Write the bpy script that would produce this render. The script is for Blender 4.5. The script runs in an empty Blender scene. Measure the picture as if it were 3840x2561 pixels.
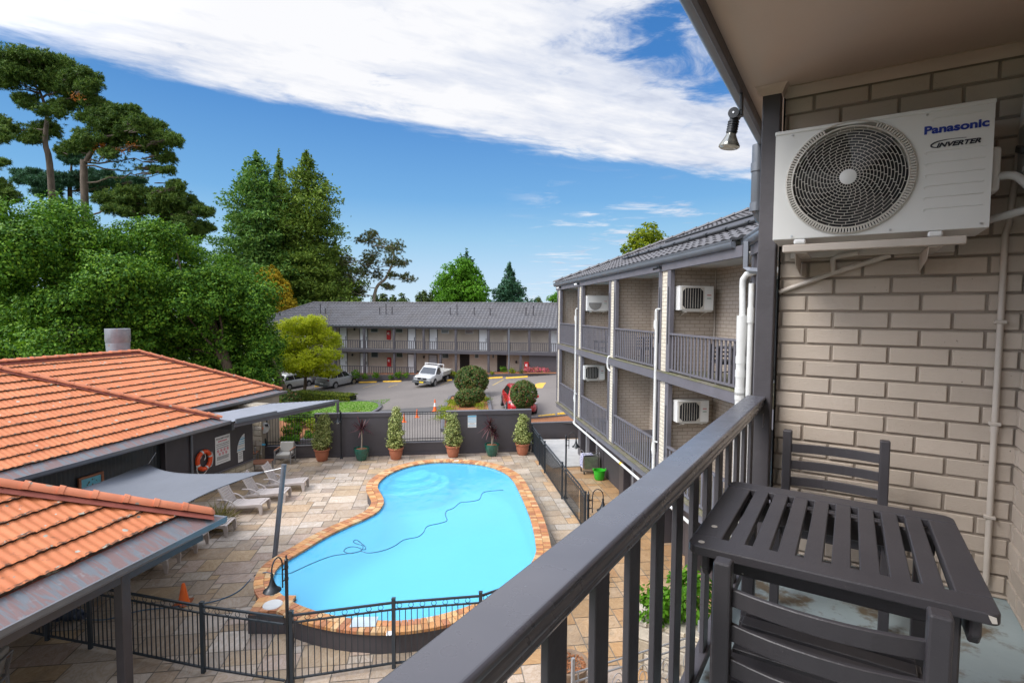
import bpy, bmesh, math, random
import numpy as np
from mathutils import Vector, Matrix, noise as mnoise
random.seed(7); np.random.seed(7)
sc = bpy.context.scene
COL = sc.collection
PI = math.pi
R = math.radians

# ------------------------------------------------------------------ camera model (photo pixels, 3840 wide)
FPX, CX, CY, EYE = 2000.0, 1920.0, 1280.5, 6.6
_p = math.atan(109.5/FPX); _r = .0067
FW = Vector((0, math.cos(_p), -math.sin(_p))); _u0 = Vector((0, math.sin(_p), math.cos(_p))); _r0 = Vector((1, 0, 0))
RT = _r0*math.cos(_r)+_u0*math.sin(_r); UP = -_r0*math.sin(_r)+_u0*math.cos(_r)
CAM = Vector((0, 0, EYE))
def ray(x, y): return FW+RT*((x-CX)/FPX)-UP*((y-CY)/FPX)
def G(x, y, z=0.0):
    d = ray(x, y); return CAM+d*((z-EYE)/d.z)
def atY(x, y, Y):
    d = ray(x, y); return CAM+d*(Y/d.y)
def GC(x, y):                                   # on the sloping car park
    d = ray(x, y); n = Vector((-.07, 0, 1)); t = (Vector((0, 0, .61))-CAM).dot(n)/d.dot(n); return CAM+d*t
def zc(x): return .61+.07*x

# ------------------------------------------------------------------ mesh builder
class MB:
    def __init__(s): s.v = []; s.f = []; s.m = []; s.c = []; s.mi = 0; s.col = None; s.M = None
    def add(s, vs, fs):
        o = len(s.v)
        if s.M is not None: vs = [s.M @ Vector(v) for v in vs]
        s.v += [tuple(v) for v in vs]
        for f in fs:
            s.f.append(tuple(i+o for i in f)); s.m.append(s.mi)
        s.c += [s.col or (1, 1, 1, 1)]*len(vs)
        return s
    def box(s, x0, x1, y0, y1, z0, z1):
        return s.add([(x0,y0,z0),(x1,y0,z0),(x1,y1,z0),(x0,y1,z0),(x0,y0,z1),(x1,y0,z1),(x1,y1,z1),(x0,y1,z1)],
                     [(0,3,2,1),(4,5,6,7),(0,1,5,4),(1,2,6,5),(2,3,7,6),(3,0,4,7)])
    def obox(s, c, sz, rot=(0, 0, 0)):
        from mathutils import Euler
        m = Euler(rot).to_matrix(); h = Vector(sz)/2; c = Vector(c); vs = []
        for z in (-1, 1):
            for x, y in ((-1,-1),(1,-1),(1,1),(-1,1)): vs.append(c+m@Vector((x*h.x, y*h.y, z*h.z)))
        return s.add(vs, [(0,3,2,1),(4,5,6,7),(0,1,5,4),(1,2,6,5),(2,3,7,6),(3,0,4,7)])
    def beam(s, a, b, w, h, up=(0, 0, 1)):
        a = Vector(a); b = Vector(b); d = (b-a).normalized(); u = Vector(up); x = d.cross(u)
        if x.length < 1e-4: x = d.cross(Vector((0, 1, 0)))
        x.normalize(); y = x.cross(d); vs = []
        for p in (a, b):
            for i, j in ((-1,-1),(1,-1),(1,1),(-1,1)): vs.append(p+x*(i*w/2)+y*(j*h/2))
        return s.add(vs, [(0,1,2,3),(7,6,5,4),(0,4,5,1),(1,5,6,2),(2,6,7,3),(3,7,4,0)])
    def tube(s, pts, r, n=8, closed=False, caps=True):
        pts = [Vector(p) for p in pts]; N = len(pts); rs = r if isinstance(r, (list, tuple)) else [r]*N
        vs = []; fs = []; prev = None
        for i, p in enumerate(pts):
            if closed: d = pts[(i+1) % N]-pts[i-1]
            else: d = pts[min(i+1, N-1)]-pts[max(i-1, 0)]
            d.normalize()
            if prev is None:
                x = d.cross(Vector((0, 0, 1)))
                if x.length < .05: x = d.cross(Vector((0, 1, 0)))
            else: x = prev-d*prev.dot(d)
            x.normalize(); prev = x; y = d.cross(x)
            for k in range(n):
                a = 2*PI*k/n; vs.append(p+(x*math.cos(a)+y*math.sin(a))*rs[i])
        M = N if closed else N-1
        for i in range(M):
            j = (i+1) % N
            for k in range(n): fs.append((i*n+k, i*n+(k+1) % n, j*n+(k+1) % n, j*n+k))
        if caps and not closed: fs.append(tuple(range(n))[::-1]); fs.append(tuple((N-1)*n+k for k in range(n)))
        return s.add(vs, fs)
    def cyl(s, a, b, r, r2=None, n=12): return s.tube([a, b], [r, r if r2 is None else r2], n)
    def lathe(s, prof, c=(0, 0, 0), n=20, squash=None):
        vs = []; fs = []; m = len(prof)
        for k in range(n):
            a = 2*PI*k/n
            for r, z in prof: vs.append((c[0]+r*math.cos(a), c[1]+r*math.sin(a), c[2]+z))
        for k in range(n):
            j = (k+1) % n
            for i in range(m-1): fs.append((k*m+i, j*m+i, j*m+i+1, k*m+i+1))
        return s.add(vs, fs)
    def prism(s, poly, z0, z1, axes='xyz'):
        n = len(poly); vs = []
        for z in (z0, z1):
            for a, b in poly:
                vs.append({'xyz': (a, b, z), 'xzy': (a, z, b), 'yzx': (z, a, b)}[axes])
        fs = [tuple(range(n))[::-1], tuple(range(n, 2*n))]+[(i, (i+1) % n, n+(i+1) % n, n+i) for i in range(n)]
        return s.add(vs, fs)
    def quad(s, *p): return s.add(list(p), [tuple(range(len(p)))])
    def grid(s, rows):
        m = len(rows[0]); vs = [p for r in rows for p in r]
        return s.add(vs, [(i*m+j, i*m+j+1, (i+1)*m+j+1, (i+1)*m+j) for i in range(len(rows)-1) for j in range(m-1)])
    def build(s, name, mat, parent=None, smooth=False, bevel=0, seg=1, label=None, colors=False, angle=40):
        me = bpy.data.meshes.new(name); me.from_pydata(s.v, [], s.f)
        mats = mat if isinstance(mat, (list, tuple)) else [mat]
        for q in mats: me.materials.append(q)
        if len(mats) > 1: me.polygons.foreach_set('material_index', s.m)
        if colors:
            a = me.color_attributes.new('slab', 'FLOAT_COLOR', 'POINT'); a.data.foreach_set('color', np.array(s.c, dtype=np.float32).ravel())
        bm = bmesh.new(); bm.from_mesh(me); bmesh.ops.recalc_face_normals(bm, faces=bm.faces); bm.to_mesh(me); bm.free()
        if smooth:
            me.polygons.foreach_set('use_smooth', [True]*len(me.polygons))
            me.set_sharp_from_angle(angle=R(angle))
        me.update()
        o = bpy.data.objects.new(name, me); COL.objects.link(o)
        if bevel:
            b = o.modifiers.new('bevel', 'BEVEL'); b.width = bevel; b.segments = seg; b.limit_method = 'ANGLE'; b.angle_limit = R(35)
        if parent is not None: o.parent = parent
        if label: o['label'] = label
        return o

def thing(name, label, cat, loc=(0, 0, 0), rz=0, group=None):
    o = bpy.data.objects.new(name, None); COL.objects.link(o); o.empty_display_size = .1
    o.location = loc; o.rotation_euler = (0, 0, rz); tag(o, label, cat, group); return o
def tag(o, label, cat, group=None):
    o['label'] = label; o['category'] = cat
    if group: o['group'] = group
    return o
def struct(o, kind='structure'): o['kind'] = kind; return o
CH = {}
def kids(o): return [c for c in bpy.data.objects if c.parent == o]
def copy_tree(o, loc=None, rz=None, label=None, parent=None):
    c = o.copy(); COL.objects.link(c)
    if parent is not None: c.parent = parent
    for ch in kids(o): copy_tree(ch, parent=c)
    if loc is not None: c.location = loc
    if rz is not None: c.rotation_euler = (0, 0, rz)
    if label: c['label'] = label
    return c
def smooth_path(pts, k=8, closed=False):
    pts = [Vector(p) for p in pts]; n = len(pts); out = []
    for i in range(n if closed else n-1):
        if closed: a, b, c, d = pts[i-1], pts[i], pts[(i+1) % n], pts[(i+2) % n]
        else: a, b, c, d = pts[max(i-1, 0)], pts[i], pts[i+1], pts[min(i+2, n-1)]
        for j in range(k):
            t = j/k; out.append(.5*((2*b)+(c-a)*t+(2*a-5*b+4*c-d)*t*t+(3*b-a-3*c+d)*t**3))
    if not closed: out.append(pts[-1])
    return out

# ------------------------------------------------------------------ materials
def newmat(name):
    m = bpy.data.materials.new(name); m.use_nodes = True; nt = m.node_tree; nt.nodes.clear()
    out = nt.nodes.new('ShaderNodeOutputMaterial'); b = nt.nodes.new('ShaderNodeBsdfPrincipled')
    nt.links.new(b.outputs[0], out.inputs[0]); return m, nt, b, out
def N(nt, t, **kw):
    n = nt.nodes.new(t)
    for k, v in kw.items(): setattr(n, k, v)
    return n
def coords(nt, kind='Object', scale=(1, 1, 1)):
    tc = N(nt, 'ShaderNodeTexCoord'); mp = N(nt, 'ShaderNodeMapping'); mp.inputs['Scale'].default_value = scale
    nt.links.new(tc.outputs[kind], mp.inputs[0]); return mp.outputs[0]
def noise(nt, vec, scale, detail=4, rough=.55, dist=0):
    n = N(nt, 'ShaderNodeTexNoise'); n.inputs['Scale'].default_value = scale; n.inputs['Detail'].default_value = detail
    n.inputs['Roughness'].default_value = rough; n.inputs['Distortion'].default_value = dist
    if vec is not None: nt.links.new(vec, n.inputs['Vector'])
    return n
def ramp(nt, fac, stops):
    r = N(nt, 'ShaderNodeValToRGB'); e = r.color_ramp.elements
    while len(e) < len(stops): e.new(.5)
    for i, (p, c) in enumerate(stops): e[i].position = p; e[i].color = tuple(c)+(1,) if len(c) == 3 else c
    nt.links.new(fac, r.inputs[0]); return r
def mixc(nt, fac, a, b, blend='MIX'):
    m = N(nt, 'ShaderNodeMix', data_type='RGBA', blend_type=blend)
    for sock, v in ((m.inputs[0], fac), (m.inputs[6], a), (m.inputs[7], b)):
        if hasattr(v, 'is_output') or hasattr(v, 'links'): nt.links.new(v, sock)
        else: sock.default_value = v if not isinstance(v, tuple) else (tuple(v)+(1,) if len(v) == 3 else v)
    return m.outputs[2]
def bump(nt, b, h, strength=.3, dist=.01):
    n = N(nt, 'ShaderNodeBump'); n.inputs['Strength'].default_value = strength; n.inputs['Distance'].default_value = dist
    nt.links.new(h, n.inputs['Height']); nt.links.new(n.outputs[0], b.inputs['Normal']); return n
def pm(name, col, rough=.6, var=.12, scale=3, bmp=0, bscale=60, metal=0, spec=.5, stretch=(1, 1, 1), dirt=None, coat=0):
    m, nt, b, out = newmat(name); v = coords(nt, 'Object', stretch); n = noise(nt, v, scale, 5, .6)
    lo = tuple(c*(1-var) for c in col); hi = tuple(min(1, c*(1+var)) for c in col)
    r = ramp(nt, n.outputs[0], [(.3, lo), (.7, hi)]); c = r.outputs[0]
    if dirt:
        dcol, dsc, lo_, hi_ = dirt; dn = noise(nt, v, dsc, 6, .65); dr = ramp(nt, dn.outputs[0], [(lo_, (0, 0, 0)), (hi_, (1, 1, 1))])
        c = mixc(nt, dr.outputs[0], c, dcol)
    nt.links.new(c, b.inputs['Base Color'])
    b.inputs['Roughness'].default_value = rough; b.inputs['Metallic'].default_value = metal
    b.inputs['Specular IOR Level'].default_value = spec
    if coat: b.inputs['Coat Weight'].default_value = coat; b.inputs['Coat Roughness'].default_value = .05
    rn = noise(nt, v, scale*6, 3); rr = N(nt, 'ShaderNodeMapRange'); rr.inputs['To Min'].default_value = max(0, rough-.08); rr.inputs['To Max'].default_value = min(1, rough+.08)
    nt.links.new(rn.outputs[0], rr.inputs[0]); nt.links.new(rr.outputs[0], b.inputs['Roughness'])
    if bmp: bn = noise(nt, v, bscale, 4, .6); bump(nt, b, bn.outputs[0], bmp)
    return m
def brickmat(name, c1, c2, mortar, bw=.24, bh=.086, ms=.008, off=(0, 0), bmp=.5):
    m, nt, b, out = newmat(name); tc = N(nt, 'ShaderNodeTexCoord'); sp = N(nt, 'ShaderNodeSeparateXYZ'); nt.links.new(tc.outputs['Object'], sp.inputs[0])
    a = N(nt, 'ShaderNodeMath', operation='ADD'); nt.links.new(sp.outputs[0], a.inputs[0]); nt.links.new(sp.outputs[1], a.inputs[1])
    cb = N(nt, 'ShaderNodeCombineXYZ'); nt.links.new(a.outputs[0], cb.inputs[0]); nt.links.new(sp.outputs[2], cb.inputs[1])
    mp = N(nt, 'ShaderNodeMapping'); mp.inputs['Location'].default_value = (off[0], off[1], 0); nt.links.new(cb.outputs[0], mp.inputs[0])
    br = N(nt, 'ShaderNodeTexBrick'); br.inputs['Scale'].default_value = 1; br.inputs['Brick Width'].default_value = bw; br.inputs['Row Height'].default_value = bh
    br.inputs['Mortar Size'].default_value = ms; br.inputs['Mortar Smooth'].default_value = .2; br.inputs['Bias'].default_value = 0
    br.inputs['Color1'].default_value = c1+(1,); br.inputs['Color2'].default_value = c2+(1,); br.inputs['Mortar'].default_value = mortar+(1,)
    nt.links.new(mp.outputs[0], br.inputs[0])
    n = noise(nt, tc.outputs['Object'], 1.5, 5); r = ramp(nt, n.outputs[0], [(.3, (.86, .85, .83)), (.7, (1, 1, 1))])
    c = mixc(nt, 1.0, br.outputs[0], r.outputs[0], 'MULTIPLY'); nt.links.new(c, b.inputs['Base Color']); b.inputs['Roughness'].default_value = .75
    iv = N(nt, 'ShaderNodeMath', operation='SUBTRACT'); iv.inputs[0].default_value = 1; nt.links.new(br.outputs['Fac'], iv.inputs[1])
    bump(nt, b, iv.outputs[0], bmp, .01); return m
def leafmat(name, cols, trans=.3, rough=.6, ncol=None, nscale=.5):
    m, nt, b, out = newmat(name); g = N(nt, 'ShaderNodeNewGeometry'); k = len(cols)
    r = ramp(nt, g.outputs['Random Per Island'], [(i/(k-1) if k > 1 else 0, c) for i, c in enumerate(cols)])
    tc = N(nt, 'ShaderNodeTexCoord'); n = noise(nt, tc.outputs['Object'], nscale, 3); rr = ramp(nt, n.outputs[0], [(.3, (.7, .75, .7)), (.7, (1.25, 1.2, 1.15))])
    c = mixc(nt, 1.0, r.outputs[0], rr.outputs[0], 'MULTIPLY')
    nt.links.new(c, b.inputs['Base Color']); b.inputs['Roughness'].default_value = rough; b.inputs['Specular IOR Level'].default_value = .12
    t = N(nt, 'ShaderNodeBsdfTranslucent'); tcx = mixc(nt, 1.0, c, (1.2, 1.3, .6), 'MULTIPLY'); nt.links.new(tcx, t.inputs[0])
    mx = N(nt, 'ShaderNodeMixShader'); mx.inputs[0].default_value = trans; nt.links.new(b.outputs[0], mx.inputs[1]); nt.links.new(t.outputs[0], mx.inputs[2]); nt.links.new(mx.outputs[0], out.inputs[0])
    return m
def plain(name, col, rough=.5, metal=0, spec=.5, coat=0, alpha=1, emit=None):
    m, nt, b, out = newmat(name); b.inputs['Base Color'].default_value = col+(1,); b.inputs['Roughness'].default_value = rough
    b.inputs['Metallic'].default_value = metal; b.inputs['Specular IOR Level'].default_value = spec; b.inputs['Coat Weight'].default_value = coat
    return m

M = {}
GREY = (.066, .060, .067)
M['trim'] = pm('charcoal paint', GREY, .42, .1, 6, .08, 80)
M['trim_s'] = pm('slate paint', (.125, .118, .132), .5, .1, 4, .05, 60)
M['post'] = pm('charcoal post paint', (.062, .055, .060), .5, .1, 5, .25, 14)
def woodpaint():
    m, nt, b, out = newmat('weathered charcoal paint'); v = coords(nt, 'Object'); n = noise(nt, v, 5, 5); r = ramp(nt, n.outputs[0], [(.3, (.044, .040, .045)), (.7, (.058, .053, .058))])
    w = noise(nt, coords(nt, 'Object', (30, 4, 30)), 3, 5, .6, 1.5); wr = ramp(nt, w.outputs[0], [(.66, (0, 0, 0)), (.78, (.6, .6, .6))])
    c = mixc(nt, wr.outputs[0], r.outputs[0], (.105, .097, .098))
    s = noise(nt, v, 42, 2); s2 = ramp(nt, s.outputs[0], [(.775, (0, 0, 0)), (.785, (1, 1, 1))]); c = mixc(nt, s2.outputs[0], c, (.3, .28, .26))
    nt.links.new(c, b.inputs['Base Color']); b.inputs['Roughness'].default_value = .42; bump(nt, b, w.outputs[0], .25, .004); return m
M['wood'] = woodpaint()
def railmat():
    m, nt, b, out = newmat('glossy rail paint'); v = coords(nt, 'Object'); n = noise(nt, v, 3, 5); r = ramp(nt, n.outputs[0], [(.3, (.080, .079, .095)), (.7, (.105, .103, .122))])
    s = noise(nt, coords(nt, 'Object', (1, .35, 1)), 26, 3, .6); s2 = ramp(nt, s.outputs[0], [(.73, (0, 0, 0)), (.75, (1, 1, 1))]); c = mixc(nt, s2.outputs[0], r.outputs[0], (.16, .13, .11))
    nt.links.new(c, b.inputs['Base Color']); rr = ramp(nt, noise(nt, v, 9, 5).outputs[0], [(.3, (.22, .22, .22)), (.7, (.38, .38, .38))]); nt.links.new(rr.outputs[0], b.inputs['Roughness'])
    b.inputs['Coat Weight'].default_value = .8; b.inputs['Coat Roughness'].default_value = .16; return m
M['rail'] = railmat()
M['own_brick'] = None
def ownbrick():
    m, nt, b, out = newmat('painted rock face brick'); v = coords(nt, 'Object'); n = noise(nt, v, 2.2, 5); r = ramp(nt, n.outputs[0], [(.3, (.47, .395, .325)), (.7, (.53, .45, .375))])
    g = N(nt, 'ShaderNodeNewGeometry'); rr = ramp(nt, g.outputs['Random Per Island'], [(0, (.90, .89, .88)), (1, (1.06, 1.05, 1.04))]); c = mixc(nt, 1.0, r.outputs[0], rr.outputs[0], 'MULTIPLY')
    sp = noise(nt, v, 60, 2); s2 = ramp(nt, sp.outputs[0], [(.74, (0, 0, 0)), (.80, (1, 1, 1))]); c = mixc(nt, s2.outputs[0], c, (.13, .10, .08))
    nt.links.new(c, b.inputs['Base Color']); b.inputs['Roughness'].default_value = .55
    h1 = noise(nt, coords(nt, 'Object', (1, 1, 1.9)), 30, 8, .68, 1.6); ab = N(nt, 'ShaderNodeMath', operation='SUBTRACT'); ab.inputs[1].default_value = .5; nt.links.new(h1.outputs[0], ab.inputs[0]); a2 = N(nt, 'ShaderNodeMath', operation='ABSOLUTE'); nt.links.new(ab.outputs[0], a2.inputs[0]); rg = ramp(nt, a2.outputs[0], [(0, (0, 0, 0)), (.035, (.8, .8, .8)), (.2, (1, 1, 1))])
    bump(nt, b, rg.outputs[0], .34, .007); return m
def mixv(nt, v, col):
    s = N(nt, 'ShaderNodeVectorMath', operation='SCALE'); s.inputs[3].default_value = .05; nt.links.new(col, s.inputs[0])
    a = N(nt, 'ShaderNodeVectorMath', operation='ADD'); nt.links.new(v, a.inputs[0]); nt.links.new(s.outputs[0], a.inputs[1]); return a.outputs[0]
M['own_brick'] = ownbrick()
M['mortar'] = pm('painted mortar', (.25, .205, .165), .8, .12, 8, .3, 90)
M['brick'] = brickmat('wing brick', (.47, .40, .335), (.44, .37, .305), (.27, .22, .18))
M['brick_lit'] = brickmat('lit pier brick', (.66, .60, .49), (.62, .56, .45), (.34, .29, .23), off=(.07, .02))  # lighter copy of the wing brick; light on pier ends put into colour
M['ceiling'] = pm('beige soffit paint', (.55, .44, .36), .55, .05, 1.2, .03, 40)
M['soffit'] = pm('pale soffit', (.50, .47, .43), .6, .05, 2)
M['floorpaint'] = pm('blue grey floor paint', (.30, .36, .37), .4, .1, 3, .1, 50, dirt=((.13, .10, .065), 5, .52, .62))
M['white'] = pm('white enamel', (.74, .735, .72), .35, .04, 3)
M['ac'] = pm('off white casing', (.66, .655, .63), .4, .04, 2, .02, 200)
M['ac_grille'] = pm('cream grille plastic', (.50, .47, .42), .5, .06, 20)
M['dark'] = plain('dark void', (.006, .006, .007), .8)
M['fan'] = plain('dark fan blade', (.03, .03, .032), .4)
M['logo_blue'] = plain('blue lettering', (.012, .035, .26), .4)
M['logo_dark'] = plain('navy lettering', (.02, .022, .035), .4)
M['pvc'] = pm('white plastic pipe', (.60, .60, .575), .35, .06, 6, dirt=((.55, .50, .42), 5, .62, .75))
M['beigepipe'] = pm('beige pipe paint', (.50, .44, .38), .45, .06, 6)
M['metal'] = plain('galvanised metal', (.5, .5, .5), .3, 1)
M['gutter'] = pm('slate gutter', (.13, .14, .16), .33, .1, 3, 0, 60, spec=.7)
M['black'] = pm('black satin metal', (.012, .014, .017), .35, .15, 8)
M['fence'] = pm('blue black fence coat', (.018, .026, .034), .38, .15, 6)
M['glass'] = plain('dark window glass', (.015, .018, .02), .06, 0, .9)
M['doorglass'] = plain('sliding door glass', (.03, .032, .035), .12, 0, .8)
M['alu'] = pm('grey aluminium frame', (.36, .37, .39), .35, .06, 5, metal=.2)
M['concrete'] = pm('pale concrete', (.42, .41, .39), .8, .1, 3, .2, 40)
M['terracotta'] = pm('terracotta pot', (.36, .125, .065), .62, .12, 4, .1, 30)
M['green_glaze'] = pm('green glaze', (.006, .085, .06), .12, .3, 8, .15, 12, coat=.6)
M['mulch'] = pm('orange bark mulch', (.27, .105, .04), .9, .5, 22, .8, 60)
M['soil'] = pm('dark soil', (.06, .04, .025), .95, .4, 25, .8, 60)
M['orange'] = pm('orange plastic', (.78, .13, .012), .4, .08, 5)
M['ringorange'] = pm('orange lifebuoy', (.72, .075, .012), .35, .08, 6)
M['cream'] = pm('cream resin', (.47, .415, .385), .45, .06, 4)
M['cushion'] = pm('grey cushion fabric', (.36, .35, .33), .9, .06, 20, .3, 200)
M['teak'] = pm('red brown timber', (.30, .11, .05), .45, .2, 4, .1, 60, stretch=(1, 6, 6))
M['legmetal'] = pm('grey furniture frame', (.25, .25, .255), .4, .05, 5)
M['sail'] = pm('grey shade cloth', (.125, .135, .155), .75, .05, 1.5, .1, 120)
M['yellow'] = pm('yellow paint', (.80, .46, .03), .5, .1, 6)
M['wallpaint'] = pm('charcoal render', (.062, .055, .060), .6, .09, 1.5, .12, 120)
M['wallcap'] = pm('charcoal capping', (.12, .115, .125), .5, .08, 2)
M['green_tub'] = pm('bright green tub', (.03, .42, .02), .35, .08, 6)
M['red'] = pm('red cabinet', (.36, .008, .012), .4, .1, 6)
M['beige_wall'] = pm('beige render', (.37, .315, .262), .7, .08, 1.2, .08, 60)
M['doorwhite'] = pm('white door', (.68, .69, .72), .45, .04, 3)
M['blueglass'] = plain('bluish pane', (.06, .075, .085), .15, 0, .8)
M['rubber'] = pm('black rubber', (.015, .015, .016), .75, .2, 12)
M['bark'] = pm('grey brown bark', (.12, .085, .06), .95, .35, 6, .8, 14, stretch=(1, 1, .25))
M['barkpale'] = pm('pale bark', (.30, .25, .20), .9, .3, 5, .5, 14, stretch=(1, 1, .25))
M['hose'] = plain('blue grey hose', (.04, .13, .22), .4)
# ------------------------------------------------------------------ camera, sun, sky
cd = bpy.data.cameras.new('camera'); cam = bpy.data.objects.new('camera', cd); COL.objects.link(cam); sc.camera = cam
cd.sensor_width = 36; cd.sensor_fit = 'HORIZONTAL'; cd.lens = 36*FPX/3840; cd.clip_start = .05; cd.clip_end = 3000
rot = Matrix((RT, UP, -FW)).transposed(); cam.matrix_world = Matrix.Translation(CAM) @ rot.to_4x4()
SUN_EL, SUN_AZ = R(48), R(246)      # azimuth measured clockwise from +Y: left of and a little behind the camera, veiled by cloud
sd = Vector((math.sin(SUN_AZ)*math.cos(SUN_EL), math.cos(SUN_AZ)*math.cos(SUN_EL), math.sin(SUN_EL)))
sl = bpy.data.lights.new('sun', 'SUN'); sl.energy = 1.9; sl.angle = R(24); sl.color = (1, .96, .90)
so = bpy.data.objects.new('sun', sl); COL.objects.link(so); so.rotation_euler = (-sd).to_track_quat('-Z', 'Y').to_euler(); so.location = (0, -10, 40)
w = bpy.data.worlds.new('World'); sc.world = w; w.use_nodes = True; nt = w.node_tree; nt.nodes.clear()
wo = N(nt, 'ShaderNodeOutputWorld'); bg = N(nt, 'ShaderNodeBackground'); nt.links.new(bg.outputs[0], wo.inputs[0]); bg.inputs[1].default_value = .15
sky = N(nt, 'ShaderNodeTexSky', sky_type='NISHITA'); sky.sun_disc = False; sky.sun_elevation = SUN_EL; sky.sun_rotation = SUN_AZ
sky.altitude = 600; sky.air_density = 1.0; sky.dust_density = .3; sky.ozone_density = 2.2
tc = N(nt, 'ShaderNodeTexCoord'); sp = N(nt, 'ShaderNodeSeparateXYZ'); nt.links.new(tc.outputs['Generated'], sp.inputs[0])
def mth(op, a, b=None, c=None):
    n = N(nt, 'ShaderNodeMath', operation=op)
    for i, v in enumerate((a, b, c)):
        if v is None: continue
        if isinstance(v, (int, float)): n.inputs[i].default_value = v
        else: nt.links.new(v, n.inputs[i])
    return n.outputs[0]
zz = mth('MAXIMUM', sp.outputs[2], .03)
px = mth('DIVIDE', sp.outputs[0], zz); py = mth('DIVIDE', sp.outputs[1], zz)
def vec(a, b, c=0.0):
    n = N(nt, 'ShaderNodeCombineXYZ')
    for i, v in enumerate((a, b, c)):
        if isinstance(v, (int, float)): n.inputs[i].default_value = v
        else: nt.links.new(v, n.inputs[i])
    return n.outputs[0]
# streak coordinates: along / across the edge of the cloud bank
al = mth('ADD', mth('MULTIPLY', px, .876), mth('MULTIPLY', py, .482)); ac = mth('SUBTRACT', mth('MULTIPLY', py, .876), mth('MULTIPLY', px, .482))
n1 = noise(nt, vec(mth('MULTIPLY', al, .55), mth('MULTIPLY', ac, 1.5), 3.7), 1.6, 9, .62, .4)
n2 = noise(nt, vec(mth('MULTIPLY', al, .8), mth('MULTIPLY', ac, 1.3), 9.1), 5.0, 8, .6, .3)
n3 = noise(nt, vec(mth('MULTIPLY', al, .35), mth('MULTIPLY', ac, 1.4), 1.3), 1.15, 6, .55)
edge = mth('SUBTRACT', mth('ADD', mth('ADD', mth('MULTIPLY', px, .55), 3.32), mth('MULTIPLY', mth('MULTIPLY', px, px), -.07)), py)
d0 = mth('ADD', edge, mth('MULTIPLY', mth('SUBTRACT', n1.outputs[0], .5), 1.0)); d0 = mth('ADD', d0, mth('MULTIPLY', mth('SUBTRACT', n2.outputs[0], .5), .30))
def sstep(x, a, b):
    n = N(nt, 'ShaderNodeMapRange', interpolation_type='SMOOTHSTEP'); n.inputs[1].default_value = a; n.inputs[2].default_value = b; nt.links.new(x, n.inputs[0]); return n.outputs[0]
band = sstep(d0, -.03, .30)
# torn blue gaps on the upper right of the bank
gx = mth('SUBTRACT', px, .72); gy = mth('SUBTRACT', py, 2.12)
gu = mth('ADD', mth('MULTIPLY', gx, .70), mth('MULTIPLY', gy, .71)); gv = mth('SUBTRACT', mth('MULTIPLY', gy, .70), mth('MULTIPLY', gx, .71))
gd = mth('ADD', mth('MULTIPLY', mth('MULTIPLY', gu, gu), 1.15), mth('MULTIPLY', mth('MULTIPLY', gv, gv), 5.0))
gm = mth('SUBTRACT', 1.0, sstep(gd, .02, .85))
thr = noise(nt, vec(mth('MULTIPLY', px, 1.0), mth('MULTIPLY', py, 1.0), 5.5), 3.1, 8, .62, .5)
thr2 = sstep(mth('ADD', thr.outputs[0], mth('MULTIPLY', gm, -.30)), .12, .42)
band = mth('MULTIPLY', band, thr2)
# thin wisps below the bank
wn = noise(nt, vec(mth('MULTIPLY', px, .9), mth('MULTIPLY', py, 1.1), 2.2), 1.25, 8, .6, .4)
wm = mth('MULTIPLY', sstep(px, -.2, .9), mth('SUBTRACT', 1.0, sstep(edge, -1.0, .4)))
wisp = mth('MULTIPLY', mth('MULTIPLY', sstep(wn.outputs[0], .53, .70), wm), .9)
cov = mth('MINIMUM', mth('MAXIMUM', band, wisp), 1.0)
shade = ramp(nt, mth('ADD', mth('MULTIPLY', n3.outputs[0], .75), mth('MULTIPLY', n2.outputs[0], .25)), [(.37, (2.0, 2.3, 3.05)), (.47, (3.2, 3.4, 3.9)), (.57, (4.25, 4.27, 4.4))])
hsv = N(nt, 'ShaderNodeHueSaturation'); hsv.inputs['Saturation'].default_value = 1.22; hsv.inputs['Value'].default_value = 1.05; nt.links.new(sky.outputs[0], hsv.inputs['Color'])
grad = ramp(nt, sp.outputs[2], [(0, (2.75, 3.6, 4.2)), (.07, (1.95, 3.05, 4.1)), (.2, (.74, 1.8, 3.4)), (.38, (.24, .95, 2.5)), (.6, (.13, .68, 2.0)), (1, (.12, .6, 1.8))])
cl_ = mixc(nt, 1.0, hsv.outputs[0], (4.2, 4.2, 4.2), 'DARKEN'); clear = mixc(nt, .86, cl_, grad.outputs[0])
# cloud round the veiled sun, out of view, brightened to light the balcony
dt = N(nt, 'ShaderNodeVectorMath', operation='DOT_PRODUCT'); nt.links.new(tc.outputs['Generated'], dt.inputs[0]); dt.inputs[1].default_value = tuple(sd)
gl_ = mth('ADD', 1.0, mth('MULTIPLY', sstep(dt.outputs['Value'], .35, 1.0), 3.2))
vs = N(nt, 'ShaderNodeVectorMath', operation='SCALE'); nt.links.new(shade.outputs[0], vs.inputs[0]); nt.links.new(gl_, vs.inputs[3])
skyc = mixc(nt, cov, clear, vs.outputs[0]); nt.links.new(skyc, bg.inputs[0])

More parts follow.
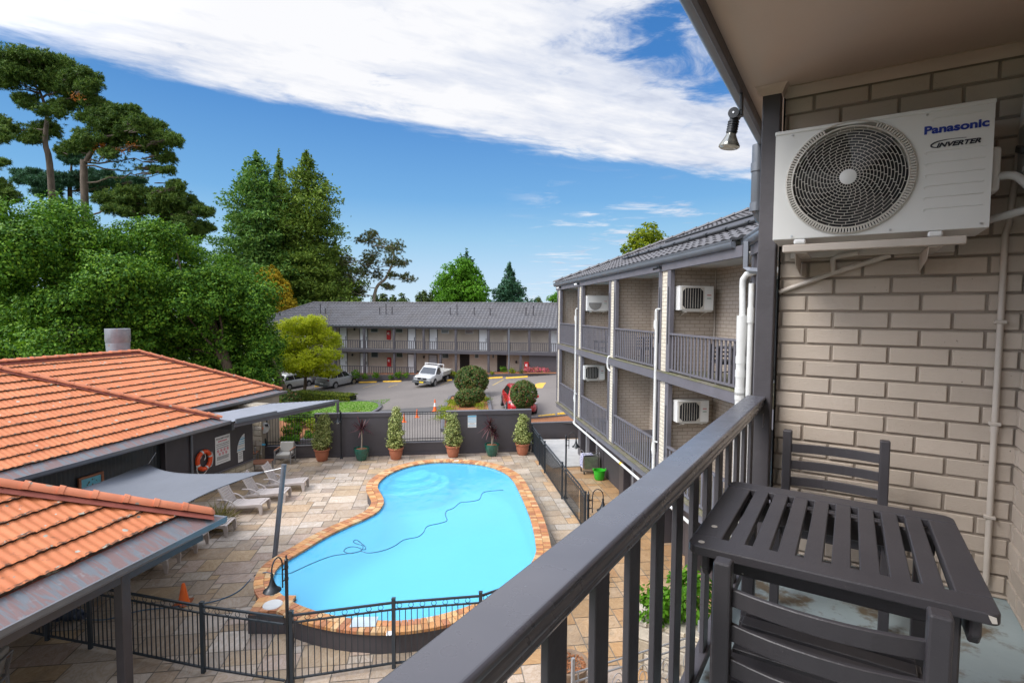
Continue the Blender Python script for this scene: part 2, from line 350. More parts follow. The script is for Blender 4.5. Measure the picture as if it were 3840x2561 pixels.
# ------------------------------------------------------------------ ground sheet, car park
gm_ = pm('earth and grass', (.07, .09, .03), .95, .4, .4, .4, 3)
b = MB(); b.box(-900, 900, -200, 1800, -3, -1.6); struct(b.build('ground', gm_))
def asphalt():
    m, nt, b, out = newmat('worn asphalt'); v = coords(nt, 'Object'); n = noise(nt, v, .35, 5); r = ramp(nt, n.outputs[0], [(.3, (.155, .135, .122)), (.7, (.185, .162, .146))])
    s = noise(nt, coords(nt, 'Object', (.35, 1.6, 1)), .9, 5, .6, 1.2); s2 = ramp(nt, s.outputs[0], [(.60, (0, 0, 0)), (.72, (.6, .6, .6))]); c = mixc(nt, s2.outputs[0], r.outputs[0], (.10, .09, .085))
    sp = N(nt, 'ShaderNodeSeparateXYZ'); tcx = N(nt, 'ShaderNodeTexCoord'); nt.links.new(tcx.outputs['Object'], sp.inputs[0])
    # darker newer patch at the drive
    a = N(nt, 'ShaderNodeMath', operation='ADD'); nz = noise(nt, v, .8, 2); nt.links.new(sp.outputs[1], a.inputs[0]); nt.links.new(nz.outputs[0], a.inputs[1])
    mr = N(nt, 'ShaderNodeMapRange'); mr.inputs[1].default_value = 36.1; mr.inputs[2].default_value = 35.9; nt.links.new(a.outputs[0], mr.inputs[0])
    mr2 = N(nt, 'ShaderNodeMapRange'); mr2.inputs[1].default_value = -4.4; mr2.inputs[2].default_value = -4.6; nt.links.new(sp.outputs[0], mr2.inputs[0])
    mu = N(nt, 'ShaderNodeMath', operation='MULTIPLY'); nt.links.new(mr.outputs[0], mu.inputs[0]); nt.links.new(mr2.outputs[0], mu.inputs[1])
    mr3 = N(nt, 'ShaderNodeMapRange'); mr3.inputs[1].default_value = 33.6; mr3.inputs[2].default_value = 33.8; nt.links.new(a.outputs[0], mr3.inputs[0]); mu2 = N(nt, 'ShaderNodeMath', operation='MULTIPLY'); nt.links.new(mu.outputs[0], mu2.inputs[0]); nt.links.new(mr3.outputs[0], mu2.inputs[1])
    c = mixc(nt, mu2.outputs[0], c, (.085, .08, .078))
    g = noise(nt, v, 55, 2); gr = ramp(nt, g.outputs[0], [(.35, (.86, .86, .86)), (.65, (1.1, 1.1, 1.1))]); c = mixc(nt, 1.0, c, gr.outputs[0], 'MULTIPLY')
    nt.links.new(c, b.inputs['Base Color']); b.inputs['Roughness'].default_value = .82; bump(nt, b, g.outputs[0], .3, .006); return m
M['asphalt'] = asphalt()
b = MB(); b.grid([[(x, y, zc(x)) for x in (-45, -30, -15, -9, 0, .75, 3.2, 8, 20)] for y in (28.3, 40, 58)]); b.grid([[(x, y, zc(x)) for x in (-14, -9, 0, .75)] for y in (25.5, 28.3)]); b.grid([[(x, y, zc(x)) for x in (.75, 3.2, 8)] for y in (27.7, 28.3)])
struct(b.build('car_park', M['asphalt']))

# painted lines and arrow
def strip(b, p, q, wd, dz=.006):
    p = Vector(p); q = Vector(q); d = (q-p); d.z = 0; d.normalize(); s = Vector((-d.y, d.x, 0))*wd/2
    return b.quad(*[Vector((v.x, v.y, zc(v.x)+dz)) for v in (p-s, q-s, q+s, p+s)])
lm = pm('faded yellow road paint', (.60, .40, .08), .8, .25, 4, dirt=((.19, .165, .148), 9, .42, .62))
def c4(x, y): return (900+x/1.8234, 1100+y/1.8234)
def c1(x, y): return (1200+x/2.612, 1050+y/2.612)
b = MB()
for p, q in (((590, 1012), (420, 1058)), ((760, 1022), (670, 1048)), ((1800, 972), (1690, 1032)), ((1255, 1000), (1180, 1030)), ((330, 1030), (250, 1045))):
    strip(b, GC(*c1(*p)), GC(*c1(*q)), .12)
struct(b.build('parking_lines', lm))
b = MB(); pts = [GC(*c1(*p)) for p in ((2108, 1058), (2110, 1018), (2150, 1008), (2215, 1006), (2195, 1030), (2180, 1058))]
b.quad(*[Vector((p.x, p.y, zc(p.x)+.006)) for p in pts]); struct(b.build('road_marking', pm('orange road paint', (.66, .38, .06), .8, .12, 6)))

# wheel stops
def rot2(a): return math.atan2(a.y, a.x)
def wheelstop(p, q, label):
    p = GC(*p); q = GC(*q); c = (p+q)/2; d = q-p; L = min(d.length, 2.0)
    t = thing('wheel_stop', label, 'wheel stop', (c.x, c.y, zc(c.x)), rot2(d), 'yellow wheel stops in the car park'); t.rotation_euler[1] = -math.atan(.07)*math.cos(rot2(d))
    b = MB(); b.prism([(-.11, 0), (.11, 0), (.07, .12), (-.07, .12)], -L/2, L/2, 'yzx'); b.build('kerb_block', M['yellow'], t, bevel=.02)
    b = MB()
    for s in (-.6, .6): b.cyl((s*L/2, 0, .121), (s*L/2, 0, .126), .03, n=8)
    b.build('bolt', M['rubber'], t)
for pts, lab in ((((375, 1008), (563, 1004)), 'yellow wheel stop just right of the silver suv'), (((612, 1000), (805, 996)), 'yellow wheel stop between the silver suv and the white ute, second from the suv'),
    (((1215, 992), (1292, 984)), 'yellow wheel stop behind the tail of the white ute'), (((1640, 968), (1790, 958)), 'yellow wheel stop beside the big round bush by the far kerb'),
    (((1818, 966), (2038, 952)), 'longest yellow wheel stop in front of the pink flowers'), (((-50, 1048), (40, 1040)), 'short yellow wheel stop between the white hatchback and the silver suv')):
    wheelstop(c1(*pts[0]), c1(*pts[1]), lab)
wheelstop(c4(2042, 850), c4(2153, 836), 'yellow wheel stop at the mulch bed beside the red car')
wheelstop(c4(2172, 833), c4(2235, 825), 'yellow wheel stop near the brick corner of the wing, right of another')

# ------------------------------------------------------------------ pool deck of random ashlar sandstone
SA = R(8.1); E1 = Vector((math.cos(SA), math.sin(SA), 0)); E2 = Vector((-math.sin(SA), math.cos(SA), 0))
inner = [(-2.32,21.68),(-3.33,21.59),(-4.12,21.02),(-4.62,20.13),(-4.8,19.16),(-4.72,18.43),(-4.51,17.9),(-4.24,17.27),(-4.12,16.74),(-4.15,16.11),(-4.4,15.53),(-4.8,14.88),(-5.13,14.19),(-5.35,13.52),(-5.54,12.98),(-5.63,12.52),(-5.53,12.03),(-5.30,11.58),(-4.91,11.18),(-4.46,10.85),(-3.85,10.55),(-3.21,10.36),(-2.61,10.29),(-2.05,10.32),(-1.4,10.52),(-.72,10.95),(-.1,11.55),(.38,12.35),(.67,13.31),(.70,14.0),(.67,14.97),(.58,16.08),(.34,17.92),(.04,19.6),(-.42,20.61),(-1.21,21.35)]
IN = smooth_path([(x, y, 0) for x, y in inner], 5, True)
# resample evenly
def resample(pts, step):
    out = []; P = pts+[pts[0]]; acc = 0
    for a, c in zip(P[:-1], P[1:]):
        L = (c-a).length
        while acc < L: out.append(a+(c-a)*(acc/L)); acc += step
        acc -= L
    return out
IN = resample(IN, .125)
def offs(pts, d):
    n = len(pts); out = []
    for i in range(n):
        t = (pts[(i+2) % n]-pts[i-2]).normalized(); out.append(pts[i]+Vector((t.y, -t.x, 0))*d)
    return out
area = sum(IN[i].x*IN[(i+1) % len(IN)].y-IN[(i+1) % len(IN)].x*IN[i].y for i in range(len(IN)))
if area < 0: IN.reverse()
OUTW = offs(IN, .33)
def inpoly(x, y, P):
    c = False; n = len(P)
    for i in range(n):
        a = P[i]; d = P[i-1]
        if (a.y > y) != (d.y > y) and x < (d.x-a.x)*(y-a.y)/(d.y-a.y)+a.x: c = not c
    return c
FENCE_R = [(.98, 25.16), (2.14, 16.39), (1.95, 13.3), (.43, 10.5), (-.56, 9.8), (-2.15, 9.55)]
def right_of_fence(x, y):
    for (ax, ay), (bx, by) in zip(FENCE_R[:-1], FENCE_R[1:]):
        if min(ay, by) <= y <= max(ay, by): return x > ax+(bx-ax)*(y-ay)/(by-ay)
    return y > 20 and x > 1.0
pal_l = [(.42,.34,.26),(.47,.39,.31),(.37,.30,.235),(.44,.33,.21),(.54,.48,.41),(.40,.28,.165),(.48,.34,.185),(.36,.30,.26),(.45,.345,.29),(.56,.51,.46),(.34,.265,.195),(.46,.37,.29),(.50,.42,.345),(.49,.43,.37)]
pal_r = [(.44,.27,.13),(.42,.28,.15),(.46,.32,.19),(.40,.24,.11),(.45,.34,.23),(.43,.25,.12)]
pal_g = [(.34,.305,.25),(.40,.36,.30),(.30,.26,.20),(.36,.29,.21),(.43,.41,.37)]
CELL = .23; x0, y0 = -15.0, 4.0; nx, ny = 98, 104; used = np.zeros((nx, ny), bool)
sizes = [(3,2),(2,2),(4,2),(3,3),(2,3),(4,3),(5,3),(2,1),(3,2),(3,2),(4,3),(2,2),(1,1)]
b = MB(); rng = random.Random(5)
for j in range(ny):
    for i in range(nx):
        if used[i, j]: continue
        cand = rng.sample(sizes, len(sizes))+[(1, 1)]
        for wv, hv in cand:
            if i+wv > nx or j+hv > ny or used[i:i+wv, j:j+hv].any(): continue
            used[i:i+wv, j:j+hv] = True; break
        g = .011; u0, u1 = x0+i*CELL+g, x0+(i+wv)*CELL-g; v0, v1 = y0+j*CELL+g, y0+(j+hv)*CELL-g
        P = lambda u, v, z=0: E1*u+E2*v+Vector((0, 0, z))
        c = P((u0+u1)/2, (v0+v1)/2)
        if c.y < 2 or c.y > 27.5 or c.x > 5.4 or c.x < -16: continue
        rr = right_of_fence(c.x, c.y)
        pal = pal_r if rr else (pal_g if c.x > .3 and c.y > 10 else pal_l)
        k = rng.choice(pal); k = tuple(.68*a_+.32*m_ for a_, m_ in zip(k, (.455, .375, .295) if not rr else (.44, .29, .16))); f = rng.uniform(.84, 1.13); b.col = (k[0]*f, k[1]*f, k[2]*f, 1)
        zt = rng.uniform(0, .004)
        corners = [P(u0, v0), P(u1, v0), P(u1, v1), P(u0, v1)]
        near = any(inpoly(q.x, q.y, OUTW) for q in corners+[c])
        if not near:
            b.quad(*[q+Vector((0, 0, zt)) for q in corners])
        else:
            ns = 6
            for a_ in range(ns):
                for e_ in range(ns):
                    ua, ub = u0+(u1-u0)*a_/ns, u0+(u1-u0)*(a_+1)/ns; va, vb = v0+(v1-v0)*e_/ns, v0+(v1-v0)*(e_+1)/ns
                    qs = [P(ua, va), P(ub, va), P(ub, vb), P(ua, vb)]
                    if sum(inpoly(q.x, q.y, OUTW) for q in qs) < 3: b.quad(*[q+Vector((0, 0, zt)) for q in qs])
def slabmat():
    m, nt, b, out = newmat('sandstone flag'); at = N(nt, 'ShaderNodeAttribute', attribute_name='slab'); v = coords(nt, 'Object')
    wv = noise(nt, coords(nt, 'Object', (1.4, .8, 1)), 1.7, 4, .6, 3.0); r = ramp(nt, wv.outputs[0], [(.32, (.72, .62, .50)), (.44, (1.03, 1, .98)), (.50, (.86, .76, .64)), (.56, (1.02, .99, .95)), (.68, (1.1, 1.08, 1.06))])
    c = mixc(nt, .85, at.outputs[0], r.outputs[0], 'MULTIPLY')
    st = noise(nt, v, .55, 6, .68, .6); s2 = ramp(nt, st.outputs[0], [(.52, (0, 0, 0)), (.70, (.62, .62, .62))]); c = mixc(nt, s2.outputs[0], c, (.15, .125, .095))
    sm = noise(nt, v, 5, 6, .7); s3 = ramp(nt, sm.outputs[0], [(.58, (0, 0, 0)), (.72, (.5, .5, .5))]); c = mixc(nt, s3.outputs[0], c, (.17, .145, .115))
    nt.links.new(c, b.inputs['Base Color']); rr = ramp(nt, st.outputs[0], [(.4, (.75, .75, .75)), (.65, (.45, .45, .45))]); nt.links.new(rr.outputs[0], b.inputs['Roughness'])
    bump(nt, b, noise(nt, v, 18, 6, .65).outputs[0], .25, .01); return m
M['slab'] = slabmat()
deck = struct(b.build('pool_deck', M['slab'], colors=True))
b = MB(); b.quad((-22, 1, -.012), (14, 1, -.012), (14, 26.4, -.012), (-22, 23, -.012))
# grout bed, cut by the pool: one ring around it
bm = bmesh.new(); hole = [bm.verts.new((p.x, p.y, -.008)) for p in offs(IN, .25)]; big = [bm.verts.new(p) for p in ((-22, 0, -.008), (14, 0, -.008), (14, 27.6, -.008), (-22, 24.5, -.008))]
es = [bm.edges.new((hole[i], hole[(i+1) % len(hole)])) for i in range(len(hole))]+[bm.edges.new((big[i], big[(i+1) % 4])) for i in range(4)]
bmesh.ops.triangle_fill(bm, use_beauty=True, edges=es)
me = bpy.data.meshes.new('deck_bed'); bm.to_mesh(me); bm.free(); o = bpy.data.objects.new('deck_bed', me); COL.objects.link(o); me.materials.append(pm('dirty grout', (.20, .17, .135), .95, .3, 3)); struct(o)
b = MB()
q = [G(x, y, .02) for x, y in ((2115, 1757), (2146, 1697), (2040, 1655), (2165, 1640), (2168, 1680))]
b.prism([(1.15, 24.0), (1.75, 22.3), (3.2, 22.6), (3.15, 23.6), (3.5, 24.2), (3.45, 27.4), (.9, 27.2)], .004, .06); struct(b.build('concrete_path', M['concrete'], bevel=.01))

# ------------------------------------------------------------------ swimming pool
t = thing('swimming_pool', 'kidney shaped swimming pool of bright blue water with sandstone coping', 'swimming pool', (0, 0, 0))
n = len(IN); ZC = .45
b = MB(); rng = random.Random(3)
pal_c = [(.50,.24,.095),(.56,.30,.125),(.44,.19,.085),(.58,.35,.16),(.48,.21,.09),(.54,.27,.10),(.60,.40,.21),(.41,.175,.085)]
for a0, a1 in ((-.035, .155), (.165, .365)):
    A = offs(IN, a0); B = offs(IN, a1); i = 0
    while i < n:
        k = rng.choice(pal_c); f = rng.uniform(.85, 1.1); b.col = (k[0]*f, k[1]*f, k[2]*f, 1); j = (i+1) % n; s = .045
        p0, p1 = A[i].lerp(A[j], s), A[i].lerp(A[j], 1-s); q0, q1 = B[i].lerp(B[j], s), B[i].lerp(B[j], 1-s); zt = ZC+rng.uniform(-.002, .002)
        V = [Vector((q.x, q.y, z)) for z in (ZC-.06, zt) for q in (p0, q0, q1, p1)]
        b.add(V, [(4, 5, 6, 7), (0, 1, 5, 4), (1, 2, 6, 5), (2, 3, 7, 6), (3, 0, 4, 7)]); i += 1
# skimmer box top
for u in range(4):
    for v_ in range(3):
        k = rng.choice(pal_c); b.col = k+(1,); cx_, cy_ = -5.35+u*.19-.02*v_, 10.58+v_*.19+.03*u
        b.box(cx_, cx_+.183, cy_, cy_+.183, ZC-.06, ZC+.004)
def copmat():
    m, nt, b, out = newmat('sandstone coping'); at = N(nt, 'ShaderNodeAttribute', attribute_name='slab'); v = coords(nt, 'Object')
    wv = noise(nt, v, 6, 5, .6, 1.5); r = ramp(nt, wv.outputs[0], [(.3, (.82, .76, .7)), (.7, (1.12, 1.1, 1.08))]); c = mixc(nt, 1.0, at.outputs[0], r.outputs[0], 'MULTIPLY')
    nt.links.new(c, b.inputs['Base Color']); b.inputs['Roughness'].default_value = .6; bump(nt, b, noise(nt, v, 30, 4).outputs[0], .2, .006); return m
b.build('coping', copmat(), t, colors=True)
b = MB(); A = offs(IN, .0); B = offs(IN, .35); b.grid([[(A[i % n].x, A[i % n].y, ZC-.022), (B[i % n].x, B[i % n].y, ZC-.022)] for i in range(n+1)]); b.build('mortar_bed', pm('coping mortar', (.30, .22, .15), .9), t)
b = MB(); A = offs(IN, .32); b.grid([[(A[i % n].x, A[i % n].y, z) for z in (-.02, ZC-.07)] for i in range(n+1)]); b.box(-5.36, -4.62, 10.57, 11.2, 0, ZC-.06); b.build('pool_wall', M['wallpaint'], t, smooth=False)
poolpaint = pm('pool blue', (.24, .69, .89), .6, .06, .8, .05, 6)
b = MB(); b.grid([[(IN[i % n].x, IN[i % n].y, ZC-.06), (IN[i % n].x, IN[i % n].y, -.7)] for i in range(n+1)]); b.add([(p.x, p.y, -.7) for p in IN], [tuple(range(n))])
b.build('basin', poolpaint, t, smooth=True)
b = MB(); A = offs(IN, -.004); b.grid([[(A[i % n].x, A[i % n].y, z) for z in (.395, .41)] for i in range(n+1)])
C0 = Vector((-4.05, 20.72, 0))
b2 = MB()
for Rr, z in ((.80, .20), (1.2, .06), (1.6, -.10)):
    pl = []
    for k in range(72):
        a = 2*PI*k/72; d = Vector((math.cos(a), math.sin(a), 0)); r = 0
        while r < Rr and inpoly(C0.x+d.x*(r+.05), C0.y+d.y*(r+.05), IN): r += .02
        pl.append((C0.x+d.x*r, C0.y+d.y*r))
    b2.prism(pl, -.7, z)
b2.build('steps', pm('pale pool step', (.30, .76, .93), .6, .06, 2), t)
def water():
    m, nt, b, out = newmat('pool water'); nt.nodes.remove(b); v = coords(nt, 'Object', (1, .55, 1))
    tr = N(nt, 'ShaderNodeBsdfTransparent'); tr.inputs[0].default_value = (.74, .94, 1, 1); df = N(nt, 'ShaderNodeBsdfDiffuse'); df.inputs[0].default_value = (.17, .64, .86, 1); m0 = N(nt, 'ShaderNodeMixShader'); m0.inputs[0].default_value = .45; nt.links.new(tr.outputs[0], m0.inputs[1]); nt.links.new(df.outputs[0], m0.inputs[2]); gl = N(nt, 'ShaderNodeBsdfGlossy'); gl.inputs['Roughness'].default_value = .04
    fr = N(nt, 'ShaderNodeFresnel'); fr.inputs[0].default_value = 1.33; mx = N(nt, 'ShaderNodeMixShader'); bp = N(nt, 'ShaderNodeBump'); bp.inputs['Strength'].default_value = .4; bp.inputs['Distance'].default_value = .025
    a = noise(nt, v, 3.2, 3, .5, .6); c = noise(nt, v, .6, 2); ad = N(nt, 'ShaderNodeMath', operation='ADD'); nt.links.new(a.outputs[0], ad.inputs[0]); nt.links.new(c.outputs[0], ad.inputs[1])
    nt.links.new(ad.outputs[0], bp.inputs['Height']); nt.links.new(bp.outputs[0], gl.inputs['Normal']); nt.links.new(bp.outputs[0], fr.inputs['Normal'])
    nt.links.new(fr.outputs[0], mx.inputs[0]); nt.links.new(m0.outputs[0], mx.inputs[1]); nt.links.new(gl.outputs[0], mx.inputs[2]); nt.links.new(mx.outputs[0], out.inputs[0]); return m
b = MB(); b.add([(p.x, p.y, .37) for p in IN], [tuple(range(n))]); wa = b.build('pool_water', water(), t)
if wa.data.polygons[0].normal.z < 0: wa.data.flip_normals()
b = MB(); b.lathe([(0, .012), (.19, .012), (.2, 0)], (-4.98, 10.86, ZC+.004), 24); b.build('skimmer_lid', M['pvc'], t)
def c5(x, y): return (900+x/1.8234, 1600+y/1.8234)
b = MB(); q = G(*c5(1020, 1412), ZC); b.obox((q.x, q.y, ZC+.004), (.1, .14, .008), (0, 0, .1)); q = G(*c5(1480, 232), ZC); b.obox((q.x, q.y, ZC+.004), (.2, .1, .008), (0, 0, .1)); b.build('depth_tile', M['white'], t)
q = G(*c5(850, 1335), ZC); b = MB(); b.obox((q.x, q.y, ZC+.01), (.5, .34, .014), (0, 0, .06)); b.build('cover_plate', pm('pale plastic plate', (.42, .50, .55), .3, .15, 4), t, bevel=.005)
# floating hose
hp = [(1800, 432), (1700, 440), (1655, 455), (1635, 497), (1560, 512), (1505, 518), (1460, 555), (1412, 575), (1405, 605), (1415, 640), (1370, 658), (1280, 680), (1255, 720), (1215, 752), (1120, 772), (1060, 812), (980, 845), (880, 862), (825, 850), (760, 865), (710, 850), (735, 825), (790, 820), (845, 840), (858, 822), (830, 795), (795, 772), (775, 785), (800, 800), (840, 812), (820, 850), (720, 868), (620, 885), (500, 930), (400, 975), (330, 1003), (240, 1005)]
pts = [G(*c5(*p), .375) for p in hp]
ex = [G(*c5(*p), .47) for p in ((205, 998), (160, 996))]+[G(x/1.821, 1700+y/1.821, .02) for x, y in ((1740, 830), (1690, 880), (1640, 930), (1560, 975), (1430, 1015), (1200, 1045), (1000, 1065), (900, 1085), (780, 1120), (680, 1135), (540, 1125), (400, 1105))]
b = MB(); b.tube(smooth_path(pts+ex, 4), .011, 6); tag(b.build('pool_hose', M['hose'], smooth=True), 'thin blue cleaner hose snaking across the pool and over the paving', 'hose')
q = G(*c5(1812, 428), -.65); t = thing('pool_cleaner', 'dark pool cleaner under the water at the end of the floating hose', 'pool cleaner', (q.x, q.y, -.7))
b = MB(); b.lathe([(0, .2), (.12, .19), (.24, .12), (.28, .05), (.28, 0), (0, 0)], n=18); b.build('shell', pm('blue grey plastic', (.05, .12, .17), .4, .2), t, smooth=True)
for s in (-1, 1): b = MB(); b.cyl((s*.26, 0, .08), (s*.32, 0, .08), .1); b.build('wheel', M['rubber'], t, smooth=True)
# ------------------------------------------------------------------ the balcony the photo is taken from.  local X = to the right wall, Y = along the rail, Z up from its floor
OW = (0, 0, EYE-1.297); ORZ = R(-32.4)
own = thing('motel_building', 'motel block with rock faced beige brick balcony walls and beige soffit in the foreground', 'building', OW, ORZ)
def brickface(b, u0, u1, z0, z1, par, pt, flip=False, jit=.003):
    # rows of separate bricks; pt(u, depth, z) gives a point
    rng = random.Random(par); k0 = int((z0-.025)/.086)-1
    for k in range(k0, k0+60):
        zb = .025+.086*k+.001; zt = zb+.078
        if zt < z0 or zb > z1: continue
        zb = max(zb, z0); zt = min(zt, z1)
        if zt-zb < .01: continue
        off = -.079 if k % 2 == 0 else .041; i = int((u0-off)/.24)-1
        while off+i*.24 < u1:
            a = off+i*.24+.004; c = a+.232; i += 1
            a = max(a, u0); c = min(c, u1)
            if c-a < .012: continue
            d = rng.uniform(-jit, jit); w_ = .004
            V = [pt(a, -.008, zb), pt(c, -.008, zb), pt(c, -.008, zt), pt(a, -.008, zt), pt(a+w_, .006+d, zb+w_), pt(c-w_, .006+d, zb+w_), pt(c-w_, .006+d, zt-w_), pt(a+w_, .006+d, zt-w_)]
            b.add(V, [(4, 5, 6, 7), (0, 1, 5, 4), (1, 2, 6, 5), (2, 3, 7, 6), (3, 0, 4, 7)])
YW = 3.214; XR = .648; ZCEIL = 2.477
b = MB(); brickface(b, -.335, XR+.1, .0, 2.44, 1, lambda u, d, z: (u, YW-d, z)); b.build('brick_wall', M['own_brick'], own, bevel=.003, smooth=False)
b = MB(); brickface(b, .3, YW-.004, .0, 2.44, 2, lambda u, d, z: (XR-d, u, z)); b.build('brick_wall', M['own_brick'], own)
b = MB(); b.box(-.335, 6, YW+.003, YW+.24, -.2, 2.6); b.box(XR+.004, XR+.24, -.9, YW-.001, -.2, 2.6); b.box(-.335, XR, -3.9, -3.7, 0, 2.47); b.box(XR+.004, XR+.24, -3.7, -.901, -.2, 2.6); b.build('wall_core', M['mortar'], own)
b = MB(); b.box(-.505, XR+.3, -3.9, YW+3.4, ZCEIL, ZCEIL+.012); b.build('ceiling', M['ceiling'], own)
b = MB(); b.box(-.46, XR+.3, -3.9, YW+.3, -.16, 0); b.build('floor', M['floorpaint'], own)
b = MB(); b.box(-.465, -.42, -1.2, YW+3.3, -.26, -.001); b.build('edge_beam', M['trim_s'], own)
# cove cornice along wall
b = MB(); cov = [(0, 0), (0, -.045), (-.006, -.048), (-.012, -.035), (-.022, -.02), (-.036, -.011), (-.048, -.006), (-.045, 0)]
b.prism([(YW-.007+y*1, ZCEIL-.0005+z) for y, z in cov], -.335, XR, 'yzx'); b.prism([(XR-.007+y, ZCEIL-.0005+z) for y, z in cov], -.7, YW-.06, 'xzy'); b.build('cornice', M['ceiling'], own, smooth=True)
# post with its cap moulding
b = MB(); b.box(-.432, -.345, 3.118, 3.205, -.1, 2.445); b.build('post', M['post'], own, bevel=.006, seg=2)
b = MB(); b.box(-.338, -.332, 3.19, YW+.01, 0, 2.43); b.build('flashing_and_gap_shade', M['dark'], own)  # near-black strip painting in the shadow gap between post and brick
b = MB(); c0 = [(-.455, -.312), (3.096, 3.22)]
for (e0, e1) in ((0, .012), ):
    pr = [(.0, -.045), (.008, -.03), (.018, -.012), (.03, -.001)]
    for (o0, z0), (o1, z1) in zip(pr[:-1], pr[1:]):
        lo = [(-.437-o0, 3.112-o0), (-.34+o0, 3.112-o0), (-.34+o0, 3.206), (-.437-o0, 3.206)]; hi = [(-.437-o1, 3.112-o1), (-.34+o1, 3.112-o1), (-.34+o1, 3.206), (-.437-o1, 3.206)]
        b.add([(x, y, ZCEIL+z0) for x, y in lo]+[(x, y, ZCEIL+z1) for x, y in hi], [(0, 1, 5, 4), (1, 2, 6, 5), (3, 0, 4, 7)])
b.build('post_cap', M['ceiling'], own, smooth=True)
# fascia, gutter with rolled lip
b = MB(); b.box(-.530, -.506, -3.9, 6.6, ZCEIL-.055, ZCEIL+.15); b.build('fascia', M['trim'], own, bevel=.003)
b = MB(); gp = [(-.5305, .005), (-.56, .005), (-.59, .012), (-.606, .03), (-.610, .06), (-.602, .085), (-.608, .11), (-.618, .118), (-.618, .128), (-.604, .128), (-.5305, .105)]
b.prism([(x, ZCEIL+z) for x, z in gp], -3.9, 6.69, 'xzy'); b.build('gutter', M['gutter'], own, smooth=True)
b = MB(); b.add([(-.6, -1.5, ZCEIL+.13), (-.6, 6.69, ZCEIL+.13), (5, 6.69, ZCEIL+2.2), (5, -1.5, ZCEIL+2.2)], [(0, 1, 2, 3)]); b.build('roof', pm('grey tile', (.1, .1, .105), .7), own)
b = MB(); b.box(-.3, 6, -6, YW+3.2, -OW[2]-.5, -.27); b.build('lower_storey', M['beige_wall'], own)
b = MB(); pts = [(-.66, 4.16, ZCEIL+.02), (-.66, 4.16, 2.02), (-.64, 4.16, 1.96), (-.5, 4.2, 1.86)]
b.tube([(-.60, 4.2, ZCEIL+.02), (-.60, 4.2, 2.06), (-.58, 4.22, 1.99), (-.42, 4.4, 1.86)], .04, 10)
for z in (2.06, 2.34): b.cyl((-.60, 4.2, z-.03), (-.60, 4.2, z+.03), .046, n=12)
b.build('downpipe', M['gutter'], own, smooth=True)

# ------------------------------------------------------------------ balustrade
t = thing('balustrade', 'charcoal timber balcony balustrade with moulded handrail in the foreground', 'balustrade', OW, ORZ)
b = MB(); hp_ = [(-.462, .857), (-.376, .857), (-.370, .852), (-.370, .842), (-.376, .836), (-.382, .832), (-.378, .826), (-.375, .818), (-.379, .808), (-.388, .804), (-.390, .797), (-.386, .790), (-.390, .781), (-.398, .776), (-.452, .776), (-.462, .79)]
b.prism(hp_, -3.6, 3.117, 'xzy'); b.build('handrail', M['rail'], t, bevel=.003, seg=2)
b = MB(); b.box(-.438, -.393, -3.6, 3.117, .045, .085); b.build('bottom_rail', M['trim'], t, bevel=.003)
b0 = None
for i in range(32):
    y = .757+.1947*(i-19)
    if y+.07 > 3.1: break
    bb = MB(); bb.box(-.420, -.404, y, y+.07, .08, .779); bb.build('baluster', M['trim'], t, bevel=.002)
b = MB(); b.box(-.376, -.372, 3.055, 3.085, .70, .772); b.cyl((-.372, 3.07, .755), (-.369, 3.07, .755), .005); b.cyl((-.372, 3.07, .715), (-.369, 3.07, .715), .005); b.build('bracket', M['trim_s'], t)

# ------------------------------------------------------------------ near air conditioner
def text_mesh(name, body, size, mat, parent, M4, shear=0, off=0, ext=.0008, sx=1):
    cu = bpy.data.curves.new(name, 'FONT'); cu.body = body; cu.size = size; cu.shear = shear; cu.offset = off; cu.extrude = ext; cu.resolution_u = 6
    o = bpy.data.objects.new(name, cu); COL.objects.link(o); dg = bpy.context.evaluated_depsgraph_get(); me = bpy.data.meshes.new_from_object(o.evaluated_get(dg))
    xs = [v.co.x for v in me.vertices]; wd = max(xs)-min(xs); x0 = min(xs)
    for v in me.vertices: v.co = M4 @ Vector(((v.co.x-x0)/wd*sx, v.co.y, v.co.z))
    bpy.data.objects.remove(o); o2 = bpy.data.objects.new(name, me); COL.objects.link(o2); me.materials.clear(); me.materials.append(mat); o2.parent = parent; return o2
ac = thing('air_conditioner', 'big off white air conditioner with round spiral grille and blue lettering on the near balcony', 'air conditioner', OW, ORZ)
X0, X1, Z0, Z1, YF = -.331, .455, 1.652, 2.157, 2.85; FX, FZ, FR = -.033, 1.907, .246
# casing with a round opening in its front
b = MB(); nseg = 64; circ = [(FX+FR*math.cos(2*PI*k/nseg), FZ+FR*math.sin(2*PI*k/nseg)) for k in range(nseg)]
bm = bmesh.new(); hv = [bm.verts.new((x, YF, min(z, Z1-.004))) for x, z in circ]; rv = [bm.verts.new(p) for p in ((X0, YF, Z0), (X1, YF, Z0), (X1, YF, Z1-.022), (X0, YF, Z1-.022))]
E_ = [bm.edges.new((hv[i], hv[(i+1) % nseg])) for i in range(nseg)]
me = bpy.data.meshes.new('x')
b.box(X0, X0+.002, YF+.002, 3.14, Z0, Z1-.022); b.box(X1-.002, X1, YF+.002, 3.14, Z0, Z1-.022); b.box(X0, X1, 3.138, 3.14, Z0, Z1); b.box(X0, X1, YF+.002, 3.138, Z0-.002, Z0)
bm.free()
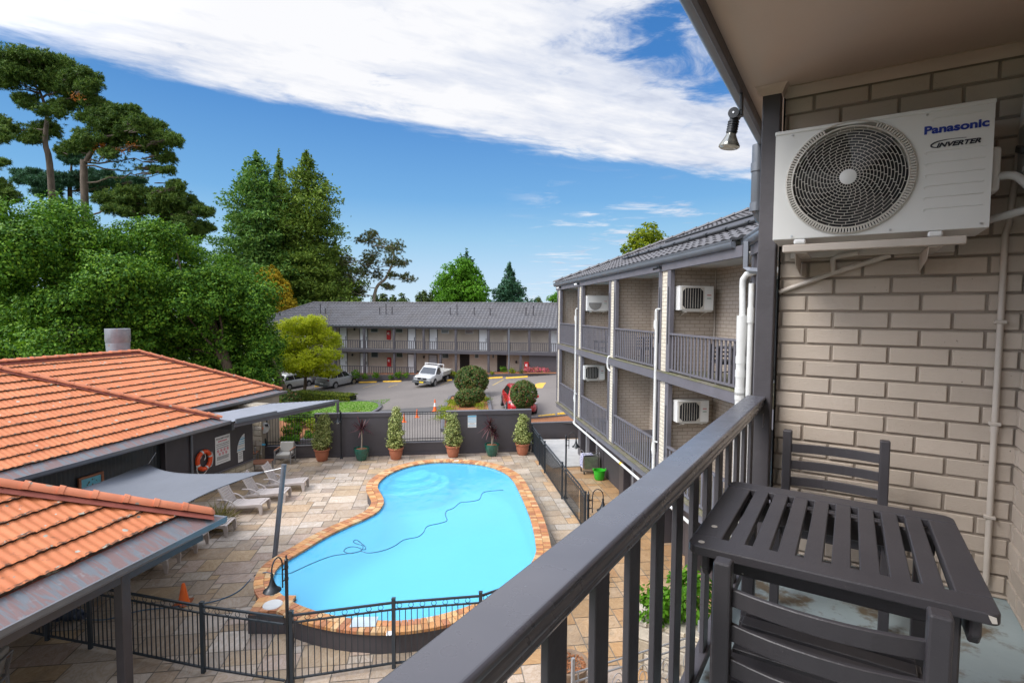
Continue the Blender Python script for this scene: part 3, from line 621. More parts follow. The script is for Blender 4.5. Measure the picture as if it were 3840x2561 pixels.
# front panel built as radial strips from the circle to the rectangle
pts = []
for k in range(nseg):
    a = 2*PI*k/nseg; dx, dz = math.cos(a), math.sin(a); ts = []
    if dx > 1e-6: ts.append((X0+2*(FX-X0)+.02-FX)/dx)
    if dx < -1e-6: ts.append((X0-FX)/dx)
    if dz > 1e-6: ts.append((Z1-.018-FZ)/dz)
    if dz < -1e-6: ts.append((Z0-FZ)/dz)
    tt = min(ts); pts.append((FX+dx*max(tt, FR), FZ+dz*max(tt, FR)))
XM = X0+2*(FX-X0)+.02
V = [(x, YF, min(z, Z1-.018)) for x, z in circ]+[(x, YF, min(z, Z1-.018)) for x, z in pts]; b.add(V, [(k, (k+1) % nseg, nseg+(k+1) % nseg, nseg+k) for k in range(nseg)])
for (cx_, cz_) in ((X0, Z0), (X0, Z1-.018), (XM, Z0), (XM, Z1-.018)):
    k = max(range(nseg), key=lambda i: (pts[i][0]-FX)*(1 if cx_ > FX else -1)*.9+(pts[i][1]-FZ)*(1 if cz_ > FZ else -1)*.9)
    for j in (-1, 0, 1):
        i0, i1 = (k+j) % nseg, (k+j+1) % nseg
        b.add([(pts[i0][0], YF, pts[i0][1]), (pts[i1][0], YF, pts[i1][1]), (cx_, YF, cz_)], [(0, 1, 2)])
b.box(XM, X1, YF, YF+.002, Z0, Z1-.018)
b.build('casing', M['ac'], ac)
b = MB(); b.box(X0-.003, X1+.003, YF-.004, 3.143, Z1-.018, Z1); b.build('lid', M['ac'], ac, bevel=.004, seg=2)
b = MB()
for k in range(nseg*2):
    a = 2*PI*k/(nseg*2); c, s = math.cos(a), math.sin(a)
    if FZ+(FR+.004)*s > Z1-.02: continue
    b.obox((FX+(FR-.011)*c, YF-.006, FZ+(FR-.011)*s), (.020, .012, .0065), (0, -a, 0))
rn = 72
def ring(b, r, rad, y, n=rn):
    b.tube([(FX+r*math.cos(2*PI*k/n), y, FZ+r*math.sin(2*PI*k/n)) for k in range(n)], rad, 5, True)
ring(b, FR, .004, YF-.004, 96); ring(b, FR-.024, .004, YF-.010, 96)
NR = 15; r0, r1 = .032, FR-.026
for i in range(NR+1):
    r = r0+(r1-r0)*i/NR; y = YF-.012-.012*(1-(i/NR)**2); ring(b, r, .0013, y)
    if i < NR:
        rn1 = r0+(r1-r0)*(i+1)/NR; yy = YF-.012-.012*(1-((i+1)/NR)**2); nb = 26 if i > 1 else 24
        for k in range(nb):
            a = 2*PI*(k+i*.5)/nb+i*.055
            b.beam((FX+r*math.cos(a), y, FZ+r*math.sin(a)), (FX+rn1*math.cos(a), yy, FZ+rn1*math.sin(a)), .0022, .0022, (0, 1, 0))
b.build('fan_grille', M['ac_grille'], ac)
b = MB(); b.tube([(FX, YF-.018, FZ), (FX, YF-.026, FZ), (FX, YF-.028, FZ)], [.033, .033, .028], 28); b.build('hub', M['ac'], ac, smooth=True)
b = MB(); b.tube([(FX, YF+.001, FZ), (FX, YF+.10, FZ)], [FR-.003, FR-.02], 48, caps=False); b.build('shroud', M['ac_grille'], ac, smooth=True)
b = MB(); b.tube([(FX, YF+.10, FZ), (FX, YF+.11, FZ)], [FR, FR], 40); b.build('back_plate', M['dark'], ac)
b = MB()
for k in range(3):
    a0 = 2*PI*k/3+.5; rows = []
    for i in range(6):
        r = .04+.19*i/5; rows.append([(FX+r*math.cos(a0+.9*j/5+.25*i/5), YF+.05+.04*j/5, FZ+r*math.sin(a0+.9*j/5+.25*i/5)) for j in range(6)])
    b.grid(rows)
b.build('fan', M['fan'], ac, smooth=True)
for k, z in enumerate((2.107, 1.972, 1.925, 1.878, 1.831, 1.784, 1.737)):
    xa, xb = (.262 if k == 0 else .245), .432
    b = MB(); b.tube([(xa, YF-.0005, z-.006), (xa-.006, YF-.0005, z), (xa, YF-.0005, z+.006), (xb, YF-.0005, z+.006)], .0028, 5); b.build('pressed_rib', M['ac'], ac, smooth=True)
for x, z in ((-.26, Z1-.026), (.24, Z1-.026), (-.25, Z0+.012), (.13, Z0+.012), (.43, Z0+.015)): b = MB(); b.cyl((x, YF, z), (x, YF-.004, z), .005); b.build('screw', M['metal'], ac, smooth=True)
M4 = Matrix.Translation((.232, YF-.0015, 2.0515)) @ Matrix.Rotation(PI/2, 4, 'X'); text_mesh('lettering', 'Panasonic', .044, M['logo_blue'], ac, M4, 0, .0017, .0008, .207)
M4 = Matrix.Translation((.274, YF-.0015, 1.991)) @ Matrix.Rotation(PI/2, 4, 'X'); text_mesh('lettering', 'INVERTER', .025, M['logo_dark'], ac, M4, .3, .0011, .0008, .142)
b = MB(); sw = [(.282, 1.990), (.264, 1.994), (.257, 2.001), (.263, 2.009), (.282, 2.016), (.32, 2.0195), (.37, 2.0175)]; b.tube(smooth_path([(x, YF-.001, z) for x, z in sw], 5), [.0012+.0022*math.sin(PI*min(1, i/30*1.2)) if i < 25 else .001 for i in range(31)], 5); b.build('swoosh', M['logo_dark'], ac)
b = MB(); b.box(X1, X1+.035, 2.90, 3.0, 1.80, 1.98); b.build('side_cover', M['ac'], ac, bevel=.012, seg=2)
# bracket
t = thing('wall_bracket', 'beige steel wall bracket carrying the big air conditioner', 'bracket', OW, ORZ)
b = MB(); b.box(-.286, .387, 2.835, 2.872, 1.588, 1.622); b.box(-.280, .392, 3.17, 3.2, 1.588, 1.622); b.build('crossbar', M['beigepipe'], t, bevel=.004, seg=2)
for x in (-.235, .265):
    b = MB(); b.add([(x, 2.85, 1.586), (x, 3.2, 1.586), (x, 3.2, 1.50), (x, 2.9, 1.535), (x+.003, 2.85, 1.586), (x+.003, 3.2, 1.586), (x+.003, 3.2, 1.50), (x+.003, 2.9, 1.535)], [(0, 1, 2, 3), (7, 6, 5, 4), (0, 4, 5, 1), (3, 2, 6, 7), (0, 3, 7, 4), (1, 5, 6, 2)]); b.box(x, x+.05, 2.85, 3.2, 1.583, 1.587)
    b.build('arm', M['beigepipe'], t)
    for y in (2.853, ): b = MB(); b.obox((x+.02, y, 1.635), (.05, .03, .024)); b.build('rubber_mount', M['white'], t, bevel=.006)
t = thing('drain_pipe', 'beige diagonal drain pipe on the brick under the big air conditioner', 'pipe', OW, ORZ)
b = MB(); b.tube([(-.33, YW-.02, 1.415), (-.11, YW-.03, 1.498), (.15, YW-.03, 1.585)], .0125, 10); b.tube([(-.085, YW-.03, 1.51), (-.088, YW-.03, 1.575), (-.07, YW-.04, 1.59), (.02, YW-.06, 1.6)], .0135, 10); b.cyl((-.05, YW-.03, 1.521), (.0, YW-.03, 1.537), .0145)
b.build('pipe', M['beigepipe'], t, smooth=True)
t = thing('conduit', 'vertical beige conduit clipped to the brick beside the right corner', 'pipe', OW, ORZ)
b = MB(); b.tube([(.566, YW-.022, .06), (.566, YW-.022, 1.66), (.575, YW-.022, 1.7), (.62, YW-.03, 2.40)], .0125, 10); b.cyl((.566, YW-.022, .77), (.566, YW-.022, .80), .0155); b.build('pipe', M['beigepipe'], t, smooth=True)
for z in (.37, .80, 1.26): b = MB(); b.box(.545, .587, YW-.037, YW-.004, z, z+.016); b.build('clip', M['beigepipe'], t, bevel=.003)
t = thing('isolator_switch', 'grey isolator box on the right wall beside the big air conditioner', 'switch box', OW, ORZ)
b = MB(); b.box(XR-.075, XR-.008, 2.93, 3.10, 1.86, 2.09); b.build('box', pm('grey switch box', (.30, .30, .29), .4), t, bevel=.008, seg=2)
b = MB(); b.obox((XR-.082, 3.01, 1.98), (.02, .09, .03), (.3, 0, 0)); b.build('handle', M['fan'], t, bevel=.004)
b = MB(); b.box(XR-.0765, XR-.075, 2.95, 3.0, 1.885, 1.905); b.build('sticker', M['white'], t)
t = thing('refrigerant_lines', 'insulated refrigerant lines running from the big air conditioner to the right wall', 'pipe', OW, ORZ)
for pts in ([(.455, 2.93, 1.86), (.53, 2.9, 1.855), (.585, 2.9, 1.80), (.66, 2.9, 1.76)], [(.46, 2.95, 1.69), (.56, 2.93, 1.715), (.66, 2.93, 1.74)]):
    b = MB(); b.tube(smooth_path(pts, 5), .016, 10); b.build('line', pm('grey insulation', (.42, .41, .39), .6), t, smooth=True)

# flood lamp under the eave
t = thing('spotlight', 'black spotlight with a clear reflector bulb hung from the eave by the post', 'lamp', OW, ORZ)
b = MB(); b.cyl((-.56, 2.995, 2.322), (-.532, 2.995, 2.322), .012); b.box(-.545, -.505, 2.975, 3.015, 2.31, 2.335); b.box(-.52, -.506, 2.975, 3.015, 2.335, 2.43); b.build('mount', M['black'], t, bevel=.003)
b = MB(); b.tube([(-.545, 2.96, 2.325), (-.545, 3.03, 2.325)], .027, 16); b.tube([(-.547, 2.995, 2.305), (-.558, 2.993, 2.232)], [.022, .026], 16)
for k in range(5): q = k/5; b.tube([(-.549-.009*q, 2.995, 2.29-.06*q), (-.5495-.009*q, 2.995, 2.286-.06*q)], .0285, 16)
b.build('holder', M['black'], t, smooth=True)
b = MB(); b.cyl((-.545, 2.955, 2.325), (-.545, 2.958, 2.325), .005); b.build('screw', M['metal'], t)
b = MB(); pr = [(.022, 0), (.026, -.012), (.042, -.045), (.052, -.062), (.052, -.070)]
ax = Vector((-.14, -.02, -1)).normalized(); base = Vector((-.558, 2.993, 2.232)); b.tube([base-ax*z*1.0 for r, z in pr], [r for r, z in pr], 24, caps=False)
b.build('reflector', pm('mirror reflector', (.20, .20, .18), .15, .35, 40, metal=.7), t, smooth=True)
b = MB(); b.tube([base+ax*.069, base+ax*.076, base+ax*.079], [.052, .045, .02], 24); b.build('lens', pm('ribbed lens', (.45, .44, .38), .15, .3, 40, spec=.8), t, smooth=True)

# ------------------------------------------------------------------ table and chairs
tb = thing('outdoor_table', 'charcoal slatted timber table with chipped corners on the near balcony', 'table', OW, ORZ)
TX0, TX1, TY0, TY1, TZ = -.343, .278, 1.402, 2.03, .697
def slab_round(b, x0, x1, y0, y1, z0, z1, rc):   # rc: radius at (x0y0, x1y0, x1y1, x0y1)
    P = []
    for (cx_, cy_, a0), r in zip(((x0, y0, PI), (x1, y0, 1.5*PI), (x1, y1, 0), (x0, y1, .5*PI)), rc):
        if r == 0: P.append((cx_, cy_)); continue
        ox, oy = cx_+(r if cx_ == x0 else -r), cy_+(r if cy_ == y0 else -r)
        for k in range(6): a = a0+PI/2*k/5; P.append((ox+r*math.cos(a), oy+r*math.sin(a)))
    b.prism(P, z0, z1)
b = MB(); slab_round(b, TX0, TX1, TY0, TY0+.078, TZ-.026, TZ, (.03, .02, 0, 0)); slab_round(b, TX0, TX1, TY1-.07, TY1, TZ-.026, TZ, (0, 0, .03, .03)); b.box(TX0, TX0+.073, TY0+.0785, TY1-.0705, TZ-.026, TZ-.001); b.box(TX1-.066, TX1, TY0+.0785, TY1-.0705, TZ-.026, TZ-.0005)
b.build('top_frame', M['wood'], tb, bevel=.004, seg=2)
sx = [TX0+.073+.018]+[]
for i in range(8):
    xa = -.254+.0585*i; b = MB(); b.box(xa, xa+.0405, TY0+.074, TY1-.066, TZ-.024, TZ-.0012); b.build('slat', M['wood'], tb, bevel=.002)
b = MB(); b.box(TX0+.05, TX1-.05, TY0+.09, TY0+.11, TZ-.095, TZ-.028); b.box(TX0+.05, TX1-.05, TY1-.11, TY1-.09, TZ-.095, TZ-.028)
for x in (TX0+.03, TX1-.045):
    b.prism([(TY0+.03, TZ-.027), (TY0+.03, TZ-.07), (TY0+.05, TZ-.095), (TY1-.05, TZ-.095), (TY1-.03, TZ-.07), (TY1-.03, TZ-.027)], x, x+.02, 'yzx')
b.build('apron', M['wood'], tb, bevel=.004)
for x in (TX0+.055, TX1-.095):
    for y in (TY0+.05, TY1-.09): b = MB(); b.box(x, x+.04, y, y+.04, .002, TZ-.03); b.build('leg', M['wood'], tb, bevel=.004)
b = MB(); b.beam((TX0+.07, TY0+.13, .22), (TX1-.07, TY0+.13, .40), .03, .018, (0, 1, 0)); b.beam((TX0+.075, TY0+.1, .2), (TX0+.075, TY1-.1, .2), .02, .03); b.beam((TX1-.075, TY0+.1, .2), (TX1-.075, TY1-.1, .2), .02, .03); b.build('stretcher', M['wood'], tb)
b = MB()
for x, y in ((-.305, 1.555), (-.312, 1.43)): b.lathe([(0, .0012), (.008, .0012), (.0085, 0)], (x, y, TZ), 10)
b.add([(.255, TY0-.0006, TZ-.004), (.268, TY0-.0006, TZ-.006), (.27, TY0-.0006, TZ-.018), (.262, TY0-.0006, TZ-.02), (.258, TY0-.0006, TZ-.012)], [(0, 1, 2, 3, 4)]); b.build('chip', pm('bare chipped timber', (.55, .50, .44), .8), tb)
def make_chair(name, label, loc, rz, group=None):
    t = thing(name, label, 'chair', loc, rz, group)          # local: faces +Y, back at y = 0
    for s in (-1, 1):
        b = MB(); b.prism([(-.028, .72), (.012, .72), (.02, .42), (.028, .0), (-.012, .0), (-.02, .42)], s*.2-.02, s*.2+.02, 'yzx'); b.build('back_post', M['wood'], t, bevel=.006, seg=2)
    for z in (.612, .528, .445, .362):
        rows = []
        for k in range(9):
            x = -.182+.364*k/8; yb = -.028*(1-(2*k/8-1)**2); rows.append((x, yb))
        b = MB(); V = []; F_ = []
        for x, y in rows: V += [(x, y-.006, z), (x, y+.008, z), (x, y+.006, z+.042), (x, y-.008, z+.042)]
        for k in range(8):
            for e in range(4): F_.append((4*k+e, 4*k+(e+1) % 4, 4*k+4+(e+1) % 4, 4*k+4+e))
        b.add(V, F_+[(0, 1, 2, 3), (35, 34, 33, 32)]); b.build('back_slat', M['wood'], t, bevel=.002)
    for k in range(6):
        y = .045+.067*k; b = MB(); b.box(-.205, .205, y, y+.05, .385, .403); b.build('seat_slat', M['wood'], t, bevel=.002)
    for s in (-1, 1):
        b = MB(); b.box(s*.2-.018, s*.2+.018, .36, .40, 0, .384); b.build('leg', M['wood'], t, bevel=.003)
        b = MB(); b.box(s*.2-.01, s*.2+.01, .02, .37, .34, .384); b.box(s*.2-.01, s*.2+.01, .02, .37, .15, .175); b.build('side_rail', M['wood'], t)
    b = MB(); b.box(-.19, .19, .365, .385, .33, .384); b.box(-.19, .19, .19, .21, .15, .175); b.build('stretcher', M['wood'], t)
    return t
def ownpt(x, y, z=0): return Matrix.Rotation(ORZ, 4, 'Z') @ Vector((x, y, z))+Vector(OW)
chair_near = make_chair('slatted_chair', 'charcoal slatted chair nearest the camera, tucked under the near side of the table', ownpt(-.033, 1.31), ORZ)
chair_far = copy_tree(chair_near, ownpt(-.047, 2.965), ORZ+PI, 'charcoal slatted timber chair on the far side of the near table, against the brick wall')
for c_ in (chair_near, chair_far): c_['group'] = 'chairs at the near balcony table'
# ------------------------------------------------------------------ tile roofs
def tilemesh(b, W, H, ux, uy, un, org, wave=.3, amp=.02, row=.33, lift=.03, spw=6, clip=None, jit=.004, seed=1):
    """stepped tile rows; W along eave, H up slope; clip(u,v)->bool keeps"""
    rng = random.Random(seed); ux, uy, un, org = Vector(ux), Vector(uy), Vector(un), Vector(org)
    nr = int(math.ceil(H/row-.05)); nc = max(2, int(W/wave*spw)); du = W/nc
    for r in range(nr):
        v0, v1 = r*row, (r+1)*row+.02; jl = [rng.uniform(-jit, jit) for _ in range(int(W/wave)+2)]
        prev = None
        for i in range(nc+1):
            u = i*du; ph = (u/wave) % 1; wv = amp*(.5-.5*math.cos(2*PI*ph)) ; ti = jl[int(u/wave)]
            p0 = org+ux*u+uy*(v0+ti)+un*(lift+wv+ti*.8); pf = org+ux*u+uy*(v0+ti)+un*(wv*.25-.01); p1 = org+ux*u+uy*v1+un*(wv+.002)
            keep = clip is None or clip(u, v0+row*.5)
            cur = (pf, p0, p1, p0.lerp(p1, .11)) if keep else None
            if prev and cur:
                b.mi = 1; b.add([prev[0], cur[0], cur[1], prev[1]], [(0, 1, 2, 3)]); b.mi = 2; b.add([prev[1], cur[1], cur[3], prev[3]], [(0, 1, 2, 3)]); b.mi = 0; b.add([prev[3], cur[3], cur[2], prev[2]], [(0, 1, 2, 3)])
            prev = cur
def caps(b, p, q, r=.11, L=.42, up=(0, 0, 1), sy=.75):
    p = Vector(p); q = Vector(q); d = (q-p); T = d.length; d.normalize(); s = d.cross(Vector(up)).normalized(); u = s.cross(d); k = max(1, int(T/L)); L = T/k
    for i in range(k):
        a = p+d*(i*L-.02); e = p+d*((i+1)*L+.02); rows = []
        for pt, rr, dz in ((a, r*.93, 0), (a+d*.015, r*.98, 0), (e-d*.09, r*1.0, .012), (e-d*.085, r*1.1, .014), (e, r*1.12, .018)):
            rows.append([pt+s*(rr*math.cos(PI*j/8))+u*(rr*sy*math.sin(PI*j/8)+dz) for j in range(9)])
        rows.append([e+s*(r*.8*math.cos(PI*j/8))+u*(r*.5*math.sin(PI*j/8)) for j in range(9)])
        b.grid(rows)
def tile_mat(name, c_lo, c_hi, lichen=True, dirtc=(.05, .03, .022), row=.33, vdir=None):
    m, nt, b, out = newmat(name); v = coords(nt, 'Object'); n = noise(nt, v, 2.2, 5, .6); r = ramp(nt, n.outputs[0], [(.3, c_lo), (.7, c_hi)])
    g = N(nt, 'ShaderNodeNewGeometry'); n2 = noise(nt, v, .7, 3); c = mixc(nt, 1.0, r.outputs[0], ramp(nt, n2.outputs[0], [(.3, (.9, .86, .82)), (.7, (1.06, 1.06, 1.06))]).outputs[0], 'MULTIPLY')
    d = noise(nt, coords(nt, 'Object', (1, 1, 1)), 7, 6, .7); c = mixc(nt, ramp(nt, d.outputs[0], [(.60, (0, 0, 0)), (.75, (.75, .75, .75))]).outputs[0], c, dirtc)
    if lichen:
        vo = N(nt, 'ShaderNodeTexVoronoi'); vo.inputs['Scale'].default_value = 6.5; vo.inputs['Randomness'].default_value = 1; nt.links.new(mixv(nt, v, noise(nt, v, 14, 3).outputs['Color']), vo.inputs[0])
        sz = N(nt, 'ShaderNodeMath', operation='MULTIPLY'); sz.inputs[1].default_value = 1; spz = N(nt, 'ShaderNodeSeparateColor'); nt.links.new(vo.outputs['Color'], spz.inputs[0])
        th = N(nt, 'ShaderNodeMapRange'); th.inputs[1].default_value = .60; th.inputs[2].default_value = 1; th.inputs[3].default_value = 0; th.inputs[4].default_value = .32; nt.links.new(spz.outputs[0], th.inputs[0])
        lt = N(nt, 'ShaderNodeMath', operation='LESS_THAN'); nt.links.new(vo.outputs['Distance'], lt.inputs[0]); nt.links.new(th.outputs[0], lt.inputs[1])
        lc = ramp(nt, spz.outputs[1], [(.2, (.42, .40, .33)), (.6, (.30, .29, .23)), (.9, (.12, .11, .085))]); c = mixc(nt, lt.outputs[0], c, lc.outputs[0])
    nt.links.new(c, b.inputs['Base Color']); b.inputs['Roughness'].default_value = .62; bump(nt, b, noise(nt, v, 40, 5).outputs[0], .2, .006); return m
M['terra_tile'] = tile_mat('terracotta tile', (.52, .160, .058), (.64, .218, .086))
M['terra_cap'] = tile_mat('terracotta ridge', (.56, .18, .085), (.68, .245, .125))
M['grey_tile'] = tile_mat('grey concrete tile', (.10, .099, .106), (.13, .127, .135), False, (.09, .085, .085))
M['gap_moss'] = pm('gap shaded mossy tile edge', (.055, .035, .025), .95, .4, 9, .6, 30, dirt=((.22, .21, .16), 5, .56, .62))  # shade of the gaps under tile rows put into colour, plus moss
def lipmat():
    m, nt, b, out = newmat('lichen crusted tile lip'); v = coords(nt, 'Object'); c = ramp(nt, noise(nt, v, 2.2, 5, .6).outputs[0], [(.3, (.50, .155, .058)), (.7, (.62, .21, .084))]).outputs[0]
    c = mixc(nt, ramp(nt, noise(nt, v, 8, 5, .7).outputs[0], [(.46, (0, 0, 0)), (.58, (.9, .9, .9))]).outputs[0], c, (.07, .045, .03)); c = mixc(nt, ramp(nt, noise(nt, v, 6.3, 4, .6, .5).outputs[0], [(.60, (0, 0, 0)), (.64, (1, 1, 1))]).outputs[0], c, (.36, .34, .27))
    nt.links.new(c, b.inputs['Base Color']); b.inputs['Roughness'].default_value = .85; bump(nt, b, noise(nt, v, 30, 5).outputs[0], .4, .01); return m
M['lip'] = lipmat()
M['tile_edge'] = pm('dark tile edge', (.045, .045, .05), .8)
M['bedding'] = pm('red brown mortar bedding', (.22, .055, .035), .8, .15, 6)

# ------------------------------------------------------------------ right wing.  local X into the building, Y along the facade away from the camera
WRZ = R(7.7); WO = (5.2, 0, 0)
wing = thing('motel_wing', 'two storey beige brick motel wing with dark balconies along the right of the pool', 'building', WO, WRZ)
def wpt(x, y, z): return Matrix.Rotation(WRZ, 4, 'Z') @ Vector((x, y, z))+Vector(WO)
S = [8.75, 12.45, 16.2, 19.92, 23.45]; DEP = 1.15; ZU, ZL, ZB = 5.27, 2.70, 7.63
for s in S[1:]:
    b = MB(); b.box(0.001, DEP-.001, s-.15, s+.15, 2.45, ZB); pr = b.build('brick_pier', M['brick'], wing)
    b = MB(); b.box(-.012, 0, s-.15, s+.15, 2.45, ZB-.01); b.build('pier_face', M['brick_lit'], pr)
    for sg in (-1, 1):
        y0 = s+sg*.155; y1 = s+sg*.33
        for z0, z1, g0, g1 in ((ZU, ZB-.002, 5.9, 7.2), (ZL, 5.02, 3.3, 4.5)):
            b = MB(); b.box(-.035, .07, min(y0, y1), max(y0, y1), z0, z1); po = b.build('balcony_post', M['trim_s'], wing, bevel=.006)
            y = s+sg*.24; b = MB(); b.box(-.038, -.034, y-.02, y+.02, g0, g1); b.build('gap_shade_strip', M['dark'], po)  # raised dark strip stands in for the shaded gap between post and brick
for i, (s0, s1) in enumerate(zip(S[:-1], S[1:])):
    for z0, z1 in ((ZU, ZB), (ZL, 5.03)):
        ya, yb = s0+.151, s1-.151; yd = yb-1.15
        b = MB(); b.box(DEP, DEP+.22, yd, yb, z0, z1); b.build('rear_wall', M['brick'], wing)
        b = MB(); b.box(DEP+.10, DEP+.2, ya, yd-.001, z0+2.05, z1); b.build('head_panel', pm('beige head panel', (.46, .40, .34), .6, .05), wing)
        d = MB(); xf = DEP+.10
        for y in (ya, (ya+yd)/2-.025, yd-.06): d.box(xf-.02, xf+.05, y, y+.055, z0, z0+2.05)
        d.box(xf-.02, xf+.05, ya, yd, z0+2.0, z0+2.06); d.box(xf-.02, xf+.05, ya, yd, z0, z0+.05); fr = d.build('sliding_door', M['alu'], wing, bevel=.004)
        d = MB(); d.box(xf+.01, xf+.016, ya+.05, yd-.05, z0+.05, z0+2.0); d.build('pane', M['doorglass'], fr)
        d = MB(); n_ = 40; d.grid([[(xf+.10+.02*math.sin(k*1.1), ya+.05+(yd-ya-.1)*k/n_, z) for z in (z0+.06, z0+1.98)] for k in range(n_+1)]); d.build('curtain', pm('dark curtain', (.07, .068, .072), .9), fr, smooth=True)
        # balustrade of this bay
        d = MB(); zr = z0+.885; ya2, yb2 = ya+.18, yb-.18
        d.box(-.045, .03, ya2, yb2, zr-.04, zr+.002); d.box(-.02, .025, ya2, yb2, z0+.03, z0+.075)
        k = int((yb2-ya2)/.148)
        for q in range(k): y = ya2+.06+q*(yb2-ya2-.06)/k; d.box(-.012, .008, y, y+.062, z0+.075, zr-.04)
        for q in (1, 2): y = ya2+(yb2-ya2)*q/3; d.box(-.01, .02, y-.02, y+.02, z0, z0+.03)
        d.build('balustrade', M['trim_s'], wing, bevel=.003)
deckm = pm('mossy deck edge', (.14, .125, .095), .85, .3, 4, .2, 30, dirt=((.12, .12, .05), 3, .45, .65))
b = MB(); b.box(-.02, 6, 8.6, 23.6, 5.06, ZU-.003); b.box(-.02, 6, 8.6, 23.6, 2.52, ZL-.003); b.box(-.078, -.02, 8.8, 23.62, ZU-.035, ZU-.012); b.box(-.10, -.02, 8.6, 23.62, ZL-.06, ZL-.025); b.build('balcony_slab', deckm, wing)
b = MB(); b.box(-.07, -.021, 8.8, 23.62, 5.03, ZU-.036); b.box(-.021, 6, 23.61, 23.64, 5.03, ZU-.036); b.box(-.07, -.021, 8.6, 23.62, 2.47, ZL-.061); b.build('edge_beam', M['trim_s'], wing, bevel=.004)
b = MB(); b.box(.031, 6.2, 8.6, 23.9, ZB, ZB+.02); b.box(0, 6, 8.6, 23.5, 5.025, 5.055); b.build('soffit', M['soffit'], wing)
b = MB(); b.box(-.05, .03, 9.25, 23.95, ZB-.06, ZB+.14); b.box(-.05, 6.2, 23.95, 24.0, ZB-.02, ZB+.16); b.build('fascia', M['trim_s'], wing, bevel=.005)
b = MB(); gq = [(-.052, .11), (-.10, .115), (-.135, .14), (-.15, .18), (-.145, .215), (-.16, .235), (-.16, .255), (-.135, .255), (-.12, .2), (-.052, .25)]
b.prism([(x, ZB+z) for x, z in gq], 9.45, 24.1, 'xzy'); b.build('gutter', M['gutter'], wing, smooth=True)
# hip roof
pt_ = math.tan(R(22)); HW = 5.7; ZG = ZB+.25
b = MB(); cs, sn = math.cos(R(22)), math.sin(R(22))
Lr = 24.1-9.0
tilemesh(b, Lr, HW/cs, (0, 1, 0), (cs, 0, sn), (-sn, 0, cs), (-.10, 9.0, ZG), .30, .035, .34, .03, 6, lambda u, v: (Lr-u) > v*cs, seed=4)
tilemesh(b, 11.4, HW/cs, (1, 0, 0), (0, -cs, sn), (0, sn, cs), (-.10, 24.1, ZG), .30, .035, .34, .03, 4, lambda u, v: u > v*cs and 11.4-u > v*cs, seed=5)
rf = b.build('roof', [M['grey_tile'], M['tile_edge'], M['grey_tile']], wing, smooth=True)
b = MB(); caps(b, (-.10, 24.1, ZG+.05), (-.10+HW, 24.1-HW, ZG+.05+HW*pt_), .11, .45); caps(b, (-.1+HW, 24.1-HW, ZG+HW*pt_+.05), (-.1+HW, 9, ZG+HW*pt_+.05), .11, .45); b.build('ridge_cap', M['grey_tile'], rf, smooth=True)
# solar pool heating mat on the roof
un = Vector((-sn, 0, cs)); org = Vector((-.10, 9.0, ZG))
def rp(u, v, h=.075): return org+Vector((0, 1, 0))*u+Vector((cs, 0, sn))*v+un*h
b = MB(); b.add([rp(.6, 1.2), rp(8.6, 1.2), rp(8.6, 2.7), rp(.6, 2.7), rp(.6, 1.2, .05), rp(8.6, 1.2, .05), rp(8.6, 2.7, .05), rp(.6, 2.7, .05)], [(0, 1, 2, 3), (0, 1, 5, 4)]); pn = b.build('solar_mat', pm('black solar matting', (.045, .045, .05), .5, .1, 3), rf)
b = MB(); b.tube([rp(.3, 1.15, .1), rp(9.0, 1.15, .1)], .035, 8); b.tube([rp(.3, 2.75, .1), rp(9.0, 2.75, .1)], .035, 8)
for k in range(10): b.cyl(rp(.8+.85*k, 1.15, .1), rp(.92+.85*k, 1.15, .1), .05, n=8)
b.build('header_pipe', M['black'], pn, smooth=True)
b = MB(); b.cyl(rp(3.6, 4.9, .0), rp(3.6, 4.9, .3)+Vector((0, 0, .1)), .05); b.build('vent', M['gutter'], rf, smooth=True)
# undercroft
b = MB(); b.box(1.45, 1.6, 8.0, 24.6, -.05, 2.52); b.build('undercroft_wall', M['wallpaint'], wing)
for s in (24.35, 22.9, 18.6, 16.9, 15.2, 13.4, 11.6): b = MB(); b.box(1.2, 1.449, s-.22, s+.22, -.05, 2.5); b.build('undercroft_pier', M['trim'], wing, bevel=.01)
for s in (23.9, 22.3, 18.05, 16.2, 14.4, 12.4):
    b = MB(); b.box(1.40, 1.447, s-.06, s+.06, 0, 2.1); b.box(1.40, 1.447, s-.9 if s < 23 else s-.6, s-.061, 2.02, 2.1); fr = b.build('laundry_door', M['alu'], wing, bevel=.004)
    b = MB(); b.box(1.43, 1.4465, s-.9 if s < 23 else s-.6, s-.061, .02, 2.02); b.build('panel', M['wallpaint'], fr)
# next bay of the bend (mostly hidden behind the near post)
bend = MB(); p0 = Vector((-.0, 8.95, 0)); dv = (Matrix.Rotation(-WRZ, 3, 'Z') @ Vector((-.22, -.975, 0))).normalized(); nv = Vector((dv.y, -dv.x, 0))
if nv.x < 0: nv = -nv
def bp(t_, n_, z): return p0+dv*t_+nv*n_+Vector((0, 0, z))
def bbox(b, t0, t1, n0, n1, z0, z1): b.add([bp(t0, n0, z0), bp(t1, n0, z0), bp(t1, n1, z0), bp(t0, n1, z0), bp(t0, n0, z1), bp(t1, n0, z1), bp(t1, n1, z1), bp(t0, n1, z1)], [(0, 3, 2, 1), (4, 5, 6, 7), (0, 1, 5, 4), (1, 2, 6, 5), (2, 3, 7, 6), (3, 0, 4, 7)])
b = MB(); bbox(b, -.10, .06, -.03, .13, 0, ZB); bbox(b, .30, .42, -.03, .09, ZU, ZB); b.build('corner_post', M['trim_s'], wing, bevel=.006)
b = MB(); bbox(b, .1, 3.7, 1.3, 1.5, ZU, ZB); bbox(b, -1.6, 6.5, 1.75, 1.95, -.1, ZB); b.build('bend_wall', pm('beige head panel', (.46, .40, .34), .6, .05), wing)
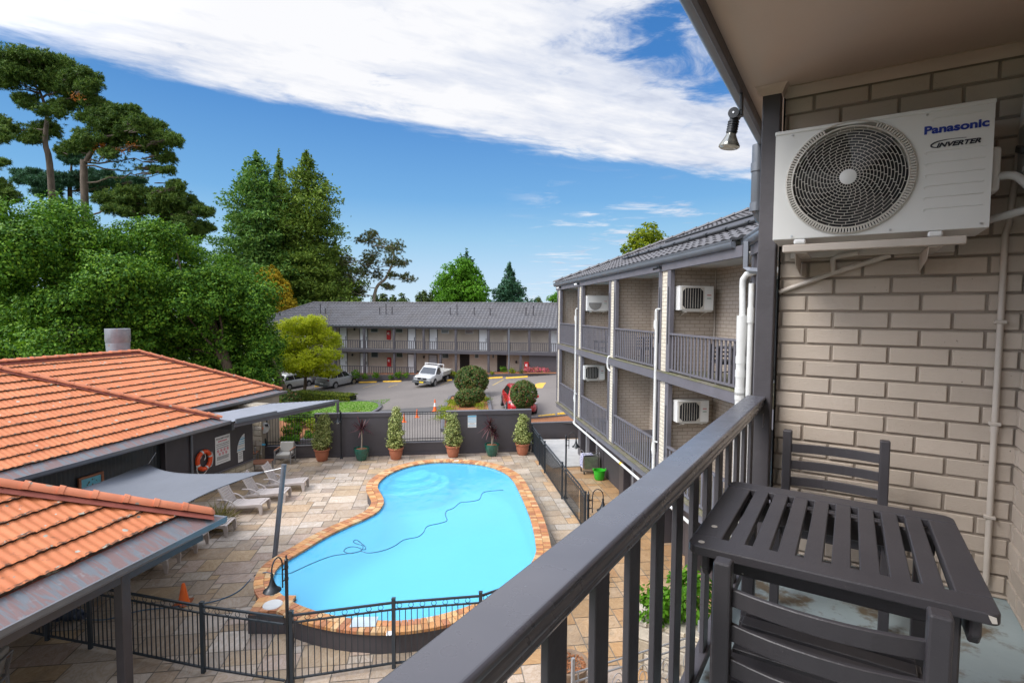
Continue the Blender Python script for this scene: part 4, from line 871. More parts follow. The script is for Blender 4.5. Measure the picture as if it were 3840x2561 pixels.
b = MB(); bbox(b, -.1, 3.7, -.05, .03, ZB-.06, ZB+.14); b.build('fascia', M['trim_s'], wing)
b = MB(); bbox(b, -.3, 3.7, .031, 2, ZB+.001, ZB+.021); b.build('soffit', M['soffit'], wing)
b = MB(); V = [[bp(t_, -.0+x, ZB+z) for x, z in gq] for t_ in (-.42, 3.75)]; nq = len(gq); b.add(V[0]+V[1], [(i, (i+1) % nq, nq+(i+1) % nq, nq+i) for i in range(nq)]+[tuple(range(nq))]); b.build('gutter', M['gutter'], wing, smooth=True)
b = MB(); bbox(b, -.05, 3.7, -.07, .0, 5.03, ZU-.01); bbox(b, -.05, 3.7, -.07, .0, 2.47, ZL); b.build('edge_beam', M['trim_s'], wing)
b = MB(); b.tube([bp(.12, -.16, ZB+.15), bp(.12, -.16, ZB-.28), bp(.2, -.1, ZB-.33), bp(.42, .0, ZB-.36), bp(.5, .02, ZB-.42), bp(.5, .02, 2.0)], .05, 4); b.build('downpipe', M['gutter'], wing)

# white pvc stacks
def pvc(label, s, ztop, zbot, hi):
    t = thing('waste_pipe', label, 'pipe', wpt(-.09, s, zbot), WRZ, 'white plastic waste pipes on the wing')
    b = MB(); h = ztop-zbot; b.tube([(0, 0, 0), (0, 0, h-.35), (.0, .03, h-.28), (0, .03, h-.12)], [.036, .036, .055, .055], 10)
    b.tube([(0, .0, h-.16), (0, .0, h+.12), (.0, -.03, h+.15), (.03, -.12, h+.15)], .018, 8); b.tube([(0, .07, h-.16), (0, .07, h+.10), (.03, .1, h+.14), (.08, .17, h+.14)], .018, 8)
    b.build('stack', M['pvc'], t, smooth=True)
    if hi:
        zz = 3.35-zbot; b = MB(); b.tube([(0, 0, zz-.12), (.0, .02, zz), (0, .05, zz+.16)], [.04, .058, .03], 10); b.tube([(0, .04, zz+.1), (0, -.02, zz+.2), (.05, -.1, zz+.2)], .018, 8); b.build('branch', M['pvc'], t, smooth=True)
pvc('white waste pipe down the brick pier nearest the camera on the wing', 12.72, 6.55, 2.43, True)
pvc('white waste pipe down the farthest banded brick pier of the wing', 20.25, 6.6, 2.43, True)
t = thing('waste_pipe', 'long horizontal white pipe under the lower balconies of the wing', 'pipe', wpt(-.13, 20.25, 2.42), WRZ, 'white plastic waste pipes on the wing')
b = MB(); b.tube([(0, 0, .05), (0, -.06, 0), (0, -11, -.08)], .036, 10); b.build('stack', M['pvc'], t, smooth=True)
b = MB(); b.cyl((0, -5.3, -.035), (0, -5.42, -.036), .041); b.build('joint', M['yellow'], t, smooth=True)
t = thing('waste_pipe', 'looped white pipe between the storeys on the middle brick pier', 'pipe', wpt(-.05, 16.35, 4.9), WRZ, 'white plastic waste pipes on the wing')
b = MB(); b.tube(smooth_path([(.05, 0, .38), (-.02, 0, .36), (-.04, .02, .2), (-.03, 0, .02), (.03, -.08, -.06)], 5), .028, 8); b.build('stack', M['pvc'], t, smooth=True)
q = p0+dv*.0+nv*-.17; qw = wpt(q.x, q.y, 2.0)
t = thing('waste_pipe', 'thick white pipe with collars and two bends, next to the foreground post', 'pipe', qw, WRZ, 'white plastic waste pipes on the wing')
b = MB(); h = 4.55; b.tube([(0, 0, 0), (0, 0, h-.62), (0, -.01, h-.30), (0, -.01, h+.02)], [.075, .075, .088, .088], 14)
for z in (h-.72, h-.95, h-1.25, 3.22): b.tube([(0, 0, z-.06), (0, 0, z+.06)], .083, 14)
b.tube([(0, -.01, h), (.01, .03, h+.5)], .05, 12); b.tube([(.01, .03, h+.48), (.01, .02, h+.62), (.04, -.03, h+.70), (.12, -.15, h+.74), (.5, -.75, h+.75)], .052, 12); b.tube([(.08, -.12, .6), (.08, -.12, h+.55)], .045, 12); b.tube([(.08, -.12, h-.1), (.08, -.12, h+.15)], .057, 12)
b.build('stack', M['pvc'], t, smooth=True)

# small air conditioners on the party walls
def octagon(cx, cz, w_, h_, c): return [(cx-w_+c, cz-h_), (cx+w_-c, cz-h_), (cx+w_, cz-h_+c), (cx+w_, cz+h_-c), (cx+w_-c, cz+h_), (cx-w_+c, cz+h_), (cx-w_, cz+h_-c), (cx-w_, cz-h_+c)]
def small_ac(s, x, z, wd, ht, label, style=0):
    # hangs on the near face of the pier at s, facing -Y
    t = thing('air_conditioner', label, 'air conditioner', wpt(x, s-.151, z), WRZ, 'small air conditioners on the wing')
    b = MB(); b.box(-wd/2, wd/2, -.34, -.06, .05, ht); b.box(-wd/2-.004, wd/2+.004, -.344, -.06, ht, ht+.02); b.build('casing', M['ac'], t, bevel=.008, seg=2)
    gx = -wd*.12; gw = wd*.30; gh = ht*.40; zc_ = ht/2+.03
    if style == 0:
        b = MB(); b.box(gx-gw-.02, gx+gw+.03, -.3455, -.3405, zc_-gh-.02, zc_+gh+.02); b.build('grille_panel', M['ac_grille'], t)
        b = MB(); P = octagon(gx, zc_, gw, gh, .07); b.prism(P, -.3495, -.3460, 'xzy'); b.build('grille', M['dark'], t)
        b = MB()
        for k in range(1, 8): xx = gx-gw+2*gw*k/8; b.box(xx-.003, xx+.003, -.354, -.3497, zc_-gh+.01, zc_+gh-.01)
        b.build('grille_bar', M['ac_grille'], t)
    else:
        b = MB(); P = [(gx+gw*math.cos(2*PI*k/28), zc_+gw*math.sin(2*PI*k/28)) for k in range(28)]; b.prism([(x_, min(z_, zc_+.02)) for x_, z_ in P], -.349, -.346, 'xzy'); b.build('grille', pm('grey grille', (.16, .16, .16), .5), t)
        b = MB()
        for k in range(9): zz_ = zc_-gw*.9+k*gw*.1; hw_ = gw*math.sqrt(max(0, 1-((zz_-zc_)/gw)**2)); b.box(gx-hw_, gx+hw_, -.353, -.3495, zz_-.003, zz_+.003)
        b.build('grille_bar', M['ac_grille'], t)
    b = MB(); b.box(wd*.30, wd*.42, -.3465, -.3405, ht*.66, ht*.70); b.build('badge', pm('red badge', (.45, .16, .15), .5), t)
    b = MB(); b.box(wd*.30, wd*.42, -.3465, -.3405, ht*.54, ht*.57); b.build('badge', pm('green badge', (.12, .25, .18), .5), t)
    b = MB(); b.box(wd/2, wd/2+.03, -.26, -.12, .08, ht*.5); b.build('side_cover', M['ac'], t, bevel=.01)
    k = thing('wall_bracket', 'beige bracket under the air conditioner'+label.split('grille')[1], 'bracket', wpt(x, s-.151, z), WRZ, 'brackets under the small air conditioners')
    b = MB(); b.box(-wd*.4, wd*.46, -.33, -.30, .018, .045); b.box(-wd*.4, wd*.46, -.04, -.002, .018, .045); b.build('crossbar', M['ac_grille'], k)
    for xx in (-wd*.3, wd*.3): b = MB(); b.box(xx-.018, xx+.018, -.33, -.03, 0, .017); b.beam((xx, -.28, -.002), (xx, -.01, -.09), .03, .01); b.build('arm', M['ac_grille'], k)
small_ac(12.45, .52, 6.62, .80, .57, 'small white air conditioner with octagonal grille in the nearest upper bay')
small_ac(19.92, .50, 6.62, .80, .58, 'small white air conditioner with round half covered grille in an upper far bay', 1)
small_ac(12.45, .50, 4.10, .76, .52, 'small white air conditioner with octagonal grille in the nearest lower bay of the wing')
small_ac(19.92, .42, 4.12, .78, .54, 'small white air conditioner with octagonal grille in a lower far bay of the wing')
# conduit and vent boxes in the nearest bay
t = thing('conduit', 'thin beige conduit in the inner corner of the nearest upper wing balcony', 'pipe', wpt(DEP-.03, 12.27, ZU), WRZ)
b = MB(); b.cyl((0, 0, 0), (0, 0, 2.3), .014, n=8); b.build('pipe', M['beigepipe'], t, smooth=True)
# furniture on the wing balconies
def wing_table(x, s, z, label):
    r_ = thing('outdoor_table', label, 'table', wpt(x, s, z), WRZ, 'tables on the wing balconies')
    b = MB(); b.box(-.3, .3, -.3, .3, .67, .70); b.build('top', M['wood'], r_, bevel=.006)
    for i in (-1, 1):
        for j in (-1, 1): b = MB(); b.box(i*.25-.02, i*.25+.02, j*.25-.02, j*.25+.02, 0, .67); b.build('leg', M['wood'], r_)
wing_table(.5, 10.2, ZU, 'dark table on the nearest upper wing balcony'); wing_table(.5, 14.1, ZU, 'dark table on the upper wing balcony between the two nearest brick piers'); wing_table(.55, 14.3, ZL, 'dark table on a lower wing balcony beside the glass door')
for x, s, z, a, lab in ((.5, 10.85, ZU, PI, 'dark slatted chair beyond the table on the nearest upper wing balcony'), (.5, 9.6, ZU, 0, 'dark slatted chair in front of the table on the nearest upper wing balcony'),
    (.45, 14.9, ZU, PI, 'dark slatted chair beyond the table on the second upper wing balcony'), (.5, 13.4, ZU, 0, 'dark slatted chair in front of the table on the second upper wing balcony'),
    (.4, 17.9, ZU, PI/2, 'dark slatted chair on the third upper wing balcony, behind the railing'), (.5, 13.5, ZL, 0, 'dark slatted chair in front of the table on the lower wing balcony'), (.55, 22.0, ZL, PI, 'dark slatted chair on the farthest lower wing balcony'), (.45, 17.4, ZL, PI/2, 'dark slatted chair on a lower wing balcony under the far air conditioner')):
    c = copy_tree(chair_near, wpt(x, s, z), WRZ+a, lab); c['group'] = 'chairs on the wing balconies'
# eave fittings
for s, lab in ((12.62, 'black camera on the fascia over the nearest brick pier'), (20.0, 'small pale floodlight on the fascia over the far brick pier'), (23.0, 'small pale lamp under the fascia at the far corner of the wing')):
    t = thing('security_light', lab, 'security light', wpt(-.1, s, ZB+.05), WRZ)
    b = MB(); b.box(-.03, .05, -.05, .05, -.05, .02); b.build('base', M['black'], t, bevel=.006)
    b = MB(); b.tube([(-.04, 0, -.03), (-.13, .04, -.05)], [.03, .04], 12); b.build('head', M['black'] if s < 13 else M['white'], t, smooth=True)

M['far_trim'] = pm('dark charcoal paint', (.060, .055, .064), .5, .1, 4)
# ------------------------------------------------------------------ far motel block.  local X along the facade to the right, Y away
FO = (-12.98, 53, 0); FRZ = R(-9.6)
far = thing('motel_block', 'long two storey beige motel block with white doors and grey roof across the car park', 'building', FO, FRZ)
def fpt(x, y, z): return Matrix.Rotation(FRZ, 4, 'Z') @ Vector((x, y, z))+Vector(FO)
FX0, FX1, FW_, F1, F2, FB = -14.5, 22, 1.3, .25, 2.82, 4.93
b = MB(); b.box(FX0, FX1, FW_, FW_+8, -1.2, FB+.05); b.build('wall', M['beige_wall'], far)
b = MB(); b.box(FX0, FX1, -.05, FW_, 2.62, F2); b.box(FX0, 9.2, -.05, FW_, -1.5, F1); b.build('walkway_slab', M['concrete'], far)
b = MB(); b.box(FX0, FX1, -.12, -.051, 2.52, F2+.03); b.box(FX0, FX1, -.1, .06, FB-.02, FB+.22); b.box(9.2, FX1, 0, 1.29, 0, .45) if False else None; b.build('edge_beam', M['far_trim'], far, bevel=.01)
for x in (-14, -11, -7.9, -4.97, -1.89, 1.27, 4.35, 7.61, 10.87, 12.81, 14.82, 16.76, 19.5): b = MB(); b.box(x-.11, x+.11, -.02, .16, F2, FB); b.build('column', M['far_trim'], far)
for x in (-14, -11, -7.9, -4.97, -1.86, 1.3, 3.47, 6.08, 7.63, 10.88, 14.01): b = MB(); b.box(x-.11, x+.11, -.02, .16, F1-.3, 2.62); b.build('column', M['far_trim'], far)
def railrun(x0, x1, z):
    b = MB(); b.box(x0, x1, -.03, .05, z+.84, z+.90); b.box(x0, x1, -.02, .03, z+.06, z+.12); n_ = int((x1-x0)/.19)
    for k in range(n_): x = x0+.05+(x1-x0-.1)*k/n_; b.box(x, x+.07, -.012, .016, z+.12, z+.84)
    b.build('balustrade', M['far_trim'], far)
cols = [-14, -11, -7.9, -4.97, -1.89, 1.27, 4.35, 7.61, 10.87, 12.81, 14.82, 16.76, 19.5]
for a, c in zip(cols[:-1], cols[1:]): railrun(a+.11, c-.11, F2)
for a, c in zip([-14, -11, -7.9, -4.97, -1.86, 1.3], [-11, -7.9, -4.97, -1.86, 1.3, 3.47]): railrun(a+.11, c-.11, F1-.02)
def door(x0, x1, z0, h=2.04, mat=None, lab=None):
    b = MB(); b.box(x0-.07, x0, FW_-.05, FW_-.002, z0, z0+h+.06); b.box(x1, x1+.07, FW_-.05, FW_-.002, z0, z0+h+.06); b.box(x0, x1, FW_-.05, FW_-.002, z0+h, z0+h+.06); d = b.build('door', M['far_trim'], far, label=lab)
    b = MB(); b.box(x0, x1, FW_-.03, FW_-.002, z0, z0+h); b.build('leaf', mat or M['doorwhite'], d)
    b = MB(); b.box(x1-.13, x1-.07, FW_-.05, FW_-.031, z0+.85, z0+1.2); b.build('handle', M['rubber'], d)
for x0, x1 in ((-5.1, -4.36), (-2.87, -2.1), (2.3, 3.06), (4.56, 5.34), (9.66, 10.46), (16.75, 17.53), (-9.5, -8.7), (-12.4, -11.6)): door(x0, x1, F2)
for x0, x1 in ((-5.1, -4.36), (-2.86, -2.1), (2.29, 3.03), (-9.5, -8.7), (-12.4, -11.6)): door(x0, x1, F1)
door(4.52, 5.3, F1, 2.0, pm('grey door', (.30, .31, .34), .5), 'grey door behind the ute')
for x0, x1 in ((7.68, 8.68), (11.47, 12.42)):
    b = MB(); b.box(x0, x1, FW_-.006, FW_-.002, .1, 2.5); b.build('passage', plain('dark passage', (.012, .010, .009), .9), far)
for x0, x1, z0, z1 in ((-1.73, -.92, 4.45, 4.87), (.94, 1.73, 4.45, 4.87), (5.76, 6.55, 4.45, 4.87), (8.23, 9.06, 4.45, 4.87), (-1.71, -.92, 1.87, 2.45), (.99, 1.72, 1.93, 2.5), (5.84, 6.55, 1.95, 2.5), (9.2, 9.64, 2.02, 2.52), (10.96, 11.2, 2.05, 2.5)):
    b = MB(); b.box(x0, x1, FW_-.03, FW_-.002, z0, z1); wv = b.build('window', M['alu'], far); b = MB(); b.box(x0+.05, x1-.05, FW_-.036, FW_-.031, z0+.05, z1-.05); b.build('pane', M['blueglass'], wv)
for x in (-.35, 12.0, 15.3, 8.5): b = MB(); b.box(x, x+.07, FW_-.03, FW_-.002, F2, FB-.03); b.build('wall_pipe', M['beige_wall'], far)
b = MB(); b.box(12.1, 12.6, FW_-.02, FW_-.002, 3.75, 4.3); b.build('wall_panel', pm('pale wall panel', (.42, .37, .32), .6), far)
b = MB(); b.box(14.8, 22, .3, FW_+.0, -.5, 2.5); b.build('store_wall', M['trim'], far)
b = MB(); b.tube([(12.9, -.09, -.3), (12.9, -.09, FB+.2)], .07, 8); b.build('downpipe', M['gutter'], far, smooth=True)
b = MB(); b.prism([(-.1, 5.06), (-.2, 5.07), (-.23, 5.12), (-.22, 5.2), (-.1, 5.2)], FX0-.5, FX1, 'yzx'); b.build('gutter', M['gutter'], far, smooth=True)
c2, s2 = math.cos(R(25)), math.sin(R(25)); HF = 5.0
b = MB(); Lf = FX1-FX0+.5
tilemesh(b, Lf, HF/c2, (1, 0, 0), (0, c2, s2), (0, -s2, c2), (FX0-.5, -.2, 5.17), .36, .06, .40, .035, 4, lambda u, v: u > v*c2, seed=8)
tilemesh(b, 2*HF, HF/c2, (0, 1, 0), (c2, 0, s2), (-s2, 0, c2), (FX0-.5, -.2, 5.17), .33, .05, .36, .035, 4, lambda u, v: u > v*c2 and 2*HF-u > v*c2, seed=9)
rf = b.build('roof', [M['grey_tile'], M['tile_edge'], M['grey_tile']], far, smooth=True)
b = MB(); zr = 5.17+HF*math.tan(R(25)); caps(b, (FX0-.5, -.2, 5.2), (FX0-.5+HF, HF-.2, zr+.03), .12, .45); caps(b, (FX0-.5+HF, HF-.2, zr+.03), (FX1, HF-.2, zr+.03), .12, .5); b.build('ridge_cap', M['grey_tile'], rf, smooth=True)
for x, h in ((-1.1, .65), (-.4, 1.05), (.26, .7), (6.45, .7), (7.16, 1.03), (8.94, .75), (10.57, .65), (14.18, .74), (14.91, .9), (-7.72, 1.0), (-7.16, .55)):
    b = MB(); z0 = 5.17+2.3*math.tan(R(25)); b.cyl((x, 2.1, z0-.1), (x, 2.1, z0+h), .055, n=8); b.cyl((x, 2.1, z0+h), (x, 2.1, z0+h+.08), .075, n=8); b.lathe([(.2, -.06), (.06, .05)], (x, 2.1, z0), 10); b.build('vent_pipe', M['far_trim'], rf, smooth=True)
# hose cabinets
for x, z, lab in ((.05, 3.75, 'red hose cabinet with white mark on the upper walkway'), (.08, 1.0, 'red hose cabinet with white mark on the ground floor, left one'), (14.35, .95, 'red hose cabinet with white mark beside the pink flowers')):
    y = FW_-.003 if x < 5 else .3-.003
    t = thing('hose_cabinet', lab, 'hose cabinet', fpt(x, y, z), FRZ, 'red hose cabinets on the far block')
    b = MB(); b.box(0, .40, -.16, 0, 0, .92); b.build('box', M['red'], t, bevel=.01)
    b = MB(); P = [(.10+.09*math.cos(2*PI*k/20), .62+.09*math.sin(2*PI*k/20)) for k in range(20)]; b.box(.10, .30, -.166, -.161, .66, .72); b.box(.10, .16, -.166, -.161, .52, .66); b.box(.16, .30, -.166, -.161, .50, .56); b.build('emblem', M['white'], t)
for x, z in ((-3.7, 2.1), (3.98, 2.05), (13.4, 1.75), (-3.45, 4.75)):
    t = thing('wall_lantern', {-3.7: 'black wall lantern between the left ground floor doors', 3.98: 'black wall lantern above the roof of the ute', 13.4: 'black wall lantern by the right downpipe', -3.45: 'black wall lantern on the upper floor at left'}[x], 'wall lamp', fpt(x, FW_-.002, z), FRZ)
    b = MB(); b.box(-.04, .04, -.03, 0, -.1, .15); b.beam((0, -.03, .1), (0, -.16, .12), .02, .02); b.lathe([(0, .14), (.07, .1), (.09, .02), (.06, -.12), (0, -.14)], (0, -.16, 0), 8); b.build('lantern', M['black'], t)
# ------------------------------------------------------------------ left pool house.  local X towards the pool, Y along its front away from the camera
LRZ = R(-12.4); LO = (-10.4, 21.2, 0); LM = Matrix.Translation(LO) @ Matrix.Rotation(LRZ, 4, 'Z')
def lpt(x, y, z=0): return LM @ Vector((x, y, z))
house = thing('pool_house', 'low pool house with two orange terracotta tiled hip roofs and dark walls at left', 'building', LO, LRZ)
PT = math.atan(.5); cp_, sp_ = math.cos(PT), math.sin(PT)
def hiproof(b, X, Yc, z, L, HWd, start, wave=.145, row=.41, spw=5, seed=1, parent=None, cap=True, amp=.014):
    Lt = L; tilemesh(b, Lt, (HWd-start)/cp_, (0, 1, 0), (-cp_, 0, sp_), (sp_, 0, cp_), (X-start, Yc-L, z+start*.5), wave, amp, row, .045, spw, lambda u, v: (Lt-u) > start+v*cp_-.03, .006, seed)
    tilemesh(b, 2*HWd, (HWd-start)/cp_, (-1, 0, 0), (0, -cp_, sp_), (0, sp_, cp_), (X, Yc-start, z+start*.5), wave*2, amp, row, .035, 4, lambda u, v: u > start+v*cp_-.03 and 2*HWd-u > start+v*cp_, .006, seed+1)
for nm, X, Yc, L, HWd, st, lab in (('front', .72, -2.02, 13.5, 4.6, .36, None), ('rear', -1.83, 4.82, 19, 4.25, .30, None)):
    b = MB(); hiproof(b, X, Yc, 2.6, L, HWd, st, seed=11 if nm == 'front' else 13); rf = b.build('roof', [M['terra_tile'], M['gap_moss'], M['lip']], house, smooth=True, angle=60)
    b = MB(); b.add([(X-st, Yc-L, 2.58+st*.5), (X-st, Yc-st, 2.58+st*.5), (X-HWd, Yc-HWd, 2.57+HWd*.5), (X-HWd, Yc-L, 2.57+HWd*.5), (X-2*HWd+st, Yc-st, 2.58+st*.5), (X-2*HWd+st, Yc-L, 2.58+st*.5)], [(0, 1, 2, 3), (1, 4, 2), (3, 2, 4, 5)]); b.build('roof_underlay', M['bedding'], rf)
    b = MB(); k = .16 if nm == 'front' else .0
    caps(b, (X-st*.6, Yc-st*.6, 2.63+st*.3+.03), (X-HWd, Yc-HWd, 2.64+HWd*.5+.04), .105, .42); caps(b, (X-HWd, Yc-HWd, 2.64+HWd*.5+.04), (X-HWd, Yc-L, 2.64+HWd*.5+.04), .105, .42); b.build('ridge_cap', M['terra_cap'], rf, smooth=True)
    b = MB(); d = .11
    for sg in (-1, 1): o_ = Vector((sg*d, -sg*d, 0)); a_ = Vector((X-st*.7, Yc-st*.7, 2.60+st*.35+.03)); e_ = Vector((X-HWd, Yc-HWd, 2.61+HWd*.5+.035)); b.add([a_+Vector((0, 0, .075)), e_+Vector((0, 0, .075)), e_+o_-Vector((0, 0, .02)), a_+o_-Vector((0, 0, .02))], [(0, 1, 2, 3)])
    b.add([(X-HWd, Yc-HWd, 2.72+HWd*.5), (X-HWd, Yc-L, 2.72+HWd*.5), (X-HWd+.15, Yc-L, 2.58+HWd*.5), (X-HWd+.15, Yc-HWd, 2.58+HWd*.5)], [(0, 1, 2, 3)]); b.build('mortar_bedding', M['bedding'], rf)
    guard = M.get('guard')
    if guard is None:
        m, nt, b_, out = newmat('stained gutter guard'); v = coords(nt, 'Object', (1, 1, 1)); n_ = noise(nt, coords(nt, 'Object', (1.2, 6, 1)), 1.6, 4, .6, .6); sp1 = noise(nt, v, 7, 4, .7)
        c_ = mixc(nt, ramp(nt, n_.outputs[0], [(.44, (0, 0, 0)), (.54, (1, 1, 1))]).outputs[0], (.15, .163, .18), (.195, .125, .118)); c_ = mixc(nt, ramp(nt, sp1.outputs[0], [(.6, (0, 0, 0)), (.72, (.7, .7, .7))]).outputs[0], c_, (.24, .25, .26))
        nt.links.new(c_, b_.inputs['Base Color']); b_.inputs['Roughness'].default_value = .4; bump(nt, b_, noise(nt, coords(nt, 'Object', (1, 8, 1)), 1.2, 2).outputs[0], .4, .03); guard = M['guard'] = m
    b = MB(); b.add([(X-.01, Yc-L, 2.615), (X-.01, Yc-.01, 2.615), (X-st-.03, Yc-st-.03, 2.605+st*.5), (X-st-.03, Yc-L, 2.605+st*.5), (X-2*HWd, Yc-.01, 2.615)], [(0, 1, 2, 3), (1, 4, 2)]); b.build('gutter_guard', guard, rf)
    b = MB(); gq2 = [(-.1, 0), (-.02, .0), (.0, .02), (.012, .06), (.008, .1), (.016, .115), (.016, .128), (0, .128), (-.1, .11)]
    b.prism([(X+x, 2.505+z) for x, z in gq2], Yc-L, Yc+.016, 'xzy'); b.prism([(Yc+x, 2.505+z) for x, z in gq2], X-2*HWd, X, 'yzx'); b.build('gutter', M['gutter'], rf, smooth=True)
    b = MB(); b.box(X-2*HWd, X-.1, Yc-L, Yc-.1, 2.47, 2.5); b.build('soffit', M['trim'], house)
b = MB(); b.box(-6, 0, -4.1, 0, .62, 2.47); b.build('wall', M['wallpaint'], house)
b = MB(); b.box(-.05, .05, -3.05, .02, .60, .655); b.build('ledge', M['trim_s'], house, bevel=.006)
def stonemat():
    m, nt, b, out = newmat('pale sandstone blocks'); at = N(nt, 'ShaderNodeAttribute', attribute_name='slab'); v = coords(nt, 'Object'); n = noise(nt, v, 4, 6, .65); c = mixc(nt, 1.0, at.outputs[0], ramp(nt, n.outputs[0], [(.3, (.8, .78, .74)), (.7, (1.1, 1.08, 1.05))]).outputs[0], 'MULTIPLY')
    nt.links.new(c, b.inputs['Base Color']); b.inputs['Roughness'].default_value = .85; bump(nt, b, noise(nt, v, 11, 6, .7).outputs[0], .6, .03); return m
M['stone'] = stonemat()
def stonewall(b, L, Hh, pt, seed):
    rng = random.Random(seed); z = 0
    while z < Hh-.02:
        h = min(rng.uniform(.13, .26), Hh-z); x = 0
        while x < L-.01:
            w_ = min(rng.uniform(.22, .6), L-x)
            if L-x-w_ < .1: w_ = L-x
            k = rng.choice([(.50, .44, .34), (.46, .39, .29), (.54, .49, .41), (.42, .35, .25), (.48, .43, .36)]); f = rng.uniform(.85, 1.1); b.col = (k[0]*f, k[1]*f, k[2]*f, 1); d = rng.uniform(.02, .05); g = .009
            V = [pt(x+g, 0, z+g), pt(x+w_-g, 0, z+g), pt(x+w_-g, 0, z+h-g), pt(x+g, 0, z+h-g)]+[pt(x+g+.015, d, z+g+.015), pt(x+w_-g-.015, d, z+g+.015), pt(x+w_-g-.015, d, z+h-g-.015), pt(x+g+.015, d, z+h-g-.015)]
            b.add(V, [(4, 5, 6, 7), (0, 1, 5, 4), (1, 2, 6, 5), (2, 3, 7, 6), (3, 0, 4, 7)]); x += w_
        z += h
b = MB(); stonewall(b, 3.0, .6, lambda u, d, z: (d, -3.0+u, z), 3); stonewall(b, 1.0, .6, lambda u, d, z: (-1+u, 0+d, z), 4); b.build('stone_plinth', M['stone'], house, colors=True)
b = MB(); b.box(-6, -.004, -3.02, -.004, 0, .6); b.build('plinth_core', pm('stone mortar', (.3, .26, .2), .9), house)
b = MB(); stonewall(b, 1.5, 2.45, lambda u, d, z: (-2.5+u, 1.85-d, z), 6); b.build('stone_wall', M['stone'], house, colors=True)
b = MB(); b.box(-4, -1.004, 1.854, 2.4, 0, 2.46); b.box(-12, -1.9, 2.4, 4.3, -.6, 2.5); b.build('plinth_core', pm('stone mortar', (.3, .26, .2), .9), house)
b = MB(); nn = 220; b.grid([[(-.22+.018*math.sin(2*PI*k*.36), -4.1-9.5*k/nn, z) for z in (0, 2.47)] for k in range(nn+1)]); b.build('corrugated_wall', pm('blue black corrugated steel', (.035, .04, .045), .45, .1, 2), house, smooth=True, angle=80)
b = MB(); b.box(-.18, .01, -4.14, -4.08, 0, 2.47); b.build('corner_trim', M['trim'], house)
b = MB(); b.cyl((.05, -3.11, .0), (.05, -3.11, 2.3), .045, n=8); b.tube([(.05, -3.11, 2.3), (.08, -3.11, 2.4), (.6, -3.11, 2.52)], .045, 8); b.build('downpipe', M['gutter'], house, smooth=True)
b = MB(); b.box(-.02, .5, -1.72, -1.58, 2.2, 2.46); b.build('eave_bracket', M['gutter'], house, bevel=.006)
b = MB()
f0 = Vector((-7.15, -1.6, 4.6)); fl = pm('weathered galvanised flue', (.30, .32, .35), .45, .15, 4, metal=.4, dirt=((.38, .20, .09), 2.5, .62, .72))
q = lpt(0, 0, 0)
fw = atY(444, 1331, 24.2); fb_ = LM.inverted() @ fw; h0 = fb_.z-.55
b.lathe([(.40, 0), (.42, .70), (.45, .74), (.46, 1.12), (.475, 1.14), (.475, 1.16), (.485, 1.18), (.485, 1.74), (.465, 1.75), (.46, 1.0)], (fb_.x, fb_.y, h0), 24); b.build('flue', fl, house, smooth=True, angle=30)
fw = atY(245, 1412, 19.5); fb_ = LM.inverted() @ fw; b = MB(); b.cyl((fb_.x, fb_.y, fb_.z-.4), (fb_.x, fb_.y, fb_.z+.32), .03, n=8); b.obox((fb_.x+.1, fb_.y-.05, fb_.z-.02), (.5, .55, .02), (0, PT, 0)); b.build('roof_vent', fl, house, smooth=True, angle=30)

# lifebuoy, signs, picture
def wobj(name, label, cat, y, z, x=.012, rz=0, group=None): return thing(name, label, cat, lpt(x, y, z), LRZ+PI/2, group)     # local: X along wall, -Y out of wall
t = wobj('lifebuoy', 'orange lifebuoy with white bands and rope hung on the dark wall', 'lifebuoy', -2.62, 1.30, .06)
b = MB(); b.tube([(.29*math.cos(2*PI*k/40), -.03, .31*math.sin(2*PI*k/40)) for k in range(40)], .075, 12, True); b.build('ring', M['ringorange'], t, smooth=True)
for a in (20, 110, 200, 290):
    b = MB(); b.tube([(.29*math.cos(R(a+d)), -.03, .31*math.sin(R(a+d))) for d in (-6, -2, 2, 6)], .0775, 12, caps=False); b.build('band', M['pvc'], t, smooth=True)
b = MB(); b.tube(smooth_path([(-.34, -.05, -.1), (-.33, -.05, -.32), (-.15, -.05, -.5), (.05, -.05, -.42), (.2, -.05, -.31), (.33, -.05, -.26), (.39, -.05, .02), (.34, -.05, .22)], 6), .014, 6); b.tube(smooth_path([(-.1, -.04, .25), (-.15, -.04, .12), (-.2, -.04, .1)], 4), .014, 6); b.tube(smooth_path([(.02, -.04, .24), (.06, -.04, .12), (0, -.04, .0)], 4), .014, 6); b.build('rope', M['pvc'], t, smooth=True)
def lines(b, x0, x1, z, h, n, frac=(.7, 1), seed=0, y=-.0105):
    r_ = random.Random(seed)
    for k in range(n):
        x = x0; zz = z-k*h*1.9
        while x < x1-.02: w_ = r_.uniform(.02, .06); b.box(x, min(x1, x+w_), y-.002, y, zz, zz+h); x += w_+.012
blackink = plain('dark print', (.03, .03, .035), .6); redink = plain('red print', (.62, .10, .14), .6); blueink = plain('light blue print', (.09, .42, .62), .5)
t = wobj('safety_sign', 'white pool rules sign with red round symbols beside the lifebuoy', 'sign', -1.64, .93)
b = MB(); b.box(-.37, .37, -.01, 0, 0, 1.03); b.build('board', M['white'], t)
text_mesh('lettering', 'POOL SAFETY RULES', .08, blackink, t, Matrix.Translation((-.31, -.0115, .915)) @ Matrix.Rotation(PI/2, 4, 'X'), 0, .002, .0008, .62)
b = MB(); lines(b, -.22, .22, .82, .045, 1, seed=2); b.build('red_text', redink, t)
